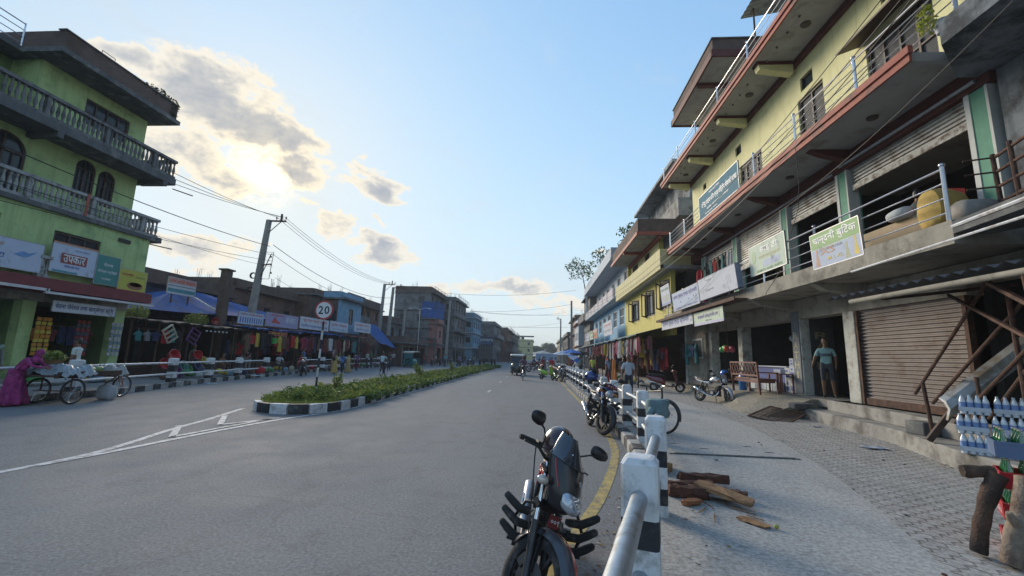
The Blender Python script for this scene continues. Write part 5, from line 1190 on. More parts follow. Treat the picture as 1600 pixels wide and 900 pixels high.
def motorcycle(label, loc, yaw, lean=8, steer=0, s=1.0, body=None, accent=None, fair=None, guard=False, name='motorcycle', rim=None, plate=None, forkc=None, group=None, fend=None, exh=None, hq=False):
    t = thing(name, label, 'motorcycle', loc, group, local=True); t.rotation_euler = (-R(lean), 0, R(yaw)); t.scale = (s,)*3
    S_ = steerM(R(steer)); I = None; body = body or M_black; accent = accent or body; fend = fend or M_black; n = 44 if hq else 24
    wheel(t, (-.66,.30), I, .30, .056, rim, 6, n=n); wheel(t, (.66,.30), S_, .30, .046, rim, 6, disc=True, name='wheel', n=n)
    # fork
    for sd in (-1, 1):
        m = MB(S_); m.cyl((.66-.01,sd*.085,.30),(.66-.16,sd*.085,.60),.027,n=12); m.box((.655,sd*.085,.29),(.05,.035,.06)); m.tube([(.50,sd*.085,.60),(.492,sd*.085,.62)],.033,10); f = m.build('fork_slider', M_engine if not forkc else forkc, t, smooth=40)
        m = MB(S_); m.cyl((.50,sd*.085,.60),(.325,sd*.085,.98),.018,n=12); m.build('fork_tube', M_chrome, f, smooth=40)
    m = MB(S_); m.box((.445,0,.72),(.07,.23,.035),ry=R(26)); m.box((.345,0,.94),(.08,.23,.03),ry=R(26)); m.cyl((.44,0,.70),(.33,0,.96),.03,n=10); m.build('fork_clamp', M_black, t)
    fender(t, (.66,.30), .335, R(-14), R(160), .15, S_, fend, 'front_fender', drop=.05)
    m = MB(S_)
    for sd in (-1,1): m.bar((.66,sd*.07,.36),(.58,sd*.062,.61),.03,.012); m.bar((.60,sd*.075,.34),(.50,sd*.066,.58),.022,.01)
    m.build('fender_stay', M_black, t)
    if accent is not body:
        m = MB(S_); rr = []
        for i in range(9): a = R(35)+R(60)*i/8; rr.append([(.66+.337*math.cos(a),.012,.30+.337*math.sin(a)),(.66+.337*math.cos(a),.045,.30+.331*math.sin(a)),(.66+.3395*math.cos(a),.045,.30+.3335*math.sin(a)),(.66+.3395*math.cos(a),.012,.30+.3395*math.sin(a))])
        m.loft(rr); m.build('fender_stripe', accent, t)
    # bars
    m = MB(S_); m.tube([(.25,-.37,1.045),(.29,-.24,1.06),(.335,-.14,1.0),(.345,0,.99),(.335,.14,1.0),(.29,.24,1.06),(.25,.37,1.045)],.012,10); hb = m.build('handlebar', M_black, t, smooth=60)
    for sd in (-1,1):
        m = MB(S_); m.tube([(.245,sd*.385,1.042),(.25,sd*.37,1.045),(.282,sd*.26,1.06)],[.016,.019,.018],12)
        for k in range(7): m.cyl((.249+.004*k,sd*(.366-.015*k),1.0455+.0018*k),(.2505+.004*k,sd*(.360-.015*k),1.0462+.0018*k),.0205,n=12)
        m.build('grip', M_rubber, hb, smooth=40)
        m = MB(S_); m.box((.292,sd*.225,1.06),(.05,.05,.05),rz=sd*.2); m.tube([(.31,sd*.22,1.055),(.345,sd*.25,1.05),(.34,sd*.32,1.045),(.315,sd*.39,1.04)],[.010,.009,.007,.008],8); m.build('lever', M_black, hb, smooth=40)
        m = MB(S_); m.tube([(.30,sd*.20,1.07),(.305,sd*.21,1.13),(.33,sd*.29,1.185),(.335,sd*.34,1.20)],[.008,.007,.007,.009],8); mr_ = m.build('mirror', M_black, t, smooth=60)
        rot = Euler((0,R(-12),R(-sd*14))).to_matrix(); sh = MB(S_); ring = []
        for (xx, sc) in ((.0,.25),(.012,.72),(-.004,.97),(-.022,1.0)):
            pr = []
            for k in range(16):
                a = 2*PI*k/16; yy = .088*sc*abs(math.cos(a))**.8*(1 if math.cos(a)>=0 else -1); zz = .050*sc*abs(math.sin(a))**.8*(1 if math.sin(a)>=0 else -1)*(1+.18*sd*math.cos(a)*-1)
                v = rot @ Vector((xx if sc > .3 else .022, yy, zz)); pr.append((v.x+.34, v.y+sd*.385, v.z+1.235))
            ring.append(pr)
        sh.loft(ring); sh.build('mirror_shell', M_black, mr_, smooth=60)
    # instruments, headlamp, cowl
    m = MB(S_); m.box((.40,0,1.03),(.09,.20,.06),ry=R(-30)); m.build('instrument_cluster', M_black, t, bev=.012)
    if fair:
        m = MB(S_); rings = []
        for z, w_, x, d in ((.735,.09,.57,.02),(.77,.18,.585,.05),(.84,.24,.585,.075),(.92,.29,.555,.08),(1.00,.33,.515,.075),(1.06,.345,.48,.07),(1.09,.27,.455,.065),(1.16,.19,.41,.05),(1.23,.11,.375,.025)):
            o_ = []; i_ = []
            for k in range(-8, 9):
                a = k/8*PI/2; o_.append((x-.0+d*math.cos(a)-(1-math.cos(a))*.10, w_/2*math.sin(a), z)); i_.append((x-.012+(d-.01)*math.cos(a)-(1-math.cos(a))*.10, (w_/2-.008)*math.sin(a), z))
            rings.append(o_+i_[::-1])
        m.loft(rings[:6]); fb = m.build('fairing', fair, t, smooth=50)
        m = MB(S_); up = [[(x+.004,y,z+.002) for x,y,z in r_] for r_ in rings[5:]]; m.loft(up); m.build('windscreen', pm('smoked windscreen', (.03,.036,.045), .12, var=.1, spec=.7, coat=.6), fb, smooth=50)
        m = MB(S_); m.tube([(x+.006,y,z) for x,y,z in rings[5][:17]], .0045, 6); m.build('screen_seam', M_engine, fb, smooth=50)
        for sd in (-1,1): m = MB(S_); m.tube([(rings[3][8+5*sd][0]+.004,rings[3][8+5*sd][1],.90),(rings[4][8+6*sd][0]+.004,rings[4][8+6*sd][1],1.0),(rings[5][8+6*sd][0]+.004,rings[5][8+6*sd][1],1.05)], .006, 5); m.build('cowl_decal', M_pred, fb, smooth=50)
        m = MB(S_); m.box((.40,0,.60),(.05,.10,.09)); m.cyl((.43,-.05,.62),(.46,-.05,.62),.04,n=14); m.build('horn', M_engine, t, bev=.006)
        # cowl ribs, screws, emblem
        m = MB(S_); 
        for zz, yy in ((1.13,-.05),(1.0,.06),(.98,-.11),(.93,.12)): m.ell((.575-(zz-.9)*.42,yy,zz),(.008,.007,.007),8,5)
        m.build('screw', M_chrome, fb)
        m = MB(S_); m.prism([(.02,.965),(-.03,1.0),(.0,1.005),(.035,.97)],.6205,.6245,'x'); m.build('emblem', M_silver, fb)
        m = MB(S_); rings = []
        for x, w_, h_ in ((.60,.17,.125),(.645,.175,.13),(.678,.135,.10),(.695,.07,.055)):
            rings.append([(x-(zz/.06)*.022, yy, .845+zz) for yy, zz in [(w_/2*abs(math.cos(a))**.7*(1 if math.cos(a)>=0 else -1)*(1+.18*math.sin(a)), h_/2*abs(math.sin(a))**.7*(1 if math.sin(a)>=0 else -1)) for a in [2*PI*k/20 for k in range(20)]]])
        m.loft(rings); hl = m.build('headlight', M_lens, t, smooth=60)
        for sd in (-1,1): q = MB(S_); q.tube([(.31,sd*.24,1.05),(.42,sd*.20,1.02),(.50,sd*.15,.86),(.44,sd*.13,.66)] if sd > 0 else [(.31,-.26,1.05),(.40,-.30,.98),(.47,-.24,.80),(.52,-.13,.55),(.62,-.10,.38)],.0055,6); q.tube([(.30,sd*.2,1.05),(.38,sd*.16,1.08),(.46,sd*.1,.95),(.40,sd*.08,.75)],.005,6); q.build('control_cable', M_black, t, smooth=60)
        m = MB(S_); m.ell((.683,.0,.85),(.012,.03,.03),12,8); m.build('bulb_reflector', M_chrome, hl, smooth=60)
    else:
        m = MB(S_); m.lathe([(.03,.0),(.075,.03),(.088,.09),(.088,.11)],20,(.46,0,.86),'x'); hs = m.build('headlight_shell', accent, t, smooth=50)
        m = MB(S_); m.lathe([(.086,0),(.082,.02),(.05,.035),(.01,.04)],20,(.568,0,.86),'x'); m.build('headlight', M_lens, hs, smooth=60)
        m = MB(S_); m.prism([(-.11,.93),(.11,.93),(.09,1.06),(.0,1.10),(-.09,1.06)],.48,.50,'x'); m.build('cowl', body, t, bev=.01)
    for sd in (-1,1):
        m = MB(S_); m.cyl((.48,sd*.09,.88),(.47,sd*.16,.88),.009,n=8); i_ = m.build('indicator_stalk', M_black, t)
        m = MB(S_); m.ell((.48,sd*.20,.88),(.034,.054,.032),12,8); m.build('indicator', M_clear if fair else M_amber, i_, smooth=60)
    if plate is not None:
        pc = Vector(plate[1]); m = MB(S_); m.box(pc,(.006,plate[2],plate[3]),ry=R(-14)); p_ = m.build('number_plate', M_plate, t)
        text_mesh(plate[0], plate[2]*.8, plate[3]*.42, S_ @ frame(pc+Vector((.004,0,0)), (0,1,0), tilt=R(-14)), T_white, 'lettering', p_)
    # tank, seat, tail
    m = MB(); m.loft([sring(.36,.84,.13,.10),sring(.30,.86,.23,.20),sring(.18,.88,.29,.24),sring(.02,.87,.28,.21),sring(-.10,.84,.20,.14),sring(-.16,.82,.16,.08)]); tk = m.build('fuel_tank', body, t, smooth=60)
    m = MB(); m.lathe([(.035,0),(.035,.012),(.02,.018)],14,(.12,0,.992)); m.build('fuel_cap', M_chrome, tk, smooth=40)
    if accent is not body:
        for sd in (-1,1): m = MB(); m.box((.16,sd*.143,.86),(.22,.012,.07),ry=.2); m.build('tank_stripe', accent, tk, bev=.004)
    m = MB(); m.loft([sring(-.12,.835,.16,.05),sring(-.22,.825,.24,.09),sring(-.45,.83,.27,.09),sring(-.62,.86,.24,.09),sring(-.80,.88,.14,.05)]); m.build('seat', M_seat, t, smooth=60)
    m = MB(); m.loft([sring(-.15,.74,.20,.14),sring(-.4,.75,.21,.13),sring(-.65,.79,.18,.11),sring(-.86,.85,.12,.07)]); m.build('tail_panel', accent, t, smooth=60)
    m = MB(); m.box((-.9,0,.82),(.03,.12,.05)); m.build('tail_light', pm('red tail lens',(.3,.01,.01),.2,coat=.5), t, bev=.008)
    m = MB(); m.tube([(-.68,.1,.88),(-.86,.1,.92),(-.93,0,.92),(-.86,-.1,.92),(-.68,-.1,.88)],.011,8); m.build('grab_rail', M_alu, t, smooth=60)
    fender(t, (-.66,.30), .345, R(30), R(165), .15, None, M_black, 'rear_fender')
    # engine and frame
    m = MB(); m.box((.08,0,.38),(.34,.24,.20),ry=-.1); m.cyl((.05,-.15,.36),(.05,.15,.36),.10,n=18); m.cyl((-.08,-.14,.38),(-.08,.14,.38),.075,n=16)
    for k in range(7): m.box((.19+.012*k,0,.50+.022*k),(.17,.19,.011),ry=-.35)
    m.cyl((.22,0,.5),(.28,0,.66),.055,n=12); e_ = m.build('engine', M_engine, t, smooth=35)
    m = MB(); m.cyl((.05,-.156,.36),(.05,-.15,.36),.07,n=16); m.cyl((.05,.15,.36),(.05,.156,.36),.08,n=16); m.build('engine_cover', M_alu, e_, smooth=40)
    m = MB(); m.tube([(.38,0,.88),(.34,0,.62),(.24,0,.34),(.1,0,.26),(-.2,0,.26),(-.3,0,.42)],.017,8); m.tube([(.36,0,.90),(0,0,.78),(-.3,0,.74),(-.8,0,.82)],.02,8)
    for sd in (-1,1): m.tube([(-.28,sd*.08,.42),(-.66,sd*.1,.30)],.018,8); m.tube([(-.3,sd*.09,.42),(-.45,sd*.1,.76)],.014,8)
    m.box((.12,0,.28),(.04,.5,.03)); m.box((-.3,0,.32),(.04,.46,.03)); m.build('frame', M_black, t, smooth=50)
    for sd in (-1,1):
        m = MB(); m.cyl((-.62,sd*.125,.34),(-.44,sd*.125,.74),.02,n=8)
        for k in range(8): m.cyl((-.6+.018*k,sd*.125,.385+.04*k),(-.595+.018*k,sd*.125,.396+.04*k),.032,n=10)
        m.build('shock_absorber', M_engine, t, smooth=40)
        m = MB(); m.cyl((.10,sd*.16,.29),(.10,sd*.30,.30),.014,n=8); m.build('foot_peg', M_rubber, t)
    m = MB(); m.tube([(.28,-.05,.46),(.33,-.12,.38),(.26,-.17,.27),(.05,-.18,.24),(-.22,-.19,.30)],.019,10); ex = m.build('exhaust_pipe', M_chrome if not fair else M_engine, t, smooth=60)
    m = MB(); m.tube([(-.20,-.19,.30),(-.26,-.195,.325),(-.62,-.21,.47),(-.72,-.215,.51),(-.74,-.216,.518)],[.022,.045,.052,.05,.032],14); mu = m.build('muffler', exh or M_alu, ex, smooth=50)
    m = MB(); m.box((-.42,-.248,.40),(.26,.012,.06),ry=R(21.5)); m.build('heat_shield', M_chrome, mu, bev=.004)
    m = MB()
    for k in range(5): m.ell((-.33-.04*k,-.2555,.365+.0165*k),(.008,.003,.008),8,4)
    m.build('shield_holes', M_black, mu)
    if guard:
        for sd in (-1,1):
            m = MB(); m.tube([(.33,sd*.04,.70),(.33,sd*.2,.68),(.30,sd*.26,.55),(.27,sd*.22,.36),(.24,sd*.05,.30)],.013,8); g = m.build('leg_guard', M_black, t, smooth=60)
            for k, (zz, ln) in enumerate(((.665,.30),(.565,.30),(.465,.28))):
                p = MB(); p.tube([(.345,sd*.12,zz-.045),(.352,sd*.15,zz-.045),(.355,sd*.24,zz-.035),(.345,sd*.30,zz+.0),(.325,sd*(.30+.055*ln/.3),zz+.03),(.32,sd*(.307+.06*ln/.3),zz+.034)],[.018,.03,.031,.030,.026,.012],12); p.build('guard_pad', M_rubber, g, smooth=60)
    m = MB(); m.tube([(.0,.12,.26),(-.05,.2,.10),(-.07,.25,.0-.0)],.011,8); m.build('side_stand', M_black, t, smooth=50)
    return t
def helmet(label, loc, rz, shell, visor=None, s=1.0, rx=0.0):
    t = thing('helmet', label, 'helmet', loc, local=True); t.rotation_euler = (rx, 0, rz); t.scale = (s,)*3
    m = MB(); m.ell((0,0,.13), (.145,.125,.135), 24, 14, z0=-.62); m.build('shell', shell, t, smooth=70)
    m = MB(); rr = []
    for k in range(5):
        a = R(-28)+R(52)*k/4; rr.append([((.149)*math.cos(a)*math.cos(b), .129*math.cos(a)*math.sin(b), .13+.138*math.sin(a)) for b in [R(-62)+R(124)*j/12 for j in range(13)]]+[((.142)*math.cos(a)*math.cos(b), .122*math.cos(a)*math.sin(b), .13+.131*math.sin(a)) for b in [R(62)-R(124)*j/12 for j in range(13)]])
    m.loft(rr); m.build('visor', visor or glass_mat('dark visor',(.01,.01,.012),.05), t, smooth=60)
    m = MB(); m.torus((0,0,.05),.118,.012,'z',24,6); m.build('trim', M_black, t, smooth=60)
    return t
M_pred = pm('glossy red paint', (.34,.015,.02), .22, var=.06, coat=.8); M_pblack = pm('glossy black cowl', (.010,.012,.017), .3, var=.15, scale=3, coat=.25)
M_pblue = pm('deep blue paint', (.02,.05,.22), .25, coat=.8); M_pgreen = pm('lime green plastic', (.22,.42,.04), .3, coat=.6); M_pmaroon = pm('dark cherry paint', (.13,.008,.015), .25, coat=.8)
M_pwhite = pm('white gloss paint', (.5,.51,.52), .28, coat=.6); M_porange = pm('orange decal paint', (.45,.10,.02), .3, coat=.5)
HB = (-.006, 3.375, 0)
hero = motorcycle('black and red motorcycle with a dark cowl and padded leg guards parked nearest the camera', HB, -93.0, 10.7, 46.2, .887, M_pblack, M_pred, M_pblack, True, fend=pm('dark grey fender plastic', (.055,.06,.07), .3, var=.15, coat=.4), plate=('००१', (.545,.035,.665), .115, .085), forkc=M_engine, exh=M_alu, hq=True)
# tank flash in red on the hero bike
recolor(hero, {'fuel_tank': M_pred})
bpy.context.view_layer.update()
def on_bike(b, p): return b.matrix_world @ Vector(p)
p = on_bike(hero, (-.06,-.0,.93)); h = helmet('dark maroon helmet resting on the seat of the nearest motorcycle', (p.x,p.y,p.z), R(100), pm('maroon black helmet', (.03,.012,.02), .25, var=.3, scale=6, coat=.6), s=1.0)
mc2 = motorcycle('blue and white motorcycle with a red plate parked against the railing', (1.29,10.1,0), -83, 8, 22, 1.0, M_pblue, M_pwhite, None, True, plate=('बा ४५ प', (.56,0,1.02), .30, .08), rim=M_black, exh=M_alu)
bpy.context.view_layer.update()
p = on_bike(mc2, (.24,-.32,1.02)); helmet('blue helmet hanging on the handlebar of the motorcycle by the railing', tuple(p), R(150), pm('blue helmet paint',(.02,.045,.2),.25,coat=.5), s=1.05)
mc3 = motorcycle('silver and orange motorcycle standing side on below the shop bench', (6.25,16.2,.155), -64, 6, -25, .95, M_silver, M_pwhite, None, False, plate=None, rim=M_chrome, fend=M_silver, exh=M_chrome)
bpy.context.view_layer.update()
p = on_bike(mc3, (.22,.30,1.0)); helmet('bright blue helmet hanging on the mirror of the silver motorcycle', tuple(p), R(-60), pm('bright blue helmet paint',(.01,.10,.42),.22,coat=.6), s=1.05)
m = MB(); m.box((0,0,0),(.1,.26,.2)); 
motorcycle('black motorcycle parked nose out behind the green scooter', (1.25,29.7,0), -78, 7, 10, 1.0, M_black, M_silver, None, False, rim=M_silver)
motorcycle('grey motorcycle squeezed between the black one and the railing', (1.35,32.5,0), -60, 8, 5, 1.0, M_silver, M_black, None, False)
motorcycle('dark red motorcycle parked at the left kerb by the striped posts', (-14.9,26.2,0), 110, 8, 15, 1.0, M_pmaroon, M_black, None, False)
motorcycle('dark motorcycle crossing the street behind the auto rickshaw', (-.6,46,0), 12, 0, 0, 1.05, M_black, M_pred, None, False)
for i, (x, y, a, c, lab) in enumerate(((-14.6,57,100,M_pred,'red motorcycle standing far down the left kerb past the teal rickshaw'),(-13.6,58.5,80,M_black,'black motorcycle in the far left parked group'),(-12.6,60,95,M_pmaroon,'cherry red motorcycle in the far left parked group'),(-11.4,59,-60,M_pblue,'blue motorcycle nearest the median in the far left group'),(-10.6,64,70,M_silver,'silver motorcycle at the far end of the left parked group'))):
    motorcycle(lab, (x,y,0), a, 6, 0, 1.0, c, M_black, None, False, group='motorcycles parked far down the left side')

def scooter(label, loc, yaw, body, s=1.0, lean=5, steer=0, group=None, accent=None):
    t = thing('scooter', label, 'scooter', loc, group, local=True); t.rotation_euler = (-R(lean),0,R(yaw)); t.scale = (s,)*3; accent = accent or body
    S_ = Matrix.Translation((.5,0,.6)) @ Matrix.Rotation(R(steer),4,Vector((-.35,0,.93)).normalized()) @ Matrix.Translation((-.5,0,-.6))
    wheel(t, (-.55,.22), None, .22, .05, M_alu, 5, n=24); wheel(t, (.62,.22), S_, .22, .045, M_alu, 5, n=24)
    fender(t, (.62,.22), .26, R(0), R(140), .14, S_, body, 'front_fender', drop=.05)
    m = MB(S_); m.cyl((.60,.07,.24),(.47,.05,.6),.02,n=8); m.cyl((.60,-.07,.24),(.47,-.05,.6),.02,n=8); m.build('fork', M_engine, t)
    m = MB(); m.loft([[(.50,-.19,.36),(.56,0,.34),(.50,.19,.36),(.46,.17,.36),(.46,-.17,.36)],[(.46,-.21,.6),(.55,0,.62),(.46,.21,.6),(.41,.18,.6),(.41,-.18,.6)],[(.38,-.15,.86),(.46,0,.88),(.38,.15,.86),(.34,.12,.86),(.34,-.12,.86)]]); m.build('leg_shield', body, t, smooth=50)
    m = MB(); m.loft([sring(.48,.28,.26,.06),sring(.2,.26,.3,.06),sring(-.05,.27,.3,.08)]); m.build('floorboard', accent, t, smooth=50)
    m = MB(); m.loft([sring(-.02,.42,.22,.30),sring(-.15,.50,.30,.38),sring(-.45,.54,.32,.36),sring(-.75,.62,.24,.22),sring(-.9,.68,.12,.1)]); m.build('rear_body', body, t, smooth=60)
    m = MB(); m.loft([sring(-.0,.72,.18,.06),sring(-.15,.75,.27,.10),sring(-.5,.77,.28,.10),sring(-.78,.79,.2,.07)]); m.build('seat', M_seat, t, smooth=60)
    m = MB(S_); m.loft([sring(.30,.96,.14,.10),sring(.38,.97,.26,.15),sring(.47,.95,.22,.13),sring(.50,.94,.1,.07)]); hd = m.build('head_cowl', body, t, smooth=60)
    m = MB(S_); m.ell((.475,0,.94),(.04,.08,.045),14,8); m.build('headlight', M_lens, hd, smooth=60)
    m = MB(S_); m.tube([(.26,-.33,1.0),(.33,-.12,.99),(.33,.12,.99),(.26,.33,1.0)],.015,8); hb = m.build('handlebar', M_black, t, smooth=60)
    for sd in (-1,1):
        m = MB(S_); m.tube([(.30,sd*.2,1.0),(.31,sd*.25,1.14)],.007,6); m.ell((.31,sd*.28,1.19),(.015,.06,.05),12,8); m.build('mirror', M_black, t, smooth=60)
    m = MB(); m.tube([(-.25,-.16,.28),(-.7,-.18,.33)],[.03,.05],10); m.build('muffler', M_engine, t, smooth=50)
    m = MB(); m.box((-.3,0,.24),(.35,.2,.14)); m.build('engine', M_engine, t, bev=.02)
    return t
scooter('lime green scooter parked in the street by the railing', (.45,31.3,0), -48, M_pgreen, 1.0, 5, -10, accent=M_pwhite)
scooter('dark cherry red scooter parked before the garment shop', (5.95,21.0,.155), -22, M_pmaroon, 1.0, 5, 12)
helmet('orange helmet on the seat of the lime green scooter', (.12,31.75,.80), R(-48), pm('orange helmet paint',(.55,.2,.05),.25,coat=.6), s=1.1)

def bicycle(label, loc, yaw, s=1.0, lean=4, steer=0, basket=False, name='bicycle', paint=None):
    t = thing(name, label, 'bicycle', loc, local=True); t.rotation_euler = (-R(lean),0,R(yaw)); t.scale = (s,)*3; paint = paint or M_black
    S_ = Matrix.Translation((.42,0,.8)) @ Matrix.Rotation(R(steer),4,Vector((-.3,0,.95)).normalized()) @ Matrix.Translation((-.42,0,-.8))
    wheel(t, (-.52,.34), None, .34, .022, M_chrome, wire=True, n=36, hubr=.022); wheel(t, (.56,.34), S_, .34, .022, M_chrome, wire=True, n=36, hubr=.022)
    m = MB()
    for a, b in (((.40,0,.86),(-.16,0,.80)),((.42,0,.74),(-.06,0,.28)),((-.16,0,.88),(-.06,0,.28))): m.cyl(a, b, .016, n=8)
    for sd in (-1,1): m.cyl((-.06,sd*.03,.28),(-.52,sd*.05,.34),.009,n=6); m.cyl((-.15,sd*.02,.78),(-.52,sd*.05,.34),.008,n=6)
    m.cyl((.43,0,.7),(.385,0,.92),.02,n=8); m.build('frame', paint, t, smooth=40)
    m = MB(S_)
    for sd in (-1,1): m.tube([(.56,sd*.045,.34),(.46,sd*.04,.66),(.44,0,.7)],.011,6)
    m.build('fork', M_chrome, t, smooth=40)
    m = MB(S_); m.tube([(.16,-.27,.98),(.30,-.26,1.0),(.39,-.1,.99),(.39,.1,.99),(.30,.26,1.0),(.16,.27,.98)],.011,8); m.cyl((.38,0,.9),(.39,0,.99),.012,n=8); m.build('handlebar', M_chrome, t, smooth=60)
    m = MB(); m.loft([sring(-.32,.93,.22,.05),sring(-.2,.94,.16,.06),sring(-.02,.92,.05,.04)]); m.cyl((-.16,0,.84),(-.17,0,.92),.012,n=8); m.build('saddle', M_seat, t, smooth=60)
    m = MB(); m.cyl((-.06,-.05,.28),(-.06,.05,.28),.075,n=16); m.bar((-.06,.06,.28),(.06,.07,.16),.018); m.bar((-.06,-.06,.28),(-.18,-.07,.40),.018); m.box((.07,.12,.155),(.08,.09,.02)); m.box((-.19,-.12,.405),(.08,.09,.02)); m.build('crank', M_alu, t, smooth=40)
    m = MB(); m.box((-.55,0,.74),(.36,.13,.02))
    for sd in (-1,1): m.cyl((-.52,sd*.06,.34),(-.68,sd*.06,.74),.006,n=5)
    m.build('carrier', M_black, t); fender(t, (-.52,.34), .375, R(20), R(170), .06, None, M_black, 'rear_fender'); fender(t, (.56,.34), .375, R(-5), R(120), .06, S_, M_black, 'front_fender')
    return t
bicycle('old black bicycle leaning behind the third striped post', (2.30,9.5,.155), -70, .97, 6, 20)
# cargo tricycle of the vegetable seller
CT = thing('cargo_tricycle', 'flat bed cargo tricycle loaded with vegetables and plastic bags', 'tricycle', (-12.85,11.2,0), local=True); CT.rotation_euler = (0,0,R(93))
for yy in (-.48,.48): wheel(CT, (-.55,.33), Matrix.Translation((0,yy,0)), .33, .024, M_chrome, wire=True, n=36, hubr=.03)
wheel(CT, (1.35,.33), steerM(0) @ Matrix.Translation((0,0,0)), .33, .024, M_chrome, wire=True, n=36, hubr=.03)
m = MB(); m.box((-.2,0,.74),(1.75,1.12,.05)); m.box((-.2,.55,.80),(1.75,.03,.1)); m.box((-.2,-.55,.80),(1.75,.03,.1)); m.build('bed', M_wood_br, CT)
m = MB()
for yy in (-.4,.4): m.tube([(-.55,yy,.33),(-.55,yy,.72)],.018,6); m.tube([(-1.0,yy,.70),(.6,yy,.70),(1.1,0,.62)],.018,6)
m.tube([(-.55,-.6,.33),(-.55,.6,.33)],.016,6); m.tube([(1.1,0,.62),(1.18,0,.85)],.02,6); m.tube([(.6,0,.30),(1.12,0,.62)],.018,6); m.build('frame', M_rust, CT, smooth=40)
m = MB(); m.tube([(1.35,.05,.33),(1.2,.04,.72),(1.16,0,.9)],.013,6); m.tube([(1.35,-.05,.33),(1.2,-.04,.72),(1.16,0,.9)],.013,6); m.build('fork', M_porange, CT, smooth=40)
m = MB(); m.tube([(.95,-.28,1.0),(1.12,-.2,1.02),(1.16,0,.98),(1.12,.2,1.02),(.95,.28,1.0)],.012,6); m.build('handlebar', M_chrome, CT, smooth=50)

def auto_rickshaw(label, loc, yaw, body, roof, s=1.0, dark=True):
    t = thing('auto_rickshaw', label, 'auto rickshaw', loc, local=True); t.rotation_euler = (0,0,R(yaw)); t.scale = (s,)*3
    wheel(t, (1.05,.22), None, .22, .055, M_alu, 4, n=20)
    for yy in (-.58,.58): wheel(t, (-.75,.22), Matrix.Translation((0,yy,0)), .22, .055, M_alu, 4, n=20)
    m = MB(); m.loft([sring(-1.35,.62,1.15,.72,16,4),sring(-1.2,.60,1.3,.86,16,4),sring(-.3,.58,1.32,.82,16,4)]); m.build('rear_body', body, t, smooth=40)
    m = MB(); m.bx(-.3,.8,-.62,.62,.24,.34); m.build('floor', M_black, t)
    m = MB(); m.loft([sring(.78,.66,1.16,.86,16,4),sring(1.0,.66,1.06,.84,16,3.4),sring(1.22,.62,.72,.66,16,3),sring(1.34,.56,.3,.3,16,3)]); m.build('front_cowl', body, t, smooth=40)
    m = MB()
    for yy in (-.6,.6): m.tube([(.86,yy*.93,1.0),(.60,yy,1.68)],.03,6); m.tube([(-.3,yy,.9),(-.32,yy,1.72)],.025,6); m.tube([(-1.3,yy,.9),(-1.25,yy,1.68)],.03,6)
    m.build('frame', M_black, t)
    m = MB(); m.loft([sring(-1.4,1.66,1.2,.16,16,4),sring(-1.1,1.76,1.34,.14,16,4),sring(.3,1.78,1.34,.12,16,4),sring(.72,1.70,1.2,.08,16,4)]); m.build('roof', roof, t, smooth=50)
    m = MB(); m.add([(.90,-.52,1.06),(.90,.52,1.06),(.68,.50,1.64),(.68,-.50,1.64)],[(0,1,2,3)]); m.add([(.885,-.52,1.06),(.885,.52,1.06),(.665,.50,1.64),(.665,-.50,1.64)],[(3,2,1,0)]); m.build('windscreen', M_glass, t)
    m = MB(); m.bx(-1.32,-1.28,-.5,.5,1.05,1.6); m.build('rear_screen', M_glass if dark else body, t)
    m = MB(); m.box((-.7,0,.95),(.5,1.1,.16)); m.box((-1.0,0,1.2),(.12,1.1,.5)); m.box((.2,0,.7),(.36,.5,.14)); m.build('seat', M_seat, t, bev=.03)
    for yy in (-.33,.33):
        m = MB(); m.lathe([(.09,0),(.085,.03),(.03,.05)],14,(1.12,yy,.80),'x'); m.build('headlight', M_lens, t, smooth=50)
    fender(t, (1.05,.22), .28, R(-10), R(150), .18, None, body, 'front_fender')
    m = MB(); m.cyl((.78,.66,1.1),(.78,.78,1.12),.01,n=6); m.cyl((.78,-.66,1.1),(.78,-.78,1.12),.01,n=6); m.box((.78,.8,1.14),(.02,.1,.14)); m.box((.78,-.8,1.14),(.02,.1,.14)); m.build('mirror', M_black, t)
    return t
auto_rickshaw('dark green black auto rickshaw driving towards the camera', (-1.95,37.2,0), -92, pm('dark bottle green paint',(.012,.022,.02),.3,coat=.5), pm('white rickshaw roof',(.42,.43,.42),.5), .98)
ar = auto_rickshaw('teal auto rickshaw with a pale roof seen from behind at the left kerb', (-14.9,49,0), 86, pm('teal paint',(.02,.15,.17),.35,coat=.5), pm('cream rickshaw roof',(.45,.43,.36),.6), 1.0, False)
m = MB(); m.torus((-1.44,0,.7),.24,.05,'x',20,6); m.build('spare_wheel', M_rubber, ar)
# lorry at the far end of the median
TK = thing('lorry', 'grey lorry with a tall box body parked beyond the median', 'lorry', (-8.7,70,0), local=True); TK.rotation_euler = (0,0,R(90))
m = MB(); m.bx(-3.4,1.6,-1.15,1.15,1.0,3.1); m.build('cargo_box', pm('dusty grey tarpaulin',(.09,.095,.10),.8,var=.2), TK)
m = MB()
for k in range(6): m.bx(-3.45,-3.4,-1.1+.42*k,-1.04+.42*k,1.0,3.1)
for z in (1.0,1.7,2.4,3.05): m.bx(-3.46,-3.4,-1.15,1.15,z,z+.06)
m.build('tailgate', M_rust, TK)
m = MB(); m.loft([sring(1.65,1.6,2.1,1.7,16,6),sring(2.6,1.55,2.1,1.6,16,6),sring(2.95,1.3,2.0,1.1,16,6)]); m.build('cab', M_pblue, TK, smooth=30)
m = MB(); m.bx(-3.4,2.8,-.5,.5,.6,1.0); m.build('chassis', M_black, TK)
for x in (-2.3,2.2):
    for yy in (-.95,.95): wheel(TK, (x,.48), Matrix.Translation((0,yy,0)), .48, .12, M_rust, 5, n=20)
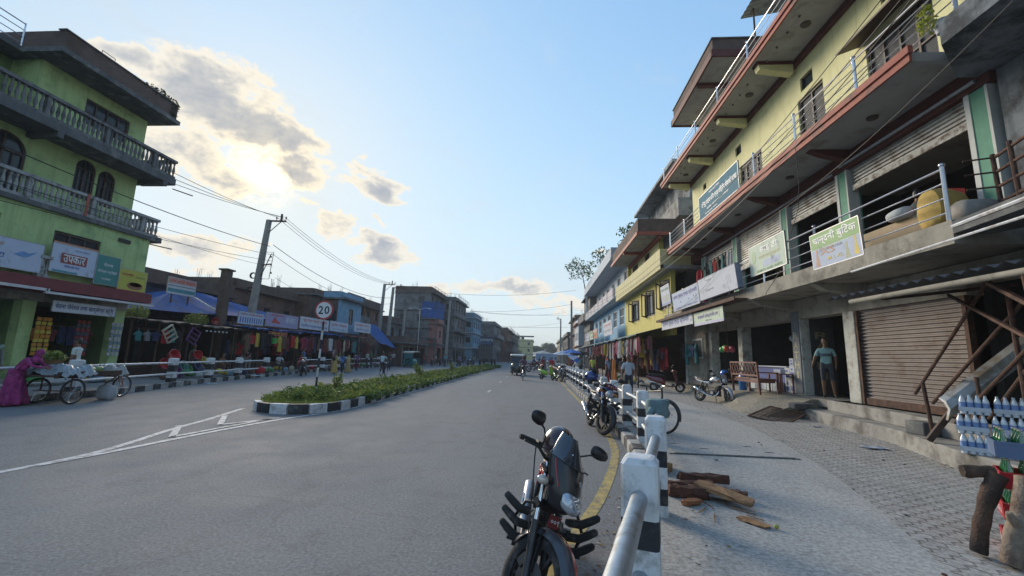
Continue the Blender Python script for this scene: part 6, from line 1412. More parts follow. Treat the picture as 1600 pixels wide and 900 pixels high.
# ================================================================ people: one continuous skinned body each, hair and loose clothing as children
BASE = dict(pelvis=(0,0,.95), belly=(0,0,1.08), chest=(0,0,1.28), neck=(0,0,1.44), nk2=(0,-.01,1.50), head=(0,-.015,1.60),
            shL=(.17,0,1.39), shR=(-.17,0,1.39), elL=(.23,.02,1.12), elR=(-.23,.02,1.12), wrL=(.24,-.04,.88), wrR=(-.24,-.04,.88),
            hipL=(.095,0,.90), hipR=(-.095,0,.90), knL=(.10,-.02,.50), knR=(-.10,-.02,.50), anL=(.10,.03,.08), anR=(-.10,.03,.08), toL=(.11,-.13,.035), toR=(-.11,-.13,.035))
RAD = dict(pelvis=.125, belly=.115, chest=.13, neck=.06, nk2=.052, head=.07, sh=.062, el=.042, wr=.028, hip=.085, kn=.058, an=.036, to=.032, hand=.03)
EDG = [('pelvis','belly','top'),('belly','chest','top'),('chest','neck','top'),('neck','nk2','skin'),('nk2','head','skin'),('chest','shL','top'),('chest','shR','top'),('shL','elL','sleeve'),('shR','elR','sleeve'),('elL','wrL','arm'),('elR','wrR','arm'),
       ('pelvis','hipL','leg'),('pelvis','hipR','leg'),('hipL','knL','leg'),('hipR','knR','leg'),('knL','anL','shin'),('knR','anR','shin'),('anL','toL','foot'),('anR','toR','foot')]
SKIN = pm('brown skin', (.16,.085,.05), .55, var=.1, scale=8); HAIR = pm('black hair', (.008,.007,.007), .5, var=.3, scale=30); SHOE = pm('dark sandal leather', (.02,.017,.015), .6)
def cloth(*c): return pm('cloth %.3f %.3f %.3f' % c, c, .85, var=.22, scale=7, bump=.25, bscale=24)
def person(label, loc, facing, top, leg, pose=None, h=1.0, hair='short', shin=None, arm=None, skirt=None, extra=None, group=None, cat='person', fingers=True, shawl=None, sub=1):
    """facing: degrees, 0 looks along -Y"""
    P = {k: Vector(v) for k, v in BASE.items()}
    for k, v in (pose or {}).items(): P[k] = Vector(v)
    t = thing('person', label, cat, loc, group, local=True); t.rotation_euler = (0,0,R(facing)); t.scale = (h,)*3
    names = list(P); idx = {k: i for i, k in enumerate(names)}; vs = [P[k] for k in names]; rad = [RAD.get(k, RAD.get(k[:2] if k[:2] in RAD else k[:3], .05)) for k in names]
    ed = [(idx[a], idx[b]) for a, b, _ in EDG]; kinds = [(a, b, k) for a, b, k in EDG]; bones = [(P[a], P[b], k) for a, b, k in EDG]
    for sd in ('L','R'):
        wr, el = P['wr'+sd], P['el'+sd]; d = (wr-el).normalized(); sx = 1 if sd == 'L' else -1
        pal = wr+d*.07; vs.append(pal); rad.append(.028); pi = len(vs)-1; ed.append((idx['wr'+sd], pi)); bones.append((wr, pal, 'skin'))
        side = d.cross(Vector((sx*1.0,0.01,0))).normalized() if abs(d.x) < .9 else Vector((0,0,1)); 
        if fingers:
            for k, (o_, ln) in enumerate(((-.026,.062),(-.009,.072),(.009,.068),(.026,.052))):
                b0 = pal+d*.03+side*o_; b1 = b0+d*ln*.55+side*o_*.1; b2 = b1+d*ln*.45-Vector((sx*.014,0,0))
                n0 = len(vs); vs += [b0,b1,b2]; rad += [.0095,.0088,.0075]; ed += [(pi,n0),(n0,n0+1),(n0+1,n0+2)]; bones += [(b0,b2,'skin')]
            b0 = wr+d*.03-side*.03; b1 = b0+d*.035-side*.022; n0 = len(vs); vs += [b0,b1]; rad += [.011,.009]; ed += [(pi,n0),(n0,n0+1)]; bones.append((b0,b1,'skin'))
    me = bpy.data.meshes.new('body'); me.from_pydata([tuple(v) for v in vs], ed, []); o = bpy.data.objects.new('body', me); COL.objects.link(o)
    sk = o.modifiers.new('skin', 'SKIN'); sk.use_smooth_shade = True
    if not me.skin_vertices: return t
    for i, r_ in enumerate(rad):
        sv = me.skin_vertices[0].data[i]; f = 1.0
        n_ = names[i] if i < len(names) else ''
        sv.radius = (r_*(1.25 if n_ in ('chest','pelvis','belly') else 1), r_*(.78 if n_ in ('chest','pelvis','belly') else 1)) if n_ in ('chest','pelvis','belly') else (r_, r_)
        sv.use_root = (i == 0)
    sb = o.modifiers.new('sub', 'SUBSURF'); sb.levels = sub; sb.render_levels = sub
    bpy.context.view_layer.update(); dg = bpy.context.evaluated_depsgraph_get(); nm = bpy.data.meshes.new_from_object(o.evaluated_get(dg)); bpy.data.objects.remove(o); bpy.data.meshes.remove(me)
    V = [v.co.copy() for v in nm.vertices]; F = [tuple(p.vertices) for p in nm.polygons]; bpy.data.meshes.remove(nm)
    m = MB(); m.v = [tuple(v) for v in V]; m.f = F
    matmap = {'top': 0, 'sleeve': 0, 'leg': 1, 'shin': 1 if shin is None else 2, 'skin': 2, 'arm': 2 if arm is None else 0, 'foot': 3}
    for f in F:
        c = Vector((0,0,0))
        for i in f: c += V[i]
        c /= len(f); best = None
        for a, b, k in bones:
            ab = b-a; tt = max(0, min(1, (c-a).dot(ab)/max(1e-9, ab.length_squared))); d = (c-a-ab*tt).length
            if best is None or d < best[0]: best = (d, k, tt)
        k = best[1]; mi = matmap[k]
        if k == 'sleeve' and best[2] > .72 and arm is None: mi = 2
        m.m.append(mi)
    # head and face
    hc = P['head']+Vector((0,-.005,.03)); m.mi = 2; m.ell(hc, (.074,.092,.112), 16, 12); m.ell(hc+Vector((0,-.095,-.012)), (.014,.020,.024), 8, 6)
    m.ell(hc+Vector((0,-.05,-.085)), (.038,.035,.025), 8, 6)
    for sx in (-1,1): m.ell(hc+Vector((sx*.075,.008,-.008)), (.012,.02,.03), 8, 6)
    m.mi = 4
    for sx in (-1,1): m.ell(hc+Vector((sx*.030,-.083,.012)), (.012,.008,.007), 8, 5); m.ell(hc+Vector((sx*.030,-.086,.032)), (.018,.006,.004), 8, 4)
    m.ell(hc+Vector((0,-.090,-.052)), (.024,.008,.006), 8, 4)
    m.build('body', [top, leg, SKIN, SHOE, HAIR], t, smooth=180)
    if hair == 'short':
        q = MB(); q.ell(hc+Vector((0,.012,.018)), (.080,.094,.108), 14, 8, z0=.05); q.ell(hc+Vector((0,.045,-.01)), (.072,.065,.08), 12, 8); q.build('hair', HAIR, t, smooth=180)
    elif hair == 'long':
        q = MB(); q.ell(hc+Vector((0,.014,.02)), (.084,.096,.11), 14, 8, z0=-.1); q.tube([hc+Vector((0,.07,.0)),hc+Vector((0,.10,-.12)),hc+Vector((0,.12,-.34))],[.06,.05,.02],8); q.build('hair', HAIR, t, smooth=180)
    elif hair is not None:
        q = MB(); q.ell(hc+Vector((0,.014,.012)), (.092,.104,.122), 14, 10, z0=-.75); q.tube([hc+Vector((0,.04,-.06)),hc+Vector((0,.06,-.16)),hc+Vector((0,.05,-.26))],[.085,.11,.15],12); q.build('head_scarf', hair, t, smooth=180)
    if skirt is not None:
        mt, z0, z1, r0, r1 = skirt; q = MB(); rings = []; c0 = P['pelvis']; ca = (P['anL']+P['anR'])/2
        for i in range(9):
            f = i/8; z = z1+(z0-z1)*f; cx_ = c0.x+(ca.x-c0.x)*f; cyy = c0.y+(ca.y-c0.y)*f; rr = r1+(r0-r1)*f
            rings.append([(cx_+rr*(1+.13*f*math.sin(a*7+i*.4))*math.cos(a), cyy+rr*.8*(1+.13*f*math.sin(a*7+i*.4))*math.sin(a), z) for a in [2*PI*k/42 for k in range(42)]])
        q.loft(rings); q.build('skirt', mt, t, smooth=180)
    if shawl is not None:
        q = MB(); q.tube([P['shL']+Vector((.02,0,.05)), P['chest']+Vector((0,-.12,.02)), P['belly']+Vector((-.10,-.12,-.05))],[.05,.06,.07],8); q.tube([P['shL']+Vector((.02,.02,.05)), P['chest']+Vector((.06,.13,-.05)), P['pelvis']+Vector((.1,.16,-.25))],[.05,.07,.06],8); q.build('shawl', shawl, t, smooth=180)
    if extra:
        for (nm_, mt, fn) in extra: q = MB(); fn(q, P); q.build(nm_, mt, t, smooth=60)
    return t
WALK = dict(knL=(.10,-.12,.52), anL=(.10,-.20,.10), toL=(.11,-.36,.07), knR=(-.10,.02,.50), anR=(-.10,.26,.13), toR=(-.11,.14,.035), elL=(.22,.10,1.13), wrL=(.23,.12,.90), elR=(-.22,-.06,1.13), wrR=(-.22,-.20,.93))
AKIM = dict(wrR=(-.10,-.26,1.05), elR=(-.24,-.02,1.13))
CYC = dict(pelvis=(0,.16,.96), belly=(0,.10,1.08), chest=(0,.0,1.28), neck=(0,-.05,1.43), nk2=(0,-.07,1.49), head=(0,-.09,1.58), shL=(.18,-.03,1.38), shR=(-.18,-.03,1.38), elL=(.25,-.16,1.16), elR=(-.25,-.16,1.16), wrL=(.24,-.36,1.04), wrR=(-.24,-.36,1.04),
           hipL=(.09,.14,.93), hipR=(-.09,.14,.93), knL=(.12,-.24,.72), knR=(-.12,-.20,.62), anL=(.12,-.06,.38), anR=(-.12,.02,.20), toL=(.12,-.20,.34), toR=(-.12,-.13,.16))
SIT = dict(pelvis=(0,.1,.50), belly=(0,.08,.64), chest=(0,.02,.84), neck=(0,-.02,1.0), nk2=(0,-.04,1.05), head=(0,-.06,1.15), shL=(.17,-.01,.95), shR=(-.17,-.01,.95), elL=(.24,-.08,.72), elR=(-.24,-.08,.72), wrL=(.16,-.30,.66), wrR=(-.16,-.30,.66),
           hipL=(.1,.08,.46), hipR=(-.1,.08,.46), knL=(.13,-.34,.50), knR=(-.13,-.34,.50), anL=(.12,-.34,.09), anR=(-.12,-.34,.09), toL=(.12,-.48,.035), toR=(-.12,-.48,.035))
BEND = dict(pelvis=(0,.10,.90), belly=(0,.02,1.02), chest=(0,-.14,1.18), neck=(0,-.26,1.28), nk2=(0,-.30,1.32), head=(0,-.37,1.38), shL=(.17,-.20,1.26), shR=(-.17,-.20,1.26), elL=(.22,-.36,1.08), elR=(-.22,-.38,1.08), wrL=(.18,-.60,1.02), wrR=(-.18,-.62,1.04))
# man standing in the shop doorway (aqua shirt with a dark band, shorts, sandals), one hand resting out to his right
dm = dict(elR=(-.27,-.0,1.13), wrR=(-.33,-.14,.95), elL=(.24,.04,1.13), wrL=(.22,-.10,.93), knL=(.12,-.0,.5), anL=(.15,.02,.08), toL=(.19,-.13,.035))
man = person('man in a banded aqua t shirt and dark shorts in the open doorway', (8.12,12.8,.705), -30, cloth(.24,.42,.43), cloth(.035,.045,.06), dm, .97, shin=1, sub=2,
    extra=[('chest_band', cloth(.08,.12,.16), lambda q, P: q.loft([[(.178*math.cos(a), .118*math.sin(a), z) for a in [2*PI*k/20 for k in range(20)]] for z in (1.20,1.275)]))])
person('man in a pale blue open collar shirt walking between the railing and garment shops', (3.05,15.2,.155), 4, cloth(.36,.42,.50), cloth(.03,.035,.05), dict(wrL=(.25,-.06,.90), wrR=(-.25,-.04,.90)), .94, sub=2)
# riders
by = bicycle('bicycle ridden towards the camera in the right lane', (-1.2,29.5,0), -88, 1.0, 0, 0)
person('cyclist in a dull mauve shirt riding towards the camera', (-1.2,29.75,.0), 2, cloth(.13,.09,.12), cloth(.06,.06,.09), CYC, .98, arm=1)
by2 = bicycle('bicycle ridden away from the camera on the far lane', (-10.6,28.5,0), 94, .95, 0, 0)
person('cyclist in a pale aqua shirt riding away on the far lane', (-10.6,28.2,0), 184, cloth(.36,.47,.50), cloth(.025,.03,.05), CYC, .95)
person('rider in blue on the dark motorcycle crossing behind the auto rickshaw', (-.75,46,.0), 102, cloth(.05,.08,.2), cloth(.03,.03,.04), CYC, .98, group=None)
person('driver in grey at the bars of the dark auto rickshaw', (-1.95,36.9,.25), 0, cloth(.12,.13,.15), cloth(.03,.03,.04), SIT, .9, fingers=False)
# women and vendor by the loaded tricycle
MAG = pm('magenta printed cloth', (.24,.022,.13), .85, var=.45, scale=9, bump=.5, bscale=30, dirt=(.34,.06,.2), dscale=14, damt=.3); GRS = cloth(.16,.22,.17)
person('woman in a magenta sari and head cloth bending towards the loaded tricycle', (-13.15,10.05,0), 108, MAG, MAG, BEND, .92, hair=MAG, arm=1, skirt=(MAG,.04,.98,.34,.17), shawl=MAG, sub=2)
person('woman with a grey green head cloth behind the magenta woman at the left edge', (-14.2,10.15,.15), 80, cloth(.22,.25,.22), cloth(.12,.05,.07), AKIM, .92, hair=GRS, arm=1, skirt=(cloth(.28,.02,.03),.05,1.0,.3,.17), shawl=GRS, sub=2)
person('vendor in a white shirt with dark trousers behind the loaded tricycle', (-14.15,12.15,.15), -70, cloth(.50,.56,.52), cloth(.04,.04,.05), dict(wrR=(-.16,-.38,1.06), elR=(-.24,-.12,1.12)), .92, sub=2)
# pedestrians on the far lane
def bag(mt): return ('backpack', mt, lambda q, P: q.ell(P['chest']+Vector((0,.17,-.03)), (.14,.09,.2), 12, 8))
person('woman in a yellow patterned kurta with a black backpack walking on the far lane', (-14.1,28.6,0), 170, cloth(.42,.32,.13), cloth(.40,.28,.08), WALK, .88, hair='long', arm=1, skirt=(cloth(.42,.30,.10),.12,1.0,.26,.17), extra=[bag(M_black)])
person('person in a bright blue shirt and dark trousers walking beside the yellow kurta', (-13.1,27.6,0), 178, cloth(.05,.16,.42), cloth(.02,.022,.035), WALK, .87, hair='long')
person('stooping person in a straw coloured shawl at the left kerb', (-14.4,31.3,0), 200, cloth(.32,.25,.12), cloth(.30,.24,.12), BEND, .86, hair=cloth(.34,.27,.13), skirt=(cloth(.32,.25,.12),.05,.95,.28,.16))
person('woman in a dusty pink shawl standing behind the left railing', (-16.2,32.5,.15), 120, cloth(.32,.2,.19), cloth(.2,.14,.13), {}, .88, hair=cloth(.33,.22,.2), skirt=(cloth(.3,.19,.17),.05,1.0,.24,.16))
person('person in a purple shirt carrying a pale bundle along the left kerb', (-14.9,34,0), 190, cloth(.13,.07,.17), cloth(.03,.03,.05), WALK, .9, extra=[('bundle', cloth(.4,.4,.42), lambda q, P: q.ell(P['chest']+Vector((.2,-.15,.05)),(.13,.12,.13),10,6))])
person('person in a dark navy coat standing past the cyclist on the left', (-13.9,38.6,0), 170, cloth(.02,.025,.05), cloth(.02,.022,.04), {}, .93, skirt=(cloth(.02,.025,.05),.35,1.0,.22,.16))
person('woman in a white shirt near the left kerb beside the navy coat', (-15.6,37.6,.15), 150, cloth(.42,.42,.42), cloth(.05,.05,.07), AKIM, .9, hair='long')
person('person in a red top sitting behind the striped posts by the stalls', (-16.4,28.3,.15), 90, cloth(.3,.03,.04), cloth(.26,.03,.05), SIT, .95, hair='long')
person('person in a pale shirt sitting near the clothes stall behind the railing', (-16.9,26.7,.15), 60, cloth(.40,.44,.46), cloth(.05,.05,.07), SIT, .95)
person('person in rust coloured clothes squatting before the dark stall', (-16.8,21.6,.15), 80, cloth(.16,.07,.04), cloth(.1,.05,.04), SIT, .9)
person('man in a brown shirt standing in the shade of the dark stall', (-17.6,20.6,.15), 80, cloth(.10,.075,.055), cloth(.04,.04,.045), {}, .9)
person('bare legged man bending by the nearest upright striped post on the left', (-16.5,23.2,.15), 10, cloth(.07,.03,.04), cloth(.2,.2,.2), BEND, .92)
far = [(-15.6,43.5,.0,'orange yellow','top',(.42,.24,.05),'walking near the pair of poles'),(-16.2,46.2,.15,'white','shirt',(.42,.43,.45),'waiting behind the teal rickshaw'),(-12.4,55,0,'cyan','dress',(.03,.33,.40),'standing between the parked motorcycles far left'),
       (-14.9,54,0,'dull red','shirt',(.26,.05,.05),'by the red parked motorcycle far left'),(-10.9,57,0,'light blue','shirt',(.22,.34,.5),'beside the far left motorcycles near the median'),(-13.7,62,0,'grey','shirt',(.2,.2,.22),'at the back of the far left group'),
       (-11.8,66,0,'black','jacket',(.02,.02,.025),'past the far left motorcycles'),(-9.6,61,0,'cream','shirt',(.4,.37,.28),'near the far end of the planted median'),(-16.0,52,.15,'pink','sari',(.38,.14,.18),'under the lower blue tarpaulin')]
far += [(-15.2,40.5,0,'maroon','shawl',(.15,.03,.05),'near the railing behind the cyclist'),(-16.9,35.0,.15,'olive','shirt',(.12,.12,.05),'among the garments right of the speed sign'),(-17.2,30.0,.15,'blue','shirt',(.06,.12,.3),'at the stall below the lilac board'),(-16.8,41.5,.15,'green','kurta',(.06,.2,.1),'under the reddish eave'),(-15.8,50.5,.0,'brown','shirt',(.15,.09,.05),'just past the teal rickshaw'),(-13.0,52.5,0,'white','kurta',(.42,.42,.4),'crossing behind the teal rickshaw')]
for x, y, z, cn, it, c, pl in far: person('far pedestrian in %s %s %s %s' % ('an' if cn[0] in 'aeiou' else 'a', cn, it, pl), (x,y,z), random.uniform(0,360), cloth(*c), cloth(.03,.03,.045), WALK if random.random() < .5 else {}, .92, hair=random.choice(('short','long')), fingers=False)
right = [(3.3,27.5,.155,'yellow green','shirt',(.38,.42,.06),'just behind the right railing'),(3.9,25.2,.155,'pale blue','shirt',(.2,.28,.4),'looking into the garment shops'),(3.5,30.5,.155,'brown','jacket',(.14,.08,.05),'in the crowd by the umbrellas'),(1.0,38.5,0,'bright red','sari',(.42,.02,.03),'standing in the street before the umbrellas'),
         (.2,42,0,'dark red','shirt',(.25,.03,.04),'in the street left of the red sari'),(-.2,60,0,'navy','coat',(.03,.04,.09),'far off in the middle of the street'),(.6,62,0,'grey','kurta',(.12,.12,.16),'far off beside the navy coat'),(3.4,36,.155,'olive','shirt',(.14,.13,.05),'under the white umbrella'),
         (2.9,40,.155,'purple','shawl',(.18,.06,.18),'under the blue umbrella'),(4.2,22.2,.155,'dark grey','shirt',(.05,.05,.06),'close to the hanging dresses'),(1.7,50,0,'white','shirt',(.42,.42,.42),'walking far down the right lane'),(1.2,56,0,'blue','shirt',(.05,.1,.3),'walking far down the right lane')]
right += [(4.6,24.2,.155,'cream','kurta',(.4,.36,.26),'between the hanging garments and the dress stands'),(3.0,33,.155,'teal','shirt',(.03,.2,.2),'behind the railing near the parked motorcycles'),(2.9,44,.155,'orange','sari',(.45,.16,.03),'in the far market beyond the umbrellas'),(-.9,52,0,'green','shirt',(.05,.16,.06),'crossing far down the street'),(4.4,34.5,.155,'maroon','kurta',(.14,.02,.03),'at the second garment shop'),(3.6,48,.155,'grey','shawl',(.2,.2,.2),'far down the right pavement')]
for x, y, z, cn, it, c, pl in right: person('pedestrian in %s %s %s %s' % ('an' if cn[0] in 'aeiou' else 'a', cn, it, pl), (x,y,z), random.uniform(0,360), cloth(*c), cloth(*c) if it in ('sari','kurta') else cloth(.03,.03,.045), WALK if random.random() < .5 else {}, .95, hair=random.choice(('short','long')), fingers=False, skirt=(cloth(*c),.05,1.0,.26,.16) if it in ('sari','kurta') else None)
person('shop keeper in dark clothes at work behind the first floor railing', (7.8,9.0,4.03), 100, cloth(.05,.07,.07), cloth(.04,.04,.05), SIT, 1.0)
# ================================================================ left railing
LP = [(-13.15,8.3),(-13.9,12.0),(-15.0,16.6),(-15.35,19.0),(-15.85,21.6),(-16.15,24.3)]
M_lp = [(0,.2,1),(.2,.45,0),(.45,.72,1),(.72,1,0)]
street_railing('black and white striped posts with two white pipes along the near left pavement', LP, .12, M_pipe_w, w=.27, h=.98, zp=(.36,.80), bands=M_lp, pr=.035)
LP2 = [(-16.9+.0*k, 28.8+2.6*k) for k in range(0,3)]+[(-17.6,37.0),(-17.8,39.6),(-17.9,42.4),(-17.95,45.2),(-17.95,48)]
street_railing('striped posts with white pipes further along the left pavement behind the pedestrians', [(x+.45,y) for x, y in LP2], .12, M_pipe_w, w=.27, h=.98, zp=(.36,.80), bands=M_lp, pr=.035)

# ================================================================ speed limit sign in the median
SG = thing('speed_limit_sign', 'round white speed limit sign reading 20 in a red ring on a striped pole', 'road sign', (-7.12,13.5,.2))
m = MB(); H0 = .15; pts = [(-7.2+.05*0,13.5,.15),(-7.17,13.5,2.85)]
for k in range(9):
    z0 = .15+.3*k; m.mi = k % 2; m.cyl((-7.22+.016*z0,13.5,z0),(-7.22+.016*(z0+.3),13.5,z0+.3),.032,n=12)
m.build('pole', [M_post_w, M_post_b], SG, smooth=40)
Ms = frame((-7.17,13.44,2.92), FRONT)
def disc(m, r, z0, z1, n=48): m.prism([(r*math.cos(2*PI*k/n), r*math.sin(2*PI*k/n)) for k in range(n)], z0, z1)
m = MB(Ms); disc(m, .315, -.012, 0); pl_ = m.build('sign_plate', pm('red sign ring', (.40,.03,.03), .4, var=.1), SG)
m = MB(Ms); disc(m, .262, .001, .004); m.build('white_face', pm('white reflective sheet', (.62,.64,.68), .4, var=.05), pl_)
text_mesh('2', .17, .27, Ms @ Matrix.Translation((-.105,0,.006)), T_black, 'digit', pl_); text_mesh('0', .17, .27, Ms @ Matrix.Translation((.105,0,.006)), T_black, 'digit', pl_)

# ================================================================ poles and wires
M_polec = pm('concrete pole', (.26,.25,.235), .9, var=.15, scale=3, bump=.3, streak=.5)
M_wire = pm('black cable', (.012,.012,.013), .6); M_ceram = pm('brown insulator', (.10,.05,.035), .3)
def pole(label, base, top, w0=.34, w1=.2, arm=1.0, side=1, rack=False, coils=False, group=None, z0=.1):
    t = thing('electricity_pole', label, 'pole', base, group); b = Vector(base); tp = Vector(top); m = MB()
    ring = lambda c, w: [(c.x-w/2+.03,c.y-w/2,c.z),(c.x+w/2-.03,c.y-w/2,c.z),(c.x+w/2,c.y-w/2+.03,c.z),(c.x+w/2,c.y+w/2,c.z),(c.x-w/2,c.y+w/2,c.z),(c.x-w/2,c.y-w/2+.03,c.z)]
    m.loft([ring(b.lerp(tp, f), w0+(w1-w0)*f) for f in (0,.3,.6,1)]); m.build('shaft', M_polec, t, smooth=30)
    if arm:
        m = MB(); m.bar(tp+Vector((-.1*side,0,-.05)), tp+Vector((arm*side,0,-.08)), .09, .1); m.bar(tp+Vector((arm*.72*side,0,-.1)), b.lerp(tp,.9), .04); ar_ = m.build('cross_arm', M_rust, t)
        for f in (.45,.75,1.0):
            m = MB(); c = tp+Vector((arm*side*f*.98,0,0)); m.lathe([(.02,0),(.02,.08),(.06,.1),(.04,.16),(.055,.19),(.02,.25)],10,tuple(c)); m.build('insulator', M_ceram, ar_, smooth=40)
        m = MB(); m.bar(tp+Vector((arm*.72*side,0,-.05)), tp+Vector((arm*.72*side,0,.42)), .1); m.build('stub', M_rust, ar_)
    if rack:
        m = MB(); a = b.lerp(tp,.78); c = b.lerp(tp,.60)
        m.tube([a, a+Vector((.75,0,.0)), c+Vector((.75,0,.0)), c],.02,6); m.bar(a+Vector((.6,0,-.1)), c+Vector((.15,0,.1)),.04); m.bar((a+c)/2, (a+c)/2+Vector((.7,0,.1)),.07); m.build('rack', M_rust, t)
        for k in range(3): m = MB(); m.ell(a.lerp(c, .2+.3*k)+Vector((.62+.1*k,0,.05)), (.06,.06,.07), 8, 5); m.build('insulator', M_ceram, t, smooth=60)
    if coils:
        for f, r_ in ((.62,.2),(.52,.24)):
            m = MB(); c = b.lerp(tp,f)+Vector((-.32,-.1,0)); [m.torus(tuple(c+Vector((.01*k,.02*k,0))), r_-.02*k, .022, 'y', 20, 5) for k in range(3)]; m.build('cable_coil', M_wire, t, smooth=60)
        m = MB(); c = b.lerp(tp,.2)+Vector((.2,-.2,0)); m.box(tuple(c), (.28,.2,.45)); m.torus(tuple(c+Vector((0,-.12,.25))), .14,.02,'y',16,5); m.build('meter_box', M_alu, t)
    return t
pole('leaning concrete electricity pole with cable coils and a side rack, tallest on the left', (-18.95,26,.1), (-18.3,26,10.1), .42, .26, 1.2, 1, True, True)
pole('left pole of the close pair past the light blue house', (-19.7,50,.1), (-19.3,50,9.9), .4, .26, 1.3, 1)
pole('right pole of the close pair past the light blue house', (-18.75,50.6,.1), (-18.4,50.6,9.6), .4, .26, 1.3, 1)
pole('plain concrete pole with no cross arm beside the tin shed on the left', (-16.9,50.8,.1), (-16.8,50.8,6.9), .3, .2, 0)
pole('pole standing before the pink house on the left', (-12.6,56,.1), (-12.35,56,8.8), .34, .22, 0)
pole('pole by the blue and white house on the right with tangled cables', (4.3,60,.1), (4.2,60,9.6), .34, .24, .0)
pole('second pole further down the right side', (3.9,86,.1), (3.9,86,9.4), .34, .24, .8, -1)
lamp = thing('street_lamp', 'thin steel lamp post with a twin curved arm beside the grey block', 'street lamp', (-16.3,55.5,.1)); m = MB(); m.cyl((-16.3,55.5,.1),(-16.3,55.5,7.4),.06,n=8); m.build('post', M_pipe, lamp)
for sx in (-1,1):
    m = MB(); m.tube([(-16.3,55.5,7.35),(-16.3+.6*sx,55.5,7.65),(-16.3+1.2*sx,55.5,7.6)],.04,6); m.box((-16.3+1.3*sx,55.5,7.58),(.4,.16,.1)); m.build('lamp_arm', M_pipe, lamp)
WG = {}
def wire(a, b, sag, r=.011, label='', group=None, n=18, mat=None):
    a = Vector(a); b = Vector(b); pts = []
    for i in range(n+1): f = i/n; p = a.lerp(b, f); p.z -= sag*4*f*(1-f); pts.append(p)
    m = MB(); m.tube(pts, r, 5); o = m.build('overhead_wire', mat or M_wire, None, smooth=60); return tag(o, label, 'wire', group)
tp = (-17.3,26,10.15)
for k, dx in enumerate((0,.3,.55)):
    wire((-17.75+dx,26,10.3), (-18.9+dx*2,50,9.95), .9, .014, '%s of three parallel wires from the leaning pole to the twin poles' % ('left one','middle one','right one')[k], 'three top wires to the twin poles')
    wire((-17.75+dx,26,10.3), (-17.3+dx*.2,17.42,9.6-dx), .12, .014, '%s of three wires from the green building balcony to the leaning pole' % ('highest','middle one','lowest')[k], 'top wires to the green building')
wire((-18.0,26,8.3), (-16.2,4,7.9), .5, .02, 'thick black cable crossing in front of the green building balustrade')
wire((-17.7,26,7.7), (-16.3,3,6.4), .4, .012, 'thin wire low across the green building above its signboards')
wire((-17.7,26,7.3), (-16.3,3,5.6), .35, .012, 'thin wire just above the flour signboard on the green building')
wire((-17.6,26,6.9), (-16.0,3,7.0), .6, .010, 'faint sagging wire across the lower green wall')
wire((-17.8,26,8.4), (-18.2,50.5,8.3), 1.1, .02, 'thick cable sagging from the leaning pole rack to the twin poles')
wire((-17.8,26,7.8), (-18.2,50.5,7.6), 1.2, .014, 'thinner cable hanging below the thick one towards the twin poles')
wire((-17.4,26,6.2), (-22.5,52,6.0), .5, .010, 'drop wire running from the leaning pole to the brick terrace')
for k in range(3): wire((-18.0+.3*k,50.3,9.9), (-12.4,100,10.2), 1.0, .016, '%s wire leading from the twin poles down the street' % ('leftmost','middle','rightmost')[k], 'wires beyond the twin poles')
for k, (za, zb, ya, yb) in enumerate(((8.7,9.9,48,52),(8.0,8.9,60,58),(7.4,7.6,48,60),(9.4,9.4,74,74),(6.6,5.9,60,60),(7.8,8.6,90,86))):
    wire((-12.5-(k%3)*2, ya, za), (4.2, yb, zb), .5+.15*(k%2), .014, ['highest wire spanning the street over the lorry','second wire spanning the street, slack in the middle','wire spanning the street level with the blue house balcony','farther taut wire spanning the street','lowest wire spanning the street near the umbrellas','farthest wire spanning the street above the rickshaw'][k])
# bundle that runs along the front of the cream building
rw = [((6.05,5.2,8.15),(6.0,20,6.5),(4.3,60,8.4)),((6.0,5.2,8.5),(5.95,21,6.75),(4.25,60,8.7)),((6.1,4.9,7.7),(6.05,20,6.1),(4.3,60,8.0)),((6.12,4.7,6.6),(6.1,13,5.5),(6.6,26,4.6)),((6.2,6.5,7.9),(6.05,16,6.6),(4.3,60,7.6))]
for k, (a, b, c) in enumerate(rw):
    pts = []; A_, B2, C2 = map(Vector, (a, b, c))
    for i in range(25):
        f = i/24; q = A_.lerp(B2, f); q.z -= .35*4*f*(1-f); pts.append(q)
    for i in range(1, 25): f = i/24; q = B2.lerp(C2, f); q.z -= 1.0*4*f*(1-f); pts.append(q)
    m = MB(); m.tube(pts, .011 if k != 3 else .006, 5); o = m.build('overhead_wire', M_wire, None, smooth=60)
    tag(o, ['second highest cable of the bundle slung along the cream building','thick top cable of the bundle slung along the cream building','third cable of the bundle slung along the cream building','pale thin wire dropping past the stationery boards','slack cable bellied across the grey blue office board'][k], 'wire', 'cables along the cream building')
m = MB(); m.tube([(6.55,10.8,7.2),(6.5,10.7,6.2),(6.56,10.9,5.6),(6.5,11.2,5.0)],.008,5); tag(m.build('hanging_wire', M_wire, None, smooth=60), 'loose kinked wire dangling from the second floor slab edge', 'wire')
m = MB(); m.tube([(6.4,11.6,4.1),(6.3,12.2,3.6),(6.5,12.9,3.2),(6.6,12.6,2.9)],.008,5); tag(m.build('hanging_wire', M_wire, None, smooth=60), 'loose wire curling under the tailor board', 'wire')

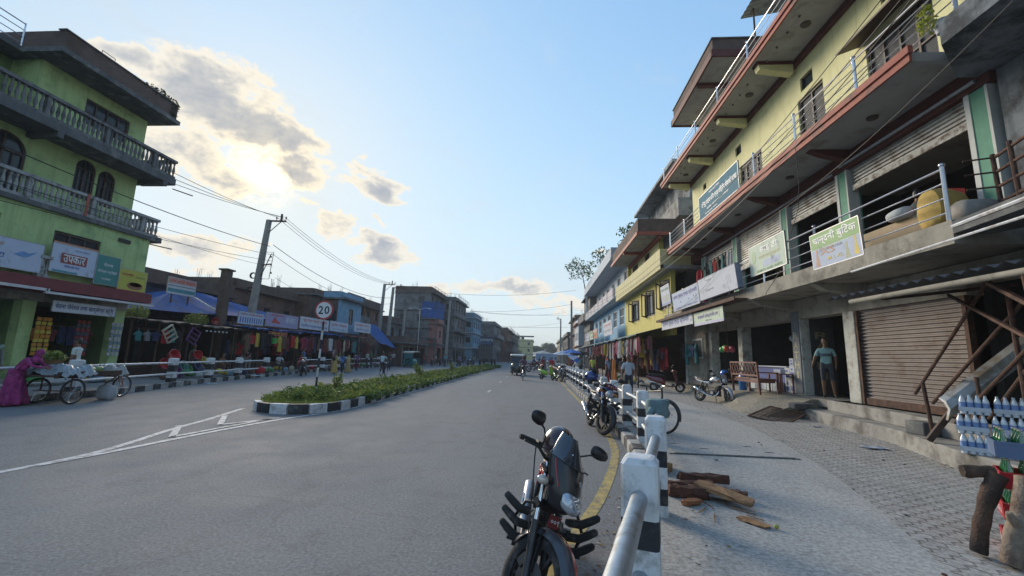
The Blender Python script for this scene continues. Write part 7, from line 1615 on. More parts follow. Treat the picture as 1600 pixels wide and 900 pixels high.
# ================================================================ right foreground: lean-to frame, stair rail, metal sheet
LT = thing('lean_to', 'rusty lean to frame with a corrugated sheet roof in front of the brown shutter', 'awning', (5.9,7,.43))
m = MB(); n = 46; vs = []
for i in range(n+1):
    y = 3.6+5.2*i/n; dz = .028*(1 if i % 2 else -1); vs += [(5.72,y,2.92+dz),(XF+.2,y,3.25+dz)]
m.add(vs, [(2*i,2*i+1,2*i+3,2*i+2) for i in range(n)]); m.add([(x,y,z-.006) for x,y,z in vs], [(2*i+2,2*i+3,2*i+1,2*i) for i in range(n)]); m.build('corrugated_sheet', pm('bluish corrugated sheet', (.10,.11,.125), .6, .3, var=.2, scale=3), LT)
m = MB(); m.cyl((5.80,3.6,2.80),(5.80,8.3,2.80),.045,n=12); m.build('front_beam', M_plaster, LT, smooth=40)
m = MB(); m.cyl((6.0,5.42,.15),(5.82,5.42,2.8),.038,n=10); m.build('post', M_rust, LT, smooth=40)
m = MB(); m.bar((5.82,5.42,1.95),(6.9,7.6,2.85),.04); m.bar((5.84,5.44,2.4),(6.2,6.3,2.86),.05); m.bar((5.82,5.42,2.72),(XF,5.42,3.0),.05); m.bar((5.82,7.6,2.76),(XF,7.6,3.05),.05); m.build('brace', M_rust, LT)
m = MB(); m.cyl((5.75,3.4,3.5),(6.5,9.2,3.57),.02,n=6); m.build('white_pipe', M_pipe_w, LT)
SR = thing('stair_railing', 'reddish brown pipe handrail rising to the right in front of the brown shutter', 'railing', (6.7,7.2,.43))
m = MB()
def seg(a, b, r=.026): m.cyl(a, b, r, n=8)
seg((6.75,8.3,1.15),(6.55,6.55,2.95)); seg((6.73,7.95,1.02),(6.5,5.9,2.75)); seg((6.70,7.55,.75),(6.3,5.3,2.55)); seg((6.72,8.0,.45),(6.70,8.06,1.35),.03)
seg((6.60,6.9,.9),(6.45,5.7,2.2)); seg((6.62,7.0,.65),(6.61,7.02,1.5)); seg((6.52,6.3,1.2),(6.50,6.3,2.75),.03); seg((6.4,5.4,1.9),(6.4,5.4,2.9),.03)
m.build('pipes', M_rust, SR, smooth=40)
MS = thing('metal_sheet', 'sloping folded silver sheet under the handrail, rising to the right picture edge', 'sheet', (6.3,6.3,.7))
m = MB(); M_sheet = pm('dented galvanised sheet', (.42,.44,.45), .5, .5, var=.2, scale=4, dirt=(.25,.20,.15), dscale=3, damt=.5, bump=.3, bscale=5)
prof = [(0,.0),(-.10,-.06),(-.16,-.20),(-.10,-.40),(-.06,-.40),(-.12,-.20),(-.06,-.08),(.02,-.02)]
rings = [[(6.42+2.0*f, 7.45-.5*f+px_, 1.15+1.85*f+dz*.85) for px_, dz in prof] for f in [i/10 for i in range(11)]]
m.loft(rings); m.build('sheet', M_sheet, MS, smooth=30)
m = MB(); m.bar((6.3,7.6,.45),(6.75,7.4,1.2),.08); m.bar((6.9,7.5,.7),(7.1,7.4,1.5),.07); m.build('plank_support', M_wood_br, MS)
# stair landing rail at first floor level, near end
lr = thing('landing_railing', 'rusty brown pipe railing at the first floor landing by the green pillar', 'railing', (7.1,6.4,4.0))
m = MB()
for k in range(4): seg((7.35,7.0,4.25+.25*k+.05),(6.35,4.8,4.15+.25*k))
for k in range(4): seg((7.0,7.15,4.3+.25*k),(7.35,7.0,4.3+.25*k),.015)
seg((7.35,7.0,4.02),(7.32,7.0,5.1),.032); seg((7.15,6.55,4.02),(7.12,6.55,5.1),.032); seg((6.75,5.7,4.02),(6.7,5.7,5.0),.03); m.build('pipes', M_rust, lr, smooth=40)
ld = MB(); ld.prism([(XE,7.1),(7.2,7.09),(XF,5.0),(XF,3.0),(6.0,3.0)], 3.78, 3.98); ld.build('landing_slab', M_conc_d, R1)
e = MB(); e.cyl((XE,7.1,3.90),(6.0,3.0,3.9),.03,n=6); e.build('slab_edge_pipe', M_pipe_w, R1)

# ================================================================ bottled water, crates and logs
M_pet = pm('clear plastic bottle', (.56,.62,.68), .15, var=.15, scale=12, spec=.8, coat=.6); M_lbl = pm('blue bottle label', (.16,.27,.52), .5); M_cap = pm('blue bottle cap', (.42,.5,.6), .4)
M_film = pm('shrink film', (.45,.52,.60), .12, spec=.8, coat=1)
def water_pack(label, x, y, z, rz=0):
    t = thing('water_pack', label, 'bottle pack', (x,y,z), 'shrink wrapped packs of water bottles', local=True); t.rotation_euler = (0,0,rz)
    proto = None
    for i in range(4):
        for j in range(3):
            if proto is None:
                m = MB(); m.lathe([(.034,0),(.037,.01),(.035,.05),(.037,.09),(.037,.17),(.034,.19),(.02,.23),(.013,.245)],12,(0,0,0)); proto = b = m.build('bottle', M_pet, t, smooth=50)
                q = MB(); q.lathe([(.0378,.095),(.0378,.165)],12); q.build('label', M_lbl, b, smooth=50); q = MB(); q.lathe([(.015,.243),(.015,.262)],10); q.build('cap', M_cap, b, smooth=40)
            else: b = copy_tree(proto, t)
            b.location = (-.12+.078*i+.003, -.08+.078*j, .002)
    m = MB(); m.loft([[(sx*.162*s, sy*.122*s, zz) for sx, sy in ((-1,-1),(1,-1),(1,1),(-1,1))] for zz, s in ((0.001,1),(.0012,.93))]); m.bx(-.161,.161,-.1215,-.120,.04,.10); m.bx(-.161,.161,.120,.1215,.04,.10); m.bx(-.163,-.1615,-.12,.12,.04,.10); m.bx(.1615,.163,-.12,.12,.04,.10); m.build('wrap', M_film, t)
    return t
rows = [('bottom','lower left',6.20,6.72,.432),('bottom','lower middle',6.46,6.49,.432),('bottom','lower right',6.72,6.26,.432),('middle','middle left',6.26,6.80,.700),('middle','middle right',6.52,6.57,.700),('top','top left',6.36,6.84,.968),('top','top right',6.62,6.61,.968)]
for tier, nm_, x, y, z in rows: water_pack('blue labelled water bottle pack at the %s of its stack by the steps' % nm_, x, y, z, R(-44))
M_gb = pm('green glass bottle', (.01,.10,.03), .08, var=.2, spec=.9, coat=1); M_crown = pm('bottle crown cap', (.45,.42,.36), .4, .5)
def crate(label, x, y, z, rz, mat, txt=None, bottles=True, group=None):
    t = thing('bottle_crate', label, 'crate', (x,y,z), group, local=True); t.rotation_euler = (0,0,rz); m = MB(); L_, W_, H_ = .21, .155, .13
    m.bx(-L_,L_,-W_,W_,0,.012)
    for s in (-1,1):
        m.bx(-L_,L_,s*W_-.006,s*W_+.006,0,H_); m.bx(s*L_-.006,s*L_+.006,-W_+.006,W_-.006,0,H_); m.bx(-L_-.008,L_+.008,s*(W_+.008)-.004,s*(W_+.008)+.004,H_-.022,H_)
    for k in range(1,4): m.bx(-L_+k*L_/2-.003,-L_+k*L_/2+.003,-W_+.006,W_-.006,.012,.1)
    m.build('crate_body', mat, t)
    if txt:
        text_mesh(txt, .24, .065, frame((0,-W_-.0125,.065), FRONT), T_white, 'lettering', t); text_mesh(txt, .20, .06, frame((-L_-.007,0,.065), RIGHT), T_white, 'lettering', t)
    if bottles:
        proto = None
        for i in range(4):
            for j in range(3):
                if proto is None:
                    m = MB(); m.lathe([(.028,.015),(.03,.03),(.03,.12),(.027,.15),(.013,.19),(.012,.225)],12); proto = b = m.build('bottle', M_gb, t, smooth=50); q = MB(); q.lathe([(.015,.222),(.015,.232)],10); q.build('cap', M_crown, b)
                else: b = copy_tree(proto, t)
                b.location = (-.155+.103*i, -.1+.1*j, 0)
    return t
M_crr = pm('red crate plastic', (.42,.015,.02), .4, var=.12); M_crb = pm('dusty blue crate plastic', (.09,.14,.25), .5, var=.2)
for k, lab in enumerate(('red soft drink crate on the ground at the bottom of the stack behind the logs','red soft drink crate second from the bottom behind the leaning logs','red soft drink crate third from the bottom, under the blue one')):
    crate(lab, 4.07+.01*k, 3.97, .156+.245*k, R(-38), M_crr, 'Coca-Cola')
crate('dusty blue crate of green bottles on top of the red crates', 4.08, 3.98, .156+.245*3, R(-36), M_crb)
M_logp = pm('pale peeled log', (.22,.175,.13), .85, var=.35, scale=9, bump=1.0, streak=.8, dirt=(.10,.06,.045), dscale=3, damt=.5); M_logd = pm('charred log', (.095,.055,.036), .95, var=.5, scale=9, bump=1.0, streak=.9, dirt=(.012,.011,.011), dscale=2, damt=.7)
M_bark = pm('reddish bark', (.085,.035,.024), .9, var=.4, scale=9, bump=1.0); M_split = pm('split wood face', (.30,.17,.08), .8, var=.3, scale=7, bump=.6, dirt=(.16,.08,.04), dscale=6, damt=.4)
def log(label, pts, rs, mat, n=14, name='log', cat='log', knots=()):
    P_ = smooth3(pts, 5); m = MB(); rr = [rs[0]+(rs[-1]-rs[0])*i/(len(P_)-1) for i in range(len(P_))]
    rr = [r_*(1+.045*math.sin(i*1.3)+.06*math.sin(i*.5+1)) for i, r_ in enumerate(rr)]; m.tube(P_, rr, n)
    m.v = [(v[0]+random.uniform(-.004,.004), v[1]+random.uniform(-.004,.004), v[2]+random.uniform(-.004,.004)) for v in m.v]
    for k in knots: m.tube(k, [.035,.03,.018], 8)
    return tag(m.build(name, mat, None, smooth=60), label, cat)
def smooth3(pts, n=5):
    out = []
    for i in range(len(pts)-1):
        p0, p1, p2, p3 = [Vector(pts[max(0,min(len(pts)-1,j))]) for j in (i-1,i,i+1,i+2)]
        for k in range(n): t_ = k/n; out.append(.5*((2*p1)+(-p0+p2)*t_+(2*p0-5*p1+4*p2-p3)*t_*t_+(-p0+3*p1-3*p2+p3)*t_**3))
    out.append(Vector(pts[-1])); return out
log('pale knotty log leaning upright against the red crates', [(3.50,3.66,.18),(3.57,3.68,.36),(3.68,3.70,.56),(3.78,3.73,.78)], [.055,.068], M_logp, knots=[[(3.60,3.67,.45),(3.53,3.64,.52),(3.51,3.63,.56)]])
log('charred brown log leaning behind the pale one against the crates', [(3.47,3.86,.18),(3.52,3.87,.36),(3.61,3.89,.56),(3.73,3.90,.76)], [.048,.06], M_logd)
log('short burnt log end lying across the top of the leaning logs', [(3.55,4.0,.76),(3.74,3.94,.78)], [.045,.05], M_logd)
def plank(label, c, L_, W_, H_, rz, ry=0, rx=0, mat=None, name='firewood', seed=1):
    r_ = random.Random(seed); Mx = Matrix.Translation(c) @ Euler((rx,ry,rz)).to_matrix().to_4x4(); m = MB(Mx); rings = []
    n = 7
    for i in range(n):
        x = -L_/2+L_*i/(n-1); k = 1 if 0 < i < n-1 else .75
        rings.append([(x+r_.uniform(-.02,.02), sy*W_/2*k*r_.uniform(.75,1.1), sz*H_/2*r_.uniform(.6,1.1)) for sy, sz in ((-1,-1),(0,-1.1),(1,-1),(1.1,0),(1,1),(0,1.15),(-1,1),(-1.1,0))])
    m.loft(rings); return tag(m.build(name, mat, None), label, 'firewood', 'split firewood on the pavement')
plank('thick reddish bark log at the back left of the firewood heap', (1.66,5.2,.21), .62, .12, .11, .15, mat=M_bark, seed=2)
plank('long red brown log lying along the back of the firewood heap', (1.95,5.42,.25), .62, .10, .10, .2, .06, mat=M_bark, seed=3)
plank('dark red log at the front left of the firewood heap', (1.62,4.98,.21), .40, .13, .12, -.2, mat=M_bark, seed=4)
plank('broad split plank leaning on top of the firewood heap', (1.93,4.84,.26), .56, .15, .05, -.75, .12, .15, M_split, seed=5)
plank('second split plank under the broad one in the firewood heap', (1.86,5.02,.22), .46, .13, .05, -.35, .05, -.1, M_split, seed=6)
plank('stubby bark piece at the right end of the firewood heap', (2.12,5.0,.20), .2, .12, .09, -.3, mat=M_bark, seed=7)
plank('pale splintered sheet of wood at the front of the heap', (1.98,4.32,.165), .26, .12, .015, -1.0, mat=M_split, seed=8)
plank('gnarled lump of bark and split wood beside the second post', (1.62,6.05,.22), .28, .16, .11, .5, .1, mat=M_split, seed=9)
plank('small orange chip in front of the bark logs', (1.57,4.75,.18), .2, .1, .05, .4, mat=pm('orange inner bark',(.22,.09,.04),.85,var=.3), seed=10)
for k in range(6): plank('thin splinter strewn beside the firewood heap', (random.uniform(1.5,2.1),random.uniform(4.2,5.0),.162), random.uniform(.12,.24), .012, .008, random.uniform(0,3), mat=M_split, name='splinter', seed=20+k)
m = MB(); m.ell((2.12,4.2,.175),(.022,.02,.02),10,6); tag(m.build('fallen_fruit', pm('yellow green fruit',(.28,.28,.05),.5), None, smooth=180), 'small yellow green fruit on the concrete by the wood sheet', 'fruit')
# loose litter
def paper(label, x, y, s, mat, z=.16): 
    m = MB(); n = 5; vs = [(x+s*(i/n-.5)+.02*math.sin(7*j), y+s*.6*(j/n-.5), z+.004+.02*abs(math.sin(i*2.1+j*1.3))) for i in range(n+1) for j in range(n+1)]
    m.add(vs, [(i*(n+1)+j,(i+1)*(n+1)+j,(i+1)*(n+1)+j+1,i*(n+1)+j+1) for i in range(n) for j in range(n)]); return tag(m.build('litter', mat, None), label, 'litter')
paper('crumpled white paper on the pavers below the brown shutter', 6.0, 8.4, .4, S_white); paper('flattened white and red packet near the iron grate', 6.55, 10.9, .2, S_white); paper('small white scrap in the left kerb gutter by a striped post', -14.6, 18.2, .5, S_white, .005); paper('white plastic rag at the foot of a striped post on the left', -15.3, 22.3, .6, S_white, .14)
paper('pale wrapper lying on the yellow line far down the right kerb', 1.5, 24, .35, S_white, .01)
random.seed(99)
for k in range(26):
    x, y = random.uniform(2.2,6.0), random.uniform(3,16); m = MB(); m.ell((x,y,.162),(.012+.02*random.random(),.012+.01*random.random(),.008),6,4); tag(m.build('pebble', random.choice((M_conc_d, M_bark, M_soil)), None), 'tiny stone or chip lying on the pavement', 'pebble', 'stones and chips scattered on the pavement')
# slab joint across the concrete apron with lifted cover slabs
m = MB(); m.bx(2.08,4.0,7.17,7.20,.1505,.158); m.bx(2.15,4.0,7.21,8.0,.14,.172); struct(m.build('pavement_slab', M_walk))
m = MB(); m.bx(2.05,4.05,7.165,7.20,.158,.1615); 
for (x, y) in ((2.35,7.95),(2.75,7.6),(3.6,7.95),(3.75,7.5)): m.ell((x,y,.172),(.09,.03,.003),10,4)
struct(m.build('pavement_joint', pm('open dark joint', (.02,.02,.02), .9)))

# ================================================================ bench, iron grate, counter, cartons, posters
BN = thing('bench', 'dark red brown wooden bench with a crossed lattice back in front of the shop', 'bench', (7.0,14.85,.66), rz=0)
M_bw = pm('red brown bench wood', (.13,.045,.035), .5, var=.25, scale=7, coat=.2)
bz = .67
m = MB(); m.bx(6.82,7.36,13.95,15.75,bz+.42,bz+.47); m.build('seat', M_bw, BN, bev=.008)
for (x, y, h_) in ((6.80,13.92,.98),(6.80,15.74,.98),(7.34,13.92,.66),(7.34,15.74,.66)):
    m = MB(); m.bar((x,y,bz-.02),(x-(.06 if h_ > .9 else 0),y,bz+h_),.055); m.build('leg', M_bw, BN)
m = MB(); m.bar((6.74,13.92,bz+.96),(6.74,15.74,bz+.96),.06,.05); m.bar((6.77,13.92,bz+.56),(6.77,15.74,bz+.56),.05,.06)
for k in range(9):
    y = 13.95+.2*k
    m.bar((6.765,y,bz+.58),(6.745,y+.2,bz+.94),.022); m.bar((6.765,y+.2,bz+.58),(6.745,y,bz+.94),.020)
m.build('lattice_back', M_bw, BN)
for y in (13.92,15.74): m = MB(); m.bar((6.76,y,bz+.66),(7.38,y,bz+.66),.06,.035); m.build('armrest', M_bw, BN)
m = MB(); m.bx(6.84,7.3,13.97,14.0,bz+.34,bz+.42); m.bx(6.79,6.83,13.95,15.73,bz+.33,bz+.41); m.build('apron', M_bw, BN)
GT = thing('iron_grate', 'rusty iron window grate lying tilted on the pavers at the end of the steps', 'grate', (6.35,12.2,.16), local=True); GT.rotation_euler = (R(7),R(-9),R(38))
m = MB()
for s in (-1,1): m.bar((-.62,s*.45,.1),(.62,s*.45,.1),.04,.03); m.bar((s*.62,-.45,.1),(s*.62,.45,.1),.03,.04)
for k in range(13): m.bar((-.55+.092*k,-.44,.105),(-.55+.092*k,.44,.105),.016)
for s in (-.2,.2): m.bar((-.6,s,.098),(.6,s,.098),.02,.01)
m.build('bars', M_rust, GT)
CN = thing('shop_counter', 'deep blue shop counter with a white top behind the bench', 'counter', (8.35,15.5,.72))
m = MB(); m.bx(8.1,8.7,14.75,16.7,.71,1.5); m.build('cabinet', pm('deep blue panel',(.015,.05,.22),.5,var=.15), CN, bev=.01); m = MB(); m.bx(8.05,8.75,14.7,16.75,1.502,1.54); m.build('counter_top', S_white, CN)
TB = thing('side_table', 'small dark table with papers beside the bench', 'table', (7.75,14.4,.7)); m = MB(); m.bx(7.5,7.95,14.1,14.8,1.28,1.31); m.build('table_top', M_bw, TB)
for x, y in ((7.53,14.13),(7.92,14.13),(7.53,14.77),(7.92,14.77)): m = MB(); m.bar((x,y,.69),(x,y,1.28),.04); m.build('leg', M_bw, TB)
bx_ = MB(); bx_.box((7.7,14.45,1.375),(.2,.26,.13),rz=.3); tag(bx_.build('white_carton', S_white, None, bev=.004), 'small red and white packet on the side table by the bench', 'carton')
random.seed(4)
k = 0
for (y0, zs) in ((13.98+.16,3),(14.3,4),(14.48+.12,2)):
    pass
cart = [(8.22,14.62,.71,.26,.42),(8.22,14.62,1.135,.26,.36),(8.22,14.34,.71,.27,.5),(8.22,14.34,1.215,.27,.34),(8.22,14.34,1.56,.22,.24)]
for k, (x, y, z, w_, h_) in enumerate(cart):
    lab = ['white and blue carton at the foot of the left carton column by the lettered pillar','white and blue carton on top of the left carton column by the lettered pillar','tall white carton on the floor against the lettered pillar','white carton in the middle of the column against the lettered pillar','small white carton topping the column against the lettered pillar'][k]
    t = thing('carton', lab, 'carton', (x,y,z)); m = MB(); m.bx(x-.2,x+.2,y-w_/2,y+w_/2,z+.002,z+h_); m.build('box', pm('printed white card',(.42,.46,.50),.7,var=.1), t, bev=.006); p = MB(); p.bx(x-.203,x-.2005,y-w_/2+.04,y+w_/2-.04,z+h_*.15,z+h_*.45); p.bx(x-.203,x-.2005,y-.05,y+.06,z+h_*.6,z+h_*.8); p.build('print', T_blue, t)
for k in range(5): 
    m = MB(); y = 14.9+.38*k; m.bx(7.86,8.06,y,y+.34,.71,.71+.30); o = m.build('carton', pm('printed white card',(.42,.46,.50),.7), None, bev=.005); tag(o, 'low white carton in the row on the floor before the blue counter', 'carton', 'row of low white cartons before the blue counter')
jg = thing('blue_jar', 'tall blue water jar standing left of the bench', 'jar', (7.5,16.6,.66)); m = MB(); m.lathe([(.13,0),(.14,.05),(.13,.2),(.14,.35),(.13,.5),(.05,.6),(.05,.66)],16,(7.5,16.6,.62)); m.build('vessel', pm('blue jar plastic',(.03,.16,.42),.25,coat=.4), jg, smooth=50); m = MB(); m.lathe([(.055,.66),(.055,.69)],14,(7.5,16.6,.62)); m.build('cap', M_black, jg)
PS = thing('poster', 'framed grey poster on the wall panel between the far shops', 'poster', (7.9,22.0,1.9)); m = MB(); m.bx(7.86,8.05,20.95,22.95,.7,3.0); m.build('panel_wall', M_plaster, PS); m = MB(); m.bx(7.82,7.858,21.3,22.7,1.75,2.75); m.build('frame', M_post_w, PS); m = MB(); m.bx(7.812,7.819,21.4,22.6,1.85,2.65); m.build('print', pm('grey photo print',(.10,.11,.12),.4,var=.8,scale=3), PS)
BL = thing('toy_bunch', 'bunch of green and pink balls hanging in the shop entrance behind the bench', 'toys', (7.4,17.5,2.4)); cols = [(.05,.4,.06),(.45,.08,.12),(.45,.05,.02),(.05,.3,.1),(.4,.1,.2)]
for k in range(9): m = MB(); m.ell((7.4+.16*math.sin(k*2.2),17.5+.26*math.cos(k*1.7),2.15+.10*math.sin(k*3.1)),(.11,.11,.12),12,8); m.build('ball', pm('toy colour %d' % (k%5), cols[k%5], .35), BL, smooth=180)
m = MB(); m.cyl((7.4,17.5,2.2),(7.4,17.5,3.59),.006,n=5); m.build('string', M_black, BL)
fan = thing('ceiling_lamp', 'pale round lamp inside the dark electronics shop', 'lamp', (9.2,16.2,2.7)); m = MB(); m.ell((9.2,16.2,2.55),(.14,.14,.12),14,8); m.build('globe', pm('pale globe',(.5,.6,.6),.4), fan, smooth=180); m = MB(); m.cyl((9.2,16.2,2.65),(9.2,16.2,3.59),.01,n=5); m.build('rod', M_black, fan)  # globe has a plain pale base colour and no emission
# stock inside the dark shops: shelves with goods
def shelf_unit(label, X, y0, y1, z0, levels, face=-1, seed=0):
    r_ = random.Random(seed); t = thing('shelf', label, 'shelf', (X,(y0+y1)/2,z0)); m = MB()
    for k in range(levels+1): m.bx(X-.18,X+.18,y0,y1,z0+.5*k,z0+.5*k+.03)
    m.bx(X-.18,X+.18,y0-.03,y0,z0,z0+.5*levels+.03); m.bx(X-.18,X+.18,y1,y1+.03,z0,z0+.5*levels+.03); m.build('rack', M_wood_br, t)
    for k in range(levels):
        m = MB(); y = y0+.03; mats = [cloth(.30,.08,.06),cloth(.10,.16,.30),cloth(.34,.33,.28),cloth(.32,.26,.08),cloth(.08,.2,.12)]
        while y < y1-.1: w_ = r_.uniform(.1,.3); m.mi = r_.randrange(5); m.bx(X-.12,X+.12,y,min(y+w_,y1)-.012,z0+.5*k+.032,z0+.5*k+r_.uniform(.2,.44)); y += w_
        m.build('stock', mats, t)
    return t
shelf_unit('shelf of stock along the back of the doorway shop', 10.6, 11.7, 14.1, .72, 4, seed=1); shelf_unit('shelf of stock behind the blue counter', 10.4, 14.6, 17.4, .72, 4, seed=2); shelf_unit('shelf of stock in the stationery shop under the lower white boards', 9.6, 18.0, 20.4, .72, 4, seed=3)
shelf_unit('shelf of stock on the first floor behind the tailor board', 9.4, 14.4, 17.2, 4.03, 4, seed=5)
# first floor odds and ends
m = MB(); m.bx(7.4,7.44,8.0,10.3,4.03,4.62); tag(m.build('plywood_board', pm('pale plywood',(.36,.27,.16),.7,var=.15), None), 'long pale plywood board standing behind the first floor rail', 'board')
def sack(label, c, s, mat, rz=0): m = MB(Matrix.Translation(c) @ Matrix.Rotation(rz,4,'Z')); m.loft([sring(-s[0]/2,s[2]*.45,s[1]*.5,s[2]*.7),sring(-s[0]*.42,s[2]*.5,s[1]*.95,s[2]),sring(0,s[2]*.52,s[1],s[2]*1.06),sring(s[0]*.4,s[2]*.48,s[1]*.9,s[2]*.95),sring(s[0]/2,s[2]*.42,s[1]*.45,s[2]*.6)]); return tag(m.build('sack', mat, None, smooth=60), label, 'sack')
sack('mustard yellow sack beside the end post of the first floor rail', (7.15,7.75,4.03), (.6,.5,.75), cloth(.42,.29,.08)); sack('grey cloth bundle on the first floor near the landing railing', (7.2,7.2,4.03), (.7,.45,.35), cloth(.24,.23,.21)); sack('white cap shaped bundle on top of the plywood board', (7.35,8.9,4.62), (.5,.3,.22), cloth(.42,.45,.46), 1.5)
ch = thing('chair', 'red plastic chair behind the yellow sack on the first floor', 'chair', (7.7,7.9,4.03)); m = MB(); m.bx(7.5,7.95,7.7,8.15,4.45,4.49); m.build('seat', M_crr, ch); m = MB(); m.bx(7.5,7.95,8.15,8.19,4.45,5.0); m.build('backrest', M_crr, ch)
for x, y in ((7.52,7.72),(7.93,7.72),(7.52,8.15),(7.93,8.15)): m = MB(); m.bar((x,y,4.02),(x,y,4.45),.035); m.build('leg', M_crr, ch)
FL = thing('flower_garland', 'yellow green garland and white pot at the near corner of the second floor rail', 'garland', (6.7,7.0,7.4)); m = MB(); leaves(m, (6.6,7.0,7.6),(.12,.16,.3),120,.05); m.build('foliage', leaf_mat('yellow garland',(.2,.26,.03),(.42,.42,.06)), FL); m = MB(); m.lathe([(.08,0),(.12,.2),(.13,.22)],14,(6.85,7.0,7.36)); m.build('pot', S_white, FL)

# ================================================================ garments and goods
def garment_mesh(kind):
    m = MB(); shapes = {
      'shirt': ([(0,.0),(-.05,.10),(-.10,.16),(-.26,.20),(-.42,.34),(-.34,.42),(-.22,.32),(-.22,.75)], .72),
      'dress': ([(0,.03),(-.06,.06),(-.12,.10),(-.17,.22),(-.12,.42),(-.16,.55),(-.30,1.15)], 1.1),
      'kurta': ([(0,.02),(-.06,.06),(-.12,.1),(-.30,.16),(-.40,.46),(-.31,.48),(-.21,.28),(-.20,.6),(-.25,1.0)], 1.0),
      'trousers': ([(0,.0),(-.19,.0),(-.21,.25),(-.23,.95),(-.05,.95),(-.02,.38)], 1.0),
      'cloth': ([(0,.0),(-.22,.0),(-.23,.5),(-.21,.9)], .9)}
    left, _ = shapes[kind]; out = left+[(-x,z) for x, z in left[::-1] if x != 0]
    zs = sorted(set([z for _, z in out])); 
    # front and back follow soft vertical folds
    poly = [(x,-z) for x, z in out]; n = len(poly); fold = lambda x, z, s: .03*math.sin(x*26+z*2)+s*(.028+.02*min(1,-z))
    vs = [(x, fold(x,z,-1), z) for x, z in poly]+[(x, fold(x,z,1), z) for x, z in poly]
    # fan to a mid-line of interior points so that folds show
    m.add(vs, [(i,(i+1)%n,n+(i+1)%n,n+i) for i in range(n)])
    import mathutils.geometry as G_
    pts = [Vector((x,z)) for x, z in poly]; ins = []
    def inside(p):
        c = False; j = n-1
        for i in range(n):
            a, b = pts[i], pts[j]
            if (a.y > p.y) != (b.y > p.y) and p.x < (b.x-a.x)*(p.y-a.y)/(b.y-a.y+1e-12)+a.x: c = not c
            j = i
        return c
    for ix in range(-8, 9):
        for iz in range(1, 14):
            p = Vector((ix*.05, -iz*.085))
            if inside(p) and min((p-q).length for q in pts) > .02: ins.append(p)
    allp = pts+ins; r_ = G_.delaunay_2d_cdt(allp, [(i,(i+1)%n) for i in range(n)], [], 1, 1e-5)
    for s in (-1,1): m.add([(v.x, fold(v.x,v.y,s), v.y) for v in r_[0]], [tuple(f) if s < 0 else tuple(f)[::-1] for f in r_[2]])
    me = m.build('garment', SKIN, None, smooth=60); d = me.data; bpy.data.objects.remove(me); return d
GM = {k: garment_mesh(k) for k in ('shirt','dress','kurta','trousers','cloth')}
GC = {'red':(.36,.02,.025),'crimson':(.25,.02,.05),'white':(.46,.46,.46),'pink':(.42,.13,.18),'black':(.012,.012,.015),'navy':(.02,.03,.09),'yellow':(.45,.34,.05),'maroon':(.12,.015,.02),'teal':(.03,.16,.17),'grey':(.18,.18,.19),'green':(.05,.20,.06),'sky blue':(.17,.30,.42),'cream':(.42,.38,.28),'brown':(.12,.07,.045),'orange':(.45,.16,.03),'purple':(.14,.05,.18)}
used_lab = set()
def garment(kind, col, x, y, z, rz, s, where, prev=None):
    lab = '%s %s hanging %s' % (col, kind if kind != 'cloth' else 'length of cloth', where)
    if lab in used_lab and prev: lab = '%s %s hanging beside the %s %s' % (col, kind if kind != 'cloth' else 'cloth', prev, where)
    o = bpy.data.objects.new(kind if kind != 'cloth' else 'hanging_cloth', GM[kind]); COL.objects.link(o); o.location = (x,y,z); o.rotation_euler = (0,0,rz); o.scale = (s,)*3
    o.material_slots[0].link = 'OBJECT'; o.material_slots[0].material = cloth(*GC[col]); used_lab.add(lab)
    return tag(o, lab, 'garment', 'garments hung out for sale')
def rack_of(x, y0, y1, z, step, where, seed, cols, kinds, s=1.0, face=PI/2, jit=.05):
    r_ = random.Random(seed); y = y0; prev = 'rail end'; i = 0
    m = MB(); m.cyl((x,y0-.2,z+.02),(x,y1+.2,z+.02),.015,n=6); tag(m.build('hanging_rail', M_rust, None), 'thin rail carrying the garments %s' % where, 'rail')
    while y < y1:
        k = r_.choice(kinds); c = r_.choice(cols); sc = s*r_.uniform(.85,1.12)
        garment(k, c, x+r_.uniform(-.02,.02), y, z, face+r_.uniform(-.9,.9)*(.5), sc, where, prev); prev = c+' '+(k if k != 'cloth' else 'cloth'); y += step*r_.uniform(.8,1.3)
ALL = list(GC)
rack_of(5.35, 23.8, 30.5, 2.86, .33, 'at the awning near end', 1, ['cream','pink','yellow','white','red','grey','maroon','white'], ['shirt','cloth','dress','kurta'])
rack_of(5.95, 23.6, 33, 2.95, .34, 'on the second row at the awning near end', 21, ['red','maroon','navy','black','crimson','white','brown','yellow','pink'], ['kurta','dress','cloth','shirt'], 1.1)
rack_of(6.7, 23.4, 34, 2.3, .36, 'at the back of the near garment shop', 22, ['black','red','maroon','brown','grey','navy','yellow'], ['kurta','dress','cloth'], 1.2)
rack_of(5.35, 31, 40, 2.84, .5, 'midway along the awning', 2, ['red','maroon','black','navy','crimson','yellow','white','brown'], ['kurta','dress','cloth'])
rack_of(5.35, 41, 56, 2.84, .75, 'at the awning far end', 3, ['sky blue','red','white','teal','maroon','crimson'], ['kurta','dress','cloth'])
rack_of(6.3, 23.6, 31, 2.1, .5, 'low in the near garment shop', 4, ['black','red','brown','white','navy','maroon','yellow'], ['shirt','trousers','cloth'])
rack_of(6.3, 31.5, 42, 2.1, .6, 'low in the second garment shop', 5, ['black','navy','maroon','red','brown'], ['shirt','dress','cloth'])
rack_of(7.4, 20.9, 23.0, 2.5, .45, 'by the white corner column', 6, ['teal','cream','navy','black'], ['dress','shirt','kurta'], 1.0)
rack_of(7.9, 18.0, 20.5, 6.3, .4, 'upstairs near the red dress', 7, ['teal','white','red','green','black'], ['shirt','cloth'], .8)
garment('dress', 'red', 7.6, 20.6, 6.05, PI/2+.3, 1.45, 'large and alone on the first floor behind the stationery board')
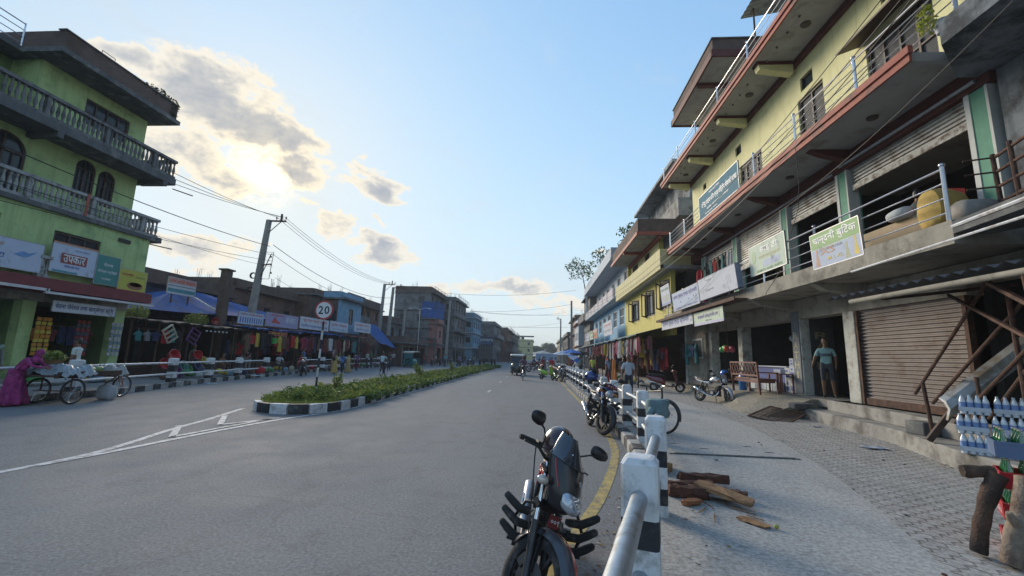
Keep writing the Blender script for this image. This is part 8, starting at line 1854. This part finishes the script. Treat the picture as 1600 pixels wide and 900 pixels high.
garment('dress', 'red', 4.35, 28.6, 1.75, PI/2, 1.35, 'on a stand nearest the railing before the garment shops'); garment('dress', 'orange', 4.5, 26.7, 1.65, PI/2+.3, 1.3, 'on a stand nearest the railing before the garment shops')
for x, y in ((4.35,28.6),(4.5,26.7)): m = MB(); m.cyl((x,y,.15),(x,y,1.8),.02,n=6); m.cyl((x,y,.15),(x,y,.18),.2,n=12); tag(m.build('dress_stand', M_rust, None), 'thin stand under the %s dress by the railing' % ('red' if y > 28 else 'orange'), 'stand')
rack_of(-17.75, 24.6, 30, 2.55, .42, 'under the blue eave left of the speed sign', 11, ['maroon','red','white','yellow','black','crimson','brown'], ['cloth','kurta','shirt'])
rack_of(-17.75, 30.8, 36.8, 2.6, .42, 'under the blue eave right of the speed sign', 12, ['maroon','white','crimson','navy','brown','black','red'], ['cloth','kurta','dress'])
rack_of(-17.75, 37.4, 43, 2.6, .5, 'under the reddish eave', 13, ['brown','maroon','cream','teal','black'], ['cloth','kurta','dress'])
rack_of(-18.4, 23.9, 30, 2.0, .45, 'deep inside below the lilac board', 14, ['maroon','black','brown','red','navy'], ['cloth','shirt'])
rack_of(-18.4, 30.8, 37, 2.0, .45, 'deep inside behind the speed sign', 15, ['maroon','black','brown','crimson','grey'], ['cloth','shirt'])
rack_of(-17.9, 13.9, 15.6, 2.2, .4, 'in the green building shop', 16, ['red','maroon','green','orange','navy'], ['cloth','shirt'], .75)
rack_of(-17.55, 17.4, 19.8, 2.3, .38, 'in the first dark stall', 17, ['grey','red','teal','green','black','navy'], ['cloth','shirt'], .62)
# household goods stacked before the stalls
def basin(label, c, r, h, mat, tilt=0.0, rz=0.0, name='plastic_basin'):
    t = MB(Matrix.Translation(c) @ Euler((tilt,0,rz)).to_matrix().to_4x4()); t.lathe([(r*.7,0),(r*.98,h*.95),(r*1.06,h),(r*1.06,h*1.02),(r*.94,h*1.0),(r*.66,.02)],20); return tag(t.build(name, mat, None, smooth=50), label, name.split('_')[-1])
def colm(c): return pm('plastic '+c, GC[c], .35, var=.1)
gg = [('red','tilted against the post of the first dark stall',-16.9,18.5,1.1,.34,1.2),('red','below the other tilted red one in the first dark stall',-16.9,18.1,.72,.3,1.1),('teal','next to the red ones in the first dark stall',-16.8,18.95,.62,.3,1.2),('green','beneath the teal one in the first dark stall',-16.75,19.2,.45,.28,1.1),('red','high under the roof edge of the second dark stall',-17.1,20.1,1.15,.26,1.3),('yellow','in front of the high red one in the second dark stall',-16.9,20.3,.85,.22,1.1),
      ('navy','at knee height in the second dark stall',-16.7,19.8,.5,.34,.9),('purple','standing on edge beside the first striped posts',-16.7,18.6,.35,.28,1.2),('orange','small and round in the second dark stall',-16.9,20.6,.62,.2,1.0)]
for c, w_, x, y, z, r_, ti in gg: basin('%s plastic basin %s' % (c, w_), (x,y,z), r_*.85, .22, colm(c), ti, PI/2+.2*math.sin(y*9))
random.seed(21)
gk = [('brown','sack'),('cream','sack'),('yellow','heap'),('brown','heap'),('white','bag'),('red','bag'),('navy','bag'),('pink','bag'),('sky blue','bag'),('grey','sack'),('green','heap'),('orange','heap')]
spots = [(-16.2,17.5+.62*i) for i in range(12)]+[(-16.9,25.0+.85*i) for i in range(18)]+[(5.6,24.2+.8*i) for i in range(16)]+[(-16.6,12.6+.5*i) for i in range(7)]
seen = {}
keyof = lambda i: (gk[(i*5+i//3) % 12], 0 if i < 12 else (1 if i < 30 else (2 if i < 46 else 3)))
allk = [keyof(i) for i in range(len(spots))]
for i, (x, y) in enumerate(spots):
    c, k = gk[(i*5+i//3) % 12]; pl = 'before the dark stalls' if i < 12 else ('before the blue eaved stalls' if i < 30 else ('below the hanging garments on the right' if i < 46 else 'at the foot of the green building shop'))
    s = random.uniform(.3,.55); t = MB(Matrix.Translation((x+random.uniform(-.15,.15),y,.16)) @ Matrix.Rotation(random.uniform(0,3),4,'Z'))
    if k == 'heap':
        for q in range(14): a = random.uniform(0,6.28); d = random.uniform(0,s*.6); t.ell((math.cos(a)*d,math.sin(a)*d,.08+max(0,.24-d*.5)),(.11,.1,.09),8,6)
    else: t.loft([sring(-s/2,s*.34,s*.45,s*.5),sring(-s*.36,s*.36,s*.75,s*.7),sring(0,s*.4,s*.8,s*.78),sring(s*.36,s*.36,s*.7,s*.66),sring(s/2,s*.3,s*.3,s*.35)])
    o = t.build({'sack':'sack','heap':'goods_heap','bag':'bag'}[k], cloth(*GC[c]), None, smooth=60); pre = '' if allk.count(keyof(i)) == 1 else ('nearer ' if allk.index(keyof(i)) == i else 'farther '); tag(o, '%s%s %s of goods on the ground %s' % (pre, c, k, pl), k, 'goods on the ground '+pl)
for lab, x, y, z, rz, c in (('pale plastic rack hanging tilted under the first stall roof',-17.2,18.6,2.15,.6,'cream'),('purple plastic rack hanging tilted beside the pale one',-17.15,19.9,2.1,-.45,'purple')):
    t = thing('plastic_rack', lab, 'rack', (x,y,z), local=True); t.rotation_euler = (rz,0,0); m = MB()
    for s in (-1,1): m.bar((0,s*.28,-.35),(0,s*.28,.35),.04)
    for k in range(4): m.bar((0,-.28,-.33+.22*k),(0,.28,-.33+.22*k),.14,.03)
    m.build('frame', colm(c), t)
for k in range(6): m = MB(); m.lathe([(.07,0),(.08,.06),(.02,.1)],12,(-17.35,20.9+.28*k,2.38)); tag(m.build('steel_pot', M_chrome, None, smooth=40), 'small steel pot in the row under the second stall roof', 'pot', 'steel pots hung in a row')
basin('green bucket hanging under the blue eave', (-17.6,27.0,1.95), .2, .36, pm('bright green plastic',(.08,.45,.12),.35), name='plastic_bucket'); basin('red bucket lying on the rusty stall roof edge', (-17.7,21.9,2.95), .17, .3, colm('red'), 1.4, .6, 'plastic_bucket')
# racks of small bright packets at the green building shop
for k in range(3):
    t = thing('packet_display', ['string of orange and yellow packets hanging by the left pillar of the green building','string of dark and red packets in the shop opening of the green building','string of silver packets hanging at the right pillar of the green building'][k], 'packets', (-17.5,13.5+1.35*k,2.6)); mats = [[cloth(.45,.2,.03),cloth(.45,.35,.05)],[cloth(.2,.03,.03),cloth(.06,.06,.08)],[cloth(.4,.4,.42),cloth(.2,.25,.3)]][k]
    for c_ in range(3):
        m = MB()
        for q in range(9): m.mi = q % 2; m.box((-17.5,13.6+1.3*k+.17*c_+random.uniform(-.02,.02),2.4-.15*q),(.03,.13,.12),rx=random.uniform(-.2,.2))
        m.build('packet_string', mats, t)
# load of the vendor's tricycle: loose things resting on it
def onbed(x, y, z): v = Matrix.Translation((-12.85,11.2,0)) @ Matrix.Rotation(R(93),4,'Z') @ Vector((x,y,z)); return v
def melon(label, x, y, z, r, mat): p = onbed(x,y,z); m = MB(); m.ell(p,(r,r*1.5,r),14,9); tag(m.build('gourd', mat, None, smooth=180), label, 'gourd', 'gourds on the tricycle bed')
M_gourd = pm('pale green gourd',(.16,.25,.08),.5,var=.2,scale=5)
for k in range(6): melon(['pale green gourd nearest the handlebar on the tricycle','pale green gourd in the front row on the tricycle bed','pale green gourd in the middle of the tricycle bed','pale green gourd beside the plastic sheet on the tricycle','small gourd at the far side of the tricycle bed','gourd half under the plastic sheet on the tricycle'][k], .45-.2*k, .2*math.sin(k*2)-.1, .86, .09, M_gourd)
def sheet(label, c, sx, sy, mat, amp=.08):
    m = MB(); n = 26; vs = []
    for i in range(n+1):
        for j in range(n+1):
            u, v = i/n-.5, j/n-.5; e_ = max(abs(u),abs(v))*2; p = onbed(c[0]+u*sx, c[1]+v*sy, c[2]+amp*(math.sin(u*9+v*5)+math.sin(v*13)+.6*math.sin(u*37+v*11)+.5*math.sin(v*41-u*17))*.5-(.35*max(0,e_-.8)/.2 if e_ > .8 else 0)*.6); vs.append(p)
    m.add(vs, [(i*(n+1)+j,(i+1)*(n+1)+j,(i+1)*(n+1)+j+1,i*(n+1)+j+1) for i in range(n) for j in range(n)]); return tag(m.build('plastic_sheet', mat, None, smooth=60), label, 'sheet')
sheet('bluish white plastic sheet draped over the rear of the tricycle load', (-.55,0,.95), .9, 1.25, pm('milky plastic film',(.24,.29,.33),.4,var=.3,scale=9,bump=1,bscale=30,coat=.2)); sheet('clear crumpled plastic over the front end of the tricycle', (.72,0,.92), .55, 1.0, pm('clear crumpled film',(.26,.27,.27),.35,var=.4,scale=12,bump=1,bscale=30,coat=.3), .06)
bk = thing('vegetable_basket', 'wicker basket heaped with green leaves between the magenta woman and the vendor', 'basket', tuple(onbed(-.45,.35,1.0))); c = onbed(-.45,.35,.93); m = MB(); m.lathe([(.16,0),(.24,.2),(.25,.21)],18,tuple(c)); m.build('wicker', pm('wicker',(.22,.15,.06),.8,bump=.5), bk, smooth=50); m = MB(); leaves(m,(c.x,c.y,c.z+.28),(.27,.27,.16),360,.06); m.build('leaves', M_gr1, bk)
p_ = onbed(.55,-.35,0); sack('white sack under the front of the tricycle', (p_.x,p_.y,.0), (.4,.36,.42), cloth(.30,.33,.36))
# umbrellas of the far right market
def umbrella(label, x, y, z, r, c1, c2, tilt=0, rz=0):
    t = thing('umbrella', label, 'umbrella', (x,y,.15), local=True); t.rotation_euler = (tilt,0,rz); m = MB(); n = 16; vs = [(0,0,z+.35)]+[(r*math.cos(2*PI*k/n),r*math.sin(2*PI*k/n),z-.05*(k%2)) for k in range(n)]
    for k in range(n): m.mi = (k//2) % 2; m.add([vs[0],vs[1+k],vs[1+(k+1)%n]],[(0,1,2)])
    m.build('canopy', [c1,c2], t); m = MB(); m.cyl((0,0,0),(0,0,z+.42),.02,n=6); m.build('pole', M_pipe, t)
umbrella('bright blue market umbrella over the right pavement', 2.9,41,1.95,1.0, pm('bright blue canvas',(.02,.14,.5),.6), pm('bright blue canvas',(.02,.14,.5),.6)); umbrella('blue and white market umbrella tilted towards the street', 2.3,37,1.5,.9, pm('bright blue canvas',(.02,.14,.5),.6), S_white, .55, 1.2); umbrella('white market umbrella behind the blue one', 2.4,47,1.9,1.1, S_white, S_white, .1); umbrella('pale canopy umbrella standing in the street beyond the green scooter', .2,52,1.9,1.3, cloth(.42,.42,.38), cloth(.42,.42,.38)); umbrella('dark umbrella near the garment shops far right', 4.0,44,2.0,1.0, M_black, M_black, -.2)
# grey cloth tied round the third post
m = MB(); c = Vector((1.66,6.3,.98)); 
rings = [[(c.x+rr*(1+.08*math.sin(3*a+z*30))*math.cos(a), c.y+rr*(1+.08*math.sin(4*a+z*20))*math.sin(a), c.z+z) for a in [2*PI*k/20 for k in range(20)]] for z, rr in ((-.16,.145),(-.10,.165),(-.03,.155),(.03,.165),(.075,.15),(.085,.10))]
m.loft(rings); m.tube([(c.x-.1,c.y-.12,c.z-.05),(c.x-.17,c.y-.18,c.z-.12),(c.x-.14,c.y-.2,c.z-.2)],[.05,.04,.02],8); tag(m.build('tied_cloth', cloth(.12,.19,.21), None, smooth=60), 'greenish grey cloth tied round the top of the third striped post', 'cloth')

# drifts of leaves, grit and scraps that collect along the kerbs
def debris(name, path, n, wd, z, seed):
    r_ = random.Random(seed); m = MB()
    for k in range(n):
        f = r_.random()*(len(path)-2); i = int(f); t = f-i; x = path[i][0]+(path[i+1][0]-path[i][0])*t+abs(r_.gauss(0,wd))*(1 if wd > 0 else -1); y = path[i][1]+(path[i+1][1]-path[i][1])*t+r_.uniform(-.1,.1)
        s = r_.uniform(.008,.028); a = r_.uniform(0,6.28); m.mi = r_.randrange(3); m.add([(x+s*math.cos(a+q),y+s*.7*math.sin(a+q),z+.003+r_.uniform(0,.008)) for q in (0,1.7,3.1,4.6)], [(0,1,2,3)])
    struct(m.build(name, [M_bark, pm('dry leaf', (.22,.15,.07), .9, var=.4), pm('pale scrap', (.4,.4,.38), .8)]), 'stuff')
debris('kerb_debris', [(x-.36,y) for x, y in RPs[:60]], 420, -.12, .003, 5)
debris('pavement_debris', [(x+.15,y) for x, y in RPs[:60]], 360, .25, .155, 6)
debris('kerb_debris', [(x+.2,y) for x, y in LKs], 420, .2, .003, 7)
debris('median_debris', [(x+.15,y) for x, y in MEDR], 420, .12, .003, 8)
debris('step_debris', [(6.1,5.0),(6.2,7.0),(6.7,9.0),(6.95,11.0),(6.1,13.5),(6.3,17)], 260, -.2, .158, 9)
# ================================================================ dusty evening air
hm = bpy.data.materials.new('evening haze'); hm.use_nodes = True; hn = hm.node_tree; hn.nodes.clear()
ho = hn.nodes.new('ShaderNodeOutputMaterial'); hv = hn.nodes.new('ShaderNodeVolumePrincipled'); hv.inputs['Color'].default_value = (.86,.90,.95,1); hv.inputs['Density'].default_value = HAZE; hv.inputs['Anisotropy'].default_value = 0
hn.links.new(hv.outputs[0], ho.inputs['Volume'])
if HAZE:
    m = MB(); m.bx(-2600,2600,-1600,3600,-1.1,22); struct(m.build('haze', hm), 'stuff')
scn.cycles.volume_bounces = 0
